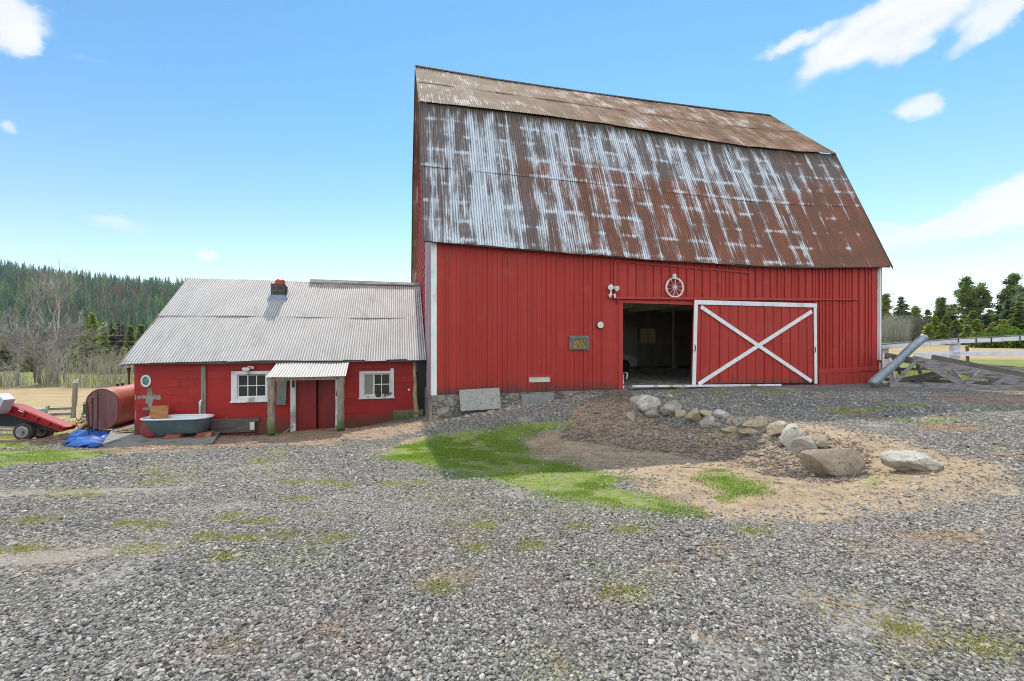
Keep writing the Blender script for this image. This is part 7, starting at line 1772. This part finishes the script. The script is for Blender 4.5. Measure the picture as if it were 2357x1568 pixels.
# power lines across the left
for i, (pa, pb, lab) in enumerate((((-60, 772), (420, 768), 'upper power line crossing before the left wood'), ((-60, 786), (420, 783), 'lower power line crossing before the left wood'))):
    a = at(*pa, 96); b_ = at(*pb, 96); mb = MB(); mb.tube([a.lerp(b_, t) - Vector((0, 0, .8 * 4 * t * (1 - t) * .4)) for t in np.linspace(0, 1, 14)], .022, 4, False); mb.build('power_line', simple('pale cable', (.3, .4, .36), (.25, .35, .3), 2, .5), base=a, label=lab, cat='power line', group='power lines')
# ------------------------------------------------------------------ thin air haze
hm = bpy.data.materials.new('haze'); hm.use_nodes = True; hn = hm.node_tree
for n__ in list(hn.nodes):
    if n__.type == 'BSDF_PRINCIPLED': hn.nodes.remove(n__)
pv_ = hn.nodes.new('ShaderNodeVolumePrincipled'); pv_.inputs['Color'].default_value = (.75, .86, 1, 1); pv_.inputs['Density'].default_value = .0001; pv_.inputs['Anisotropy'].default_value = .3
hn.links.new(pv_.outputs[0], hn.nodes['Material Output'].inputs['Volume'])
mb = MB(); zlo, zhi = float(Z.min()) - 1, float(Z.max()) + 26
mb.box((0, (gy[0] + gy[-1]) / 2, (zlo + zhi) / 2), (gx[-1] - gx[0] + 10, gy[-1] - gy[0] + 10, zhi - zlo)); mb.build('haze', hm, kind='stuff', label='thin pale air haze in front of the far wooded hill', cat='haze')
# ------------------------------------------------------------------ sky, sun, camera
SUN_EL = radians(50); SUN_AZ = ANG                      # the sun stands behind the barn
wd = bpy.data.worlds.new('World'); SC.world = wd; wd.use_nodes = True
nt = wd.node_tree; nb = NB(nt); bg = nt.nodes['Background']
sky = nb.n('ShaderNodeTexSky', sky_type='NISHITA'); sky.sun_disc = False; sky.sun_elevation = SUN_EL; sky.sun_rotation = SUN_AZ
sky.altitude = 0; sky.air_density = 1.0; sky.dust_density = 0.0; sky.ozone_density = 4.0
dirv = nb.n('ShaderNodeTexCoord').outputs['Generated']; dx, dy, dz = nb.sep(dirv)
az = nb.m('ARCTAN2', dx, dy); el = nb.m('ARCSINE', nb.m('MINIMUM', nb.m('MAXIMUM', dz, -1), 1))
pv = nb.comb(az, nb.m('MULTIPLY', el, 1.5), 0.0)
warp = nb.n('ShaderNodeTexNoise'); nb.set(warp.inputs[0], pv); warp.inputs['Scale'].default_value = 5.5; warp.inputs['Detail'].default_value = 7; warp.inputs['Roughness'].default_value = .64
wx, wy, _ = nb.sep(warp.outputs[1])
wx = nb.m('SUBTRACT', wx, .5); wy = nb.m('SUBTRACT', wy, .5)
def azel(px, py):
    x, z = (px - CX) / F, (CY - py) / F; return atan2(x, 1), math.atan(z / sqrt(1 + x * x))
CL_ = [(30, 30, 120, 72, 0, 1.0), (75, 80, 60, 45, .5, .9), (15, 290, 24, 16, 0, .7), (232, 132, 46, 12, 0, .25),
       (2120, 25, 300, 75, .16, 1.0), (2020, 80, 215, 58, .24, 1.0), (1850, 90, 95, 22, .12, .95), (2060, 120, 60, 36, .2, .9), (1960, 138, 70, 18, .3, .8), (2310, 20, 140, 40, .3, .9), (2205, 112, 60, 18, .3, .55),
       (2113, 246, 52, 24, -.1, .85), (1755, 132, 34, 10, -.1, .5), (487, 577, 28, 16, 0, .9), (258, 518, 75, 18, -.05, .55),
       (2330, 440, 110, 62, .25, 1.0), (2250, 500, 120, 42, .3, .95), (2110, 545, 150, 34, .2, .8), (2030, 525, 60, 18, 0, .6), (2330, 600, 170, 40, .1, .45), (2200, 655, 230, 34, .05, .3), (2480, 500, 200, 90, .2, .9),
       (-900, 200, 400, 130, .1, .9), (3600, 250, 500, 160, .1, .9)]
acc = None
for (px, py, rx, ry, rot, w) in CL_:
    a0, e0 = azel(px, py); a1, e1 = azel(px + 1, py); a2, e2 = azel(px, py - 1)
    ra = max(.004, rx * abs(a1 - a0)); re = max(.003, ry * abs(e2 - e0))
    c, s = cos(rot), sin(rot)
    qx = nb.m('ADD', nb.m('SUBTRACT', az, a0), nb.m('MULTIPLY', wx, .16 * min(1, ra / .06 + .35))); qy = nb.m('ADD', nb.m('SUBTRACT', el, e0), nb.m('MULTIPLY', wy, .10 * min(1, ra / .06 + .35)))
    ux = nb.m('DIVIDE', nb.m('ADD', nb.m('MULTIPLY', qx, c), nb.m('MULTIPLY', qy, s)), ra); uy = nb.m('DIVIDE', nb.m('SUBTRACT', nb.m('MULTIPLY', qy, c), nb.m('MULTIPLY', qx, s)), re)
    d2 = nb.m('ADD', nb.m('MULTIPLY', ux, ux), nb.m('MULTIPLY', uy, uy)); k = nb.ss(d2, 1.7, .0, 0, w)
    acc = k if acc is None else nb.m('ADD', acc, nb.m('MULTIPLY', k, nb.m('SUBTRACT', 1, acc)))
fine = nb.noise(nb.comb(nb.m('ADD', az, nb.m('MULTIPLY', el, .5)), nb.m('SUBTRACT', nb.m('MULTIPLY', el, 2.6), nb.m('MULTIPLY', az, .7))), 9, 7, .62); den = nb.m('MULTIPLY', acc, nb.ss(nb.m('ADD', fine, nb.m('MULTIPLY', acc, .66)), .34, 1.12))
den = nb.m('MULTIPLY', nb.m('MINIMUM', den, 1), .93)
skyc = nb.n('ShaderNodeHueSaturation'); nb.set(skyc.inputs['Color'], sky.outputs[0]); skyc.inputs['Hue'].default_value = .488; skyc.inputs['Saturation'].default_value = SKY_SAT; skyc.inputs['Value'].default_value = SKY_VAL
cloud = nb.ramp(fine, [(.3, (CLB * .9, CLB * .92, CLB * .97)), (.6, (CLB, CLB, CLB))])
rear_fill = nb.m('MULTIPLY', nb.m('MULTIPLY', nb.ss(dy, .1, -.25), nb.ss(dz, .05, .2)), nb.ss(nb.noise(dirv, 2.6, 5, .6), .38, .56))   # unseen clouds added behind the viewer as fill for the barn front
lum = nb.n('ShaderNodeRGBToBW'); nb.set(lum.inputs[0], skyc.outputs[0]); L1 = nb.m('MULTIPLY', lum.outputs[0], 1.12)
pale = nb.n('ShaderNodeCombineColor'); nb.set(pale.inputs[0], nb.m('MULTIPLY', L1, .93)); nb.set(pale.inputs[1], L1); nb.set(pale.inputs[2], nb.m('MULTIPLY', L1, 1.06))
skyh = nb.mix(nb.ss(el, .45, .0, 0, .45), skyc.outputs[0], pale.outputs[0])            # pale moist air towards the horizon
nb.set(bg.inputs[0], nb.mix(rear_fill, nb.mix(den, skyh, cloud), (REAR_FILL, REAR_FILL, REAR_FILL * .98))); bg.inputs[1].default_value = SKY_STR
sun = bpy.data.lights.new('sun', 'SUN'); sun.energy = SUN_E; sun.angle = radians(.5); sun.color = (1, .93, .82)
so = bpy.data.objects.new('sun', sun); COL.objects.link(so)
sd = Vector((D2[0] * cos(SUN_EL), D2[1] * cos(SUN_EL), sin(SUN_EL))); so.rotation_euler = sd.to_track_quat('Z', 'Y').to_euler(); so.location = (0, 0, 40)
cam = bpy.data.cameras.new('camera'); co = bpy.data.objects.new('camera', cam); COL.objects.link(co)
co.location = (0, 0, CZ); co.rotation_euler = (radians(90), 0, 0); cam.sensor_width = 36; cam.lens = 36 * F / 2357.0; cam.clip_start = .05; cam.clip_end = 6000
SC.camera = co
SC.render.engine = 'CYCLES'
SC.view_settings.view_transform = 'Standard'; SC.view_settings.look = 'None'; SC.view_settings.exposure = EXPO; SC.view_settings.gamma = 1
SC.cycles.use_denoising = True; SC.cycles.denoiser = 'OPENIMAGEDENOISE'; SC.cycles.denoising_prefilter = 'NONE'; SC.cycles.denoising_input_passes = 'RGB_ALBEDO_NORMAL'; SC.cycles.pixel_filter_type = 'BLACKMAN_HARRIS'; SC.cycles.filter_width = 1.0; SC.cycles.max_bounces = 8; SC.cycles.diffuse_bounces = 4; SC.cycles.transparent_max_bounces = 8; SC.cycles.sample_clamp_indirect = 1.5; SC.cycles.caustics_reflective = False; SC.cycles.caustics_refractive = False; SC.cycles.blur_glossy = 1.0
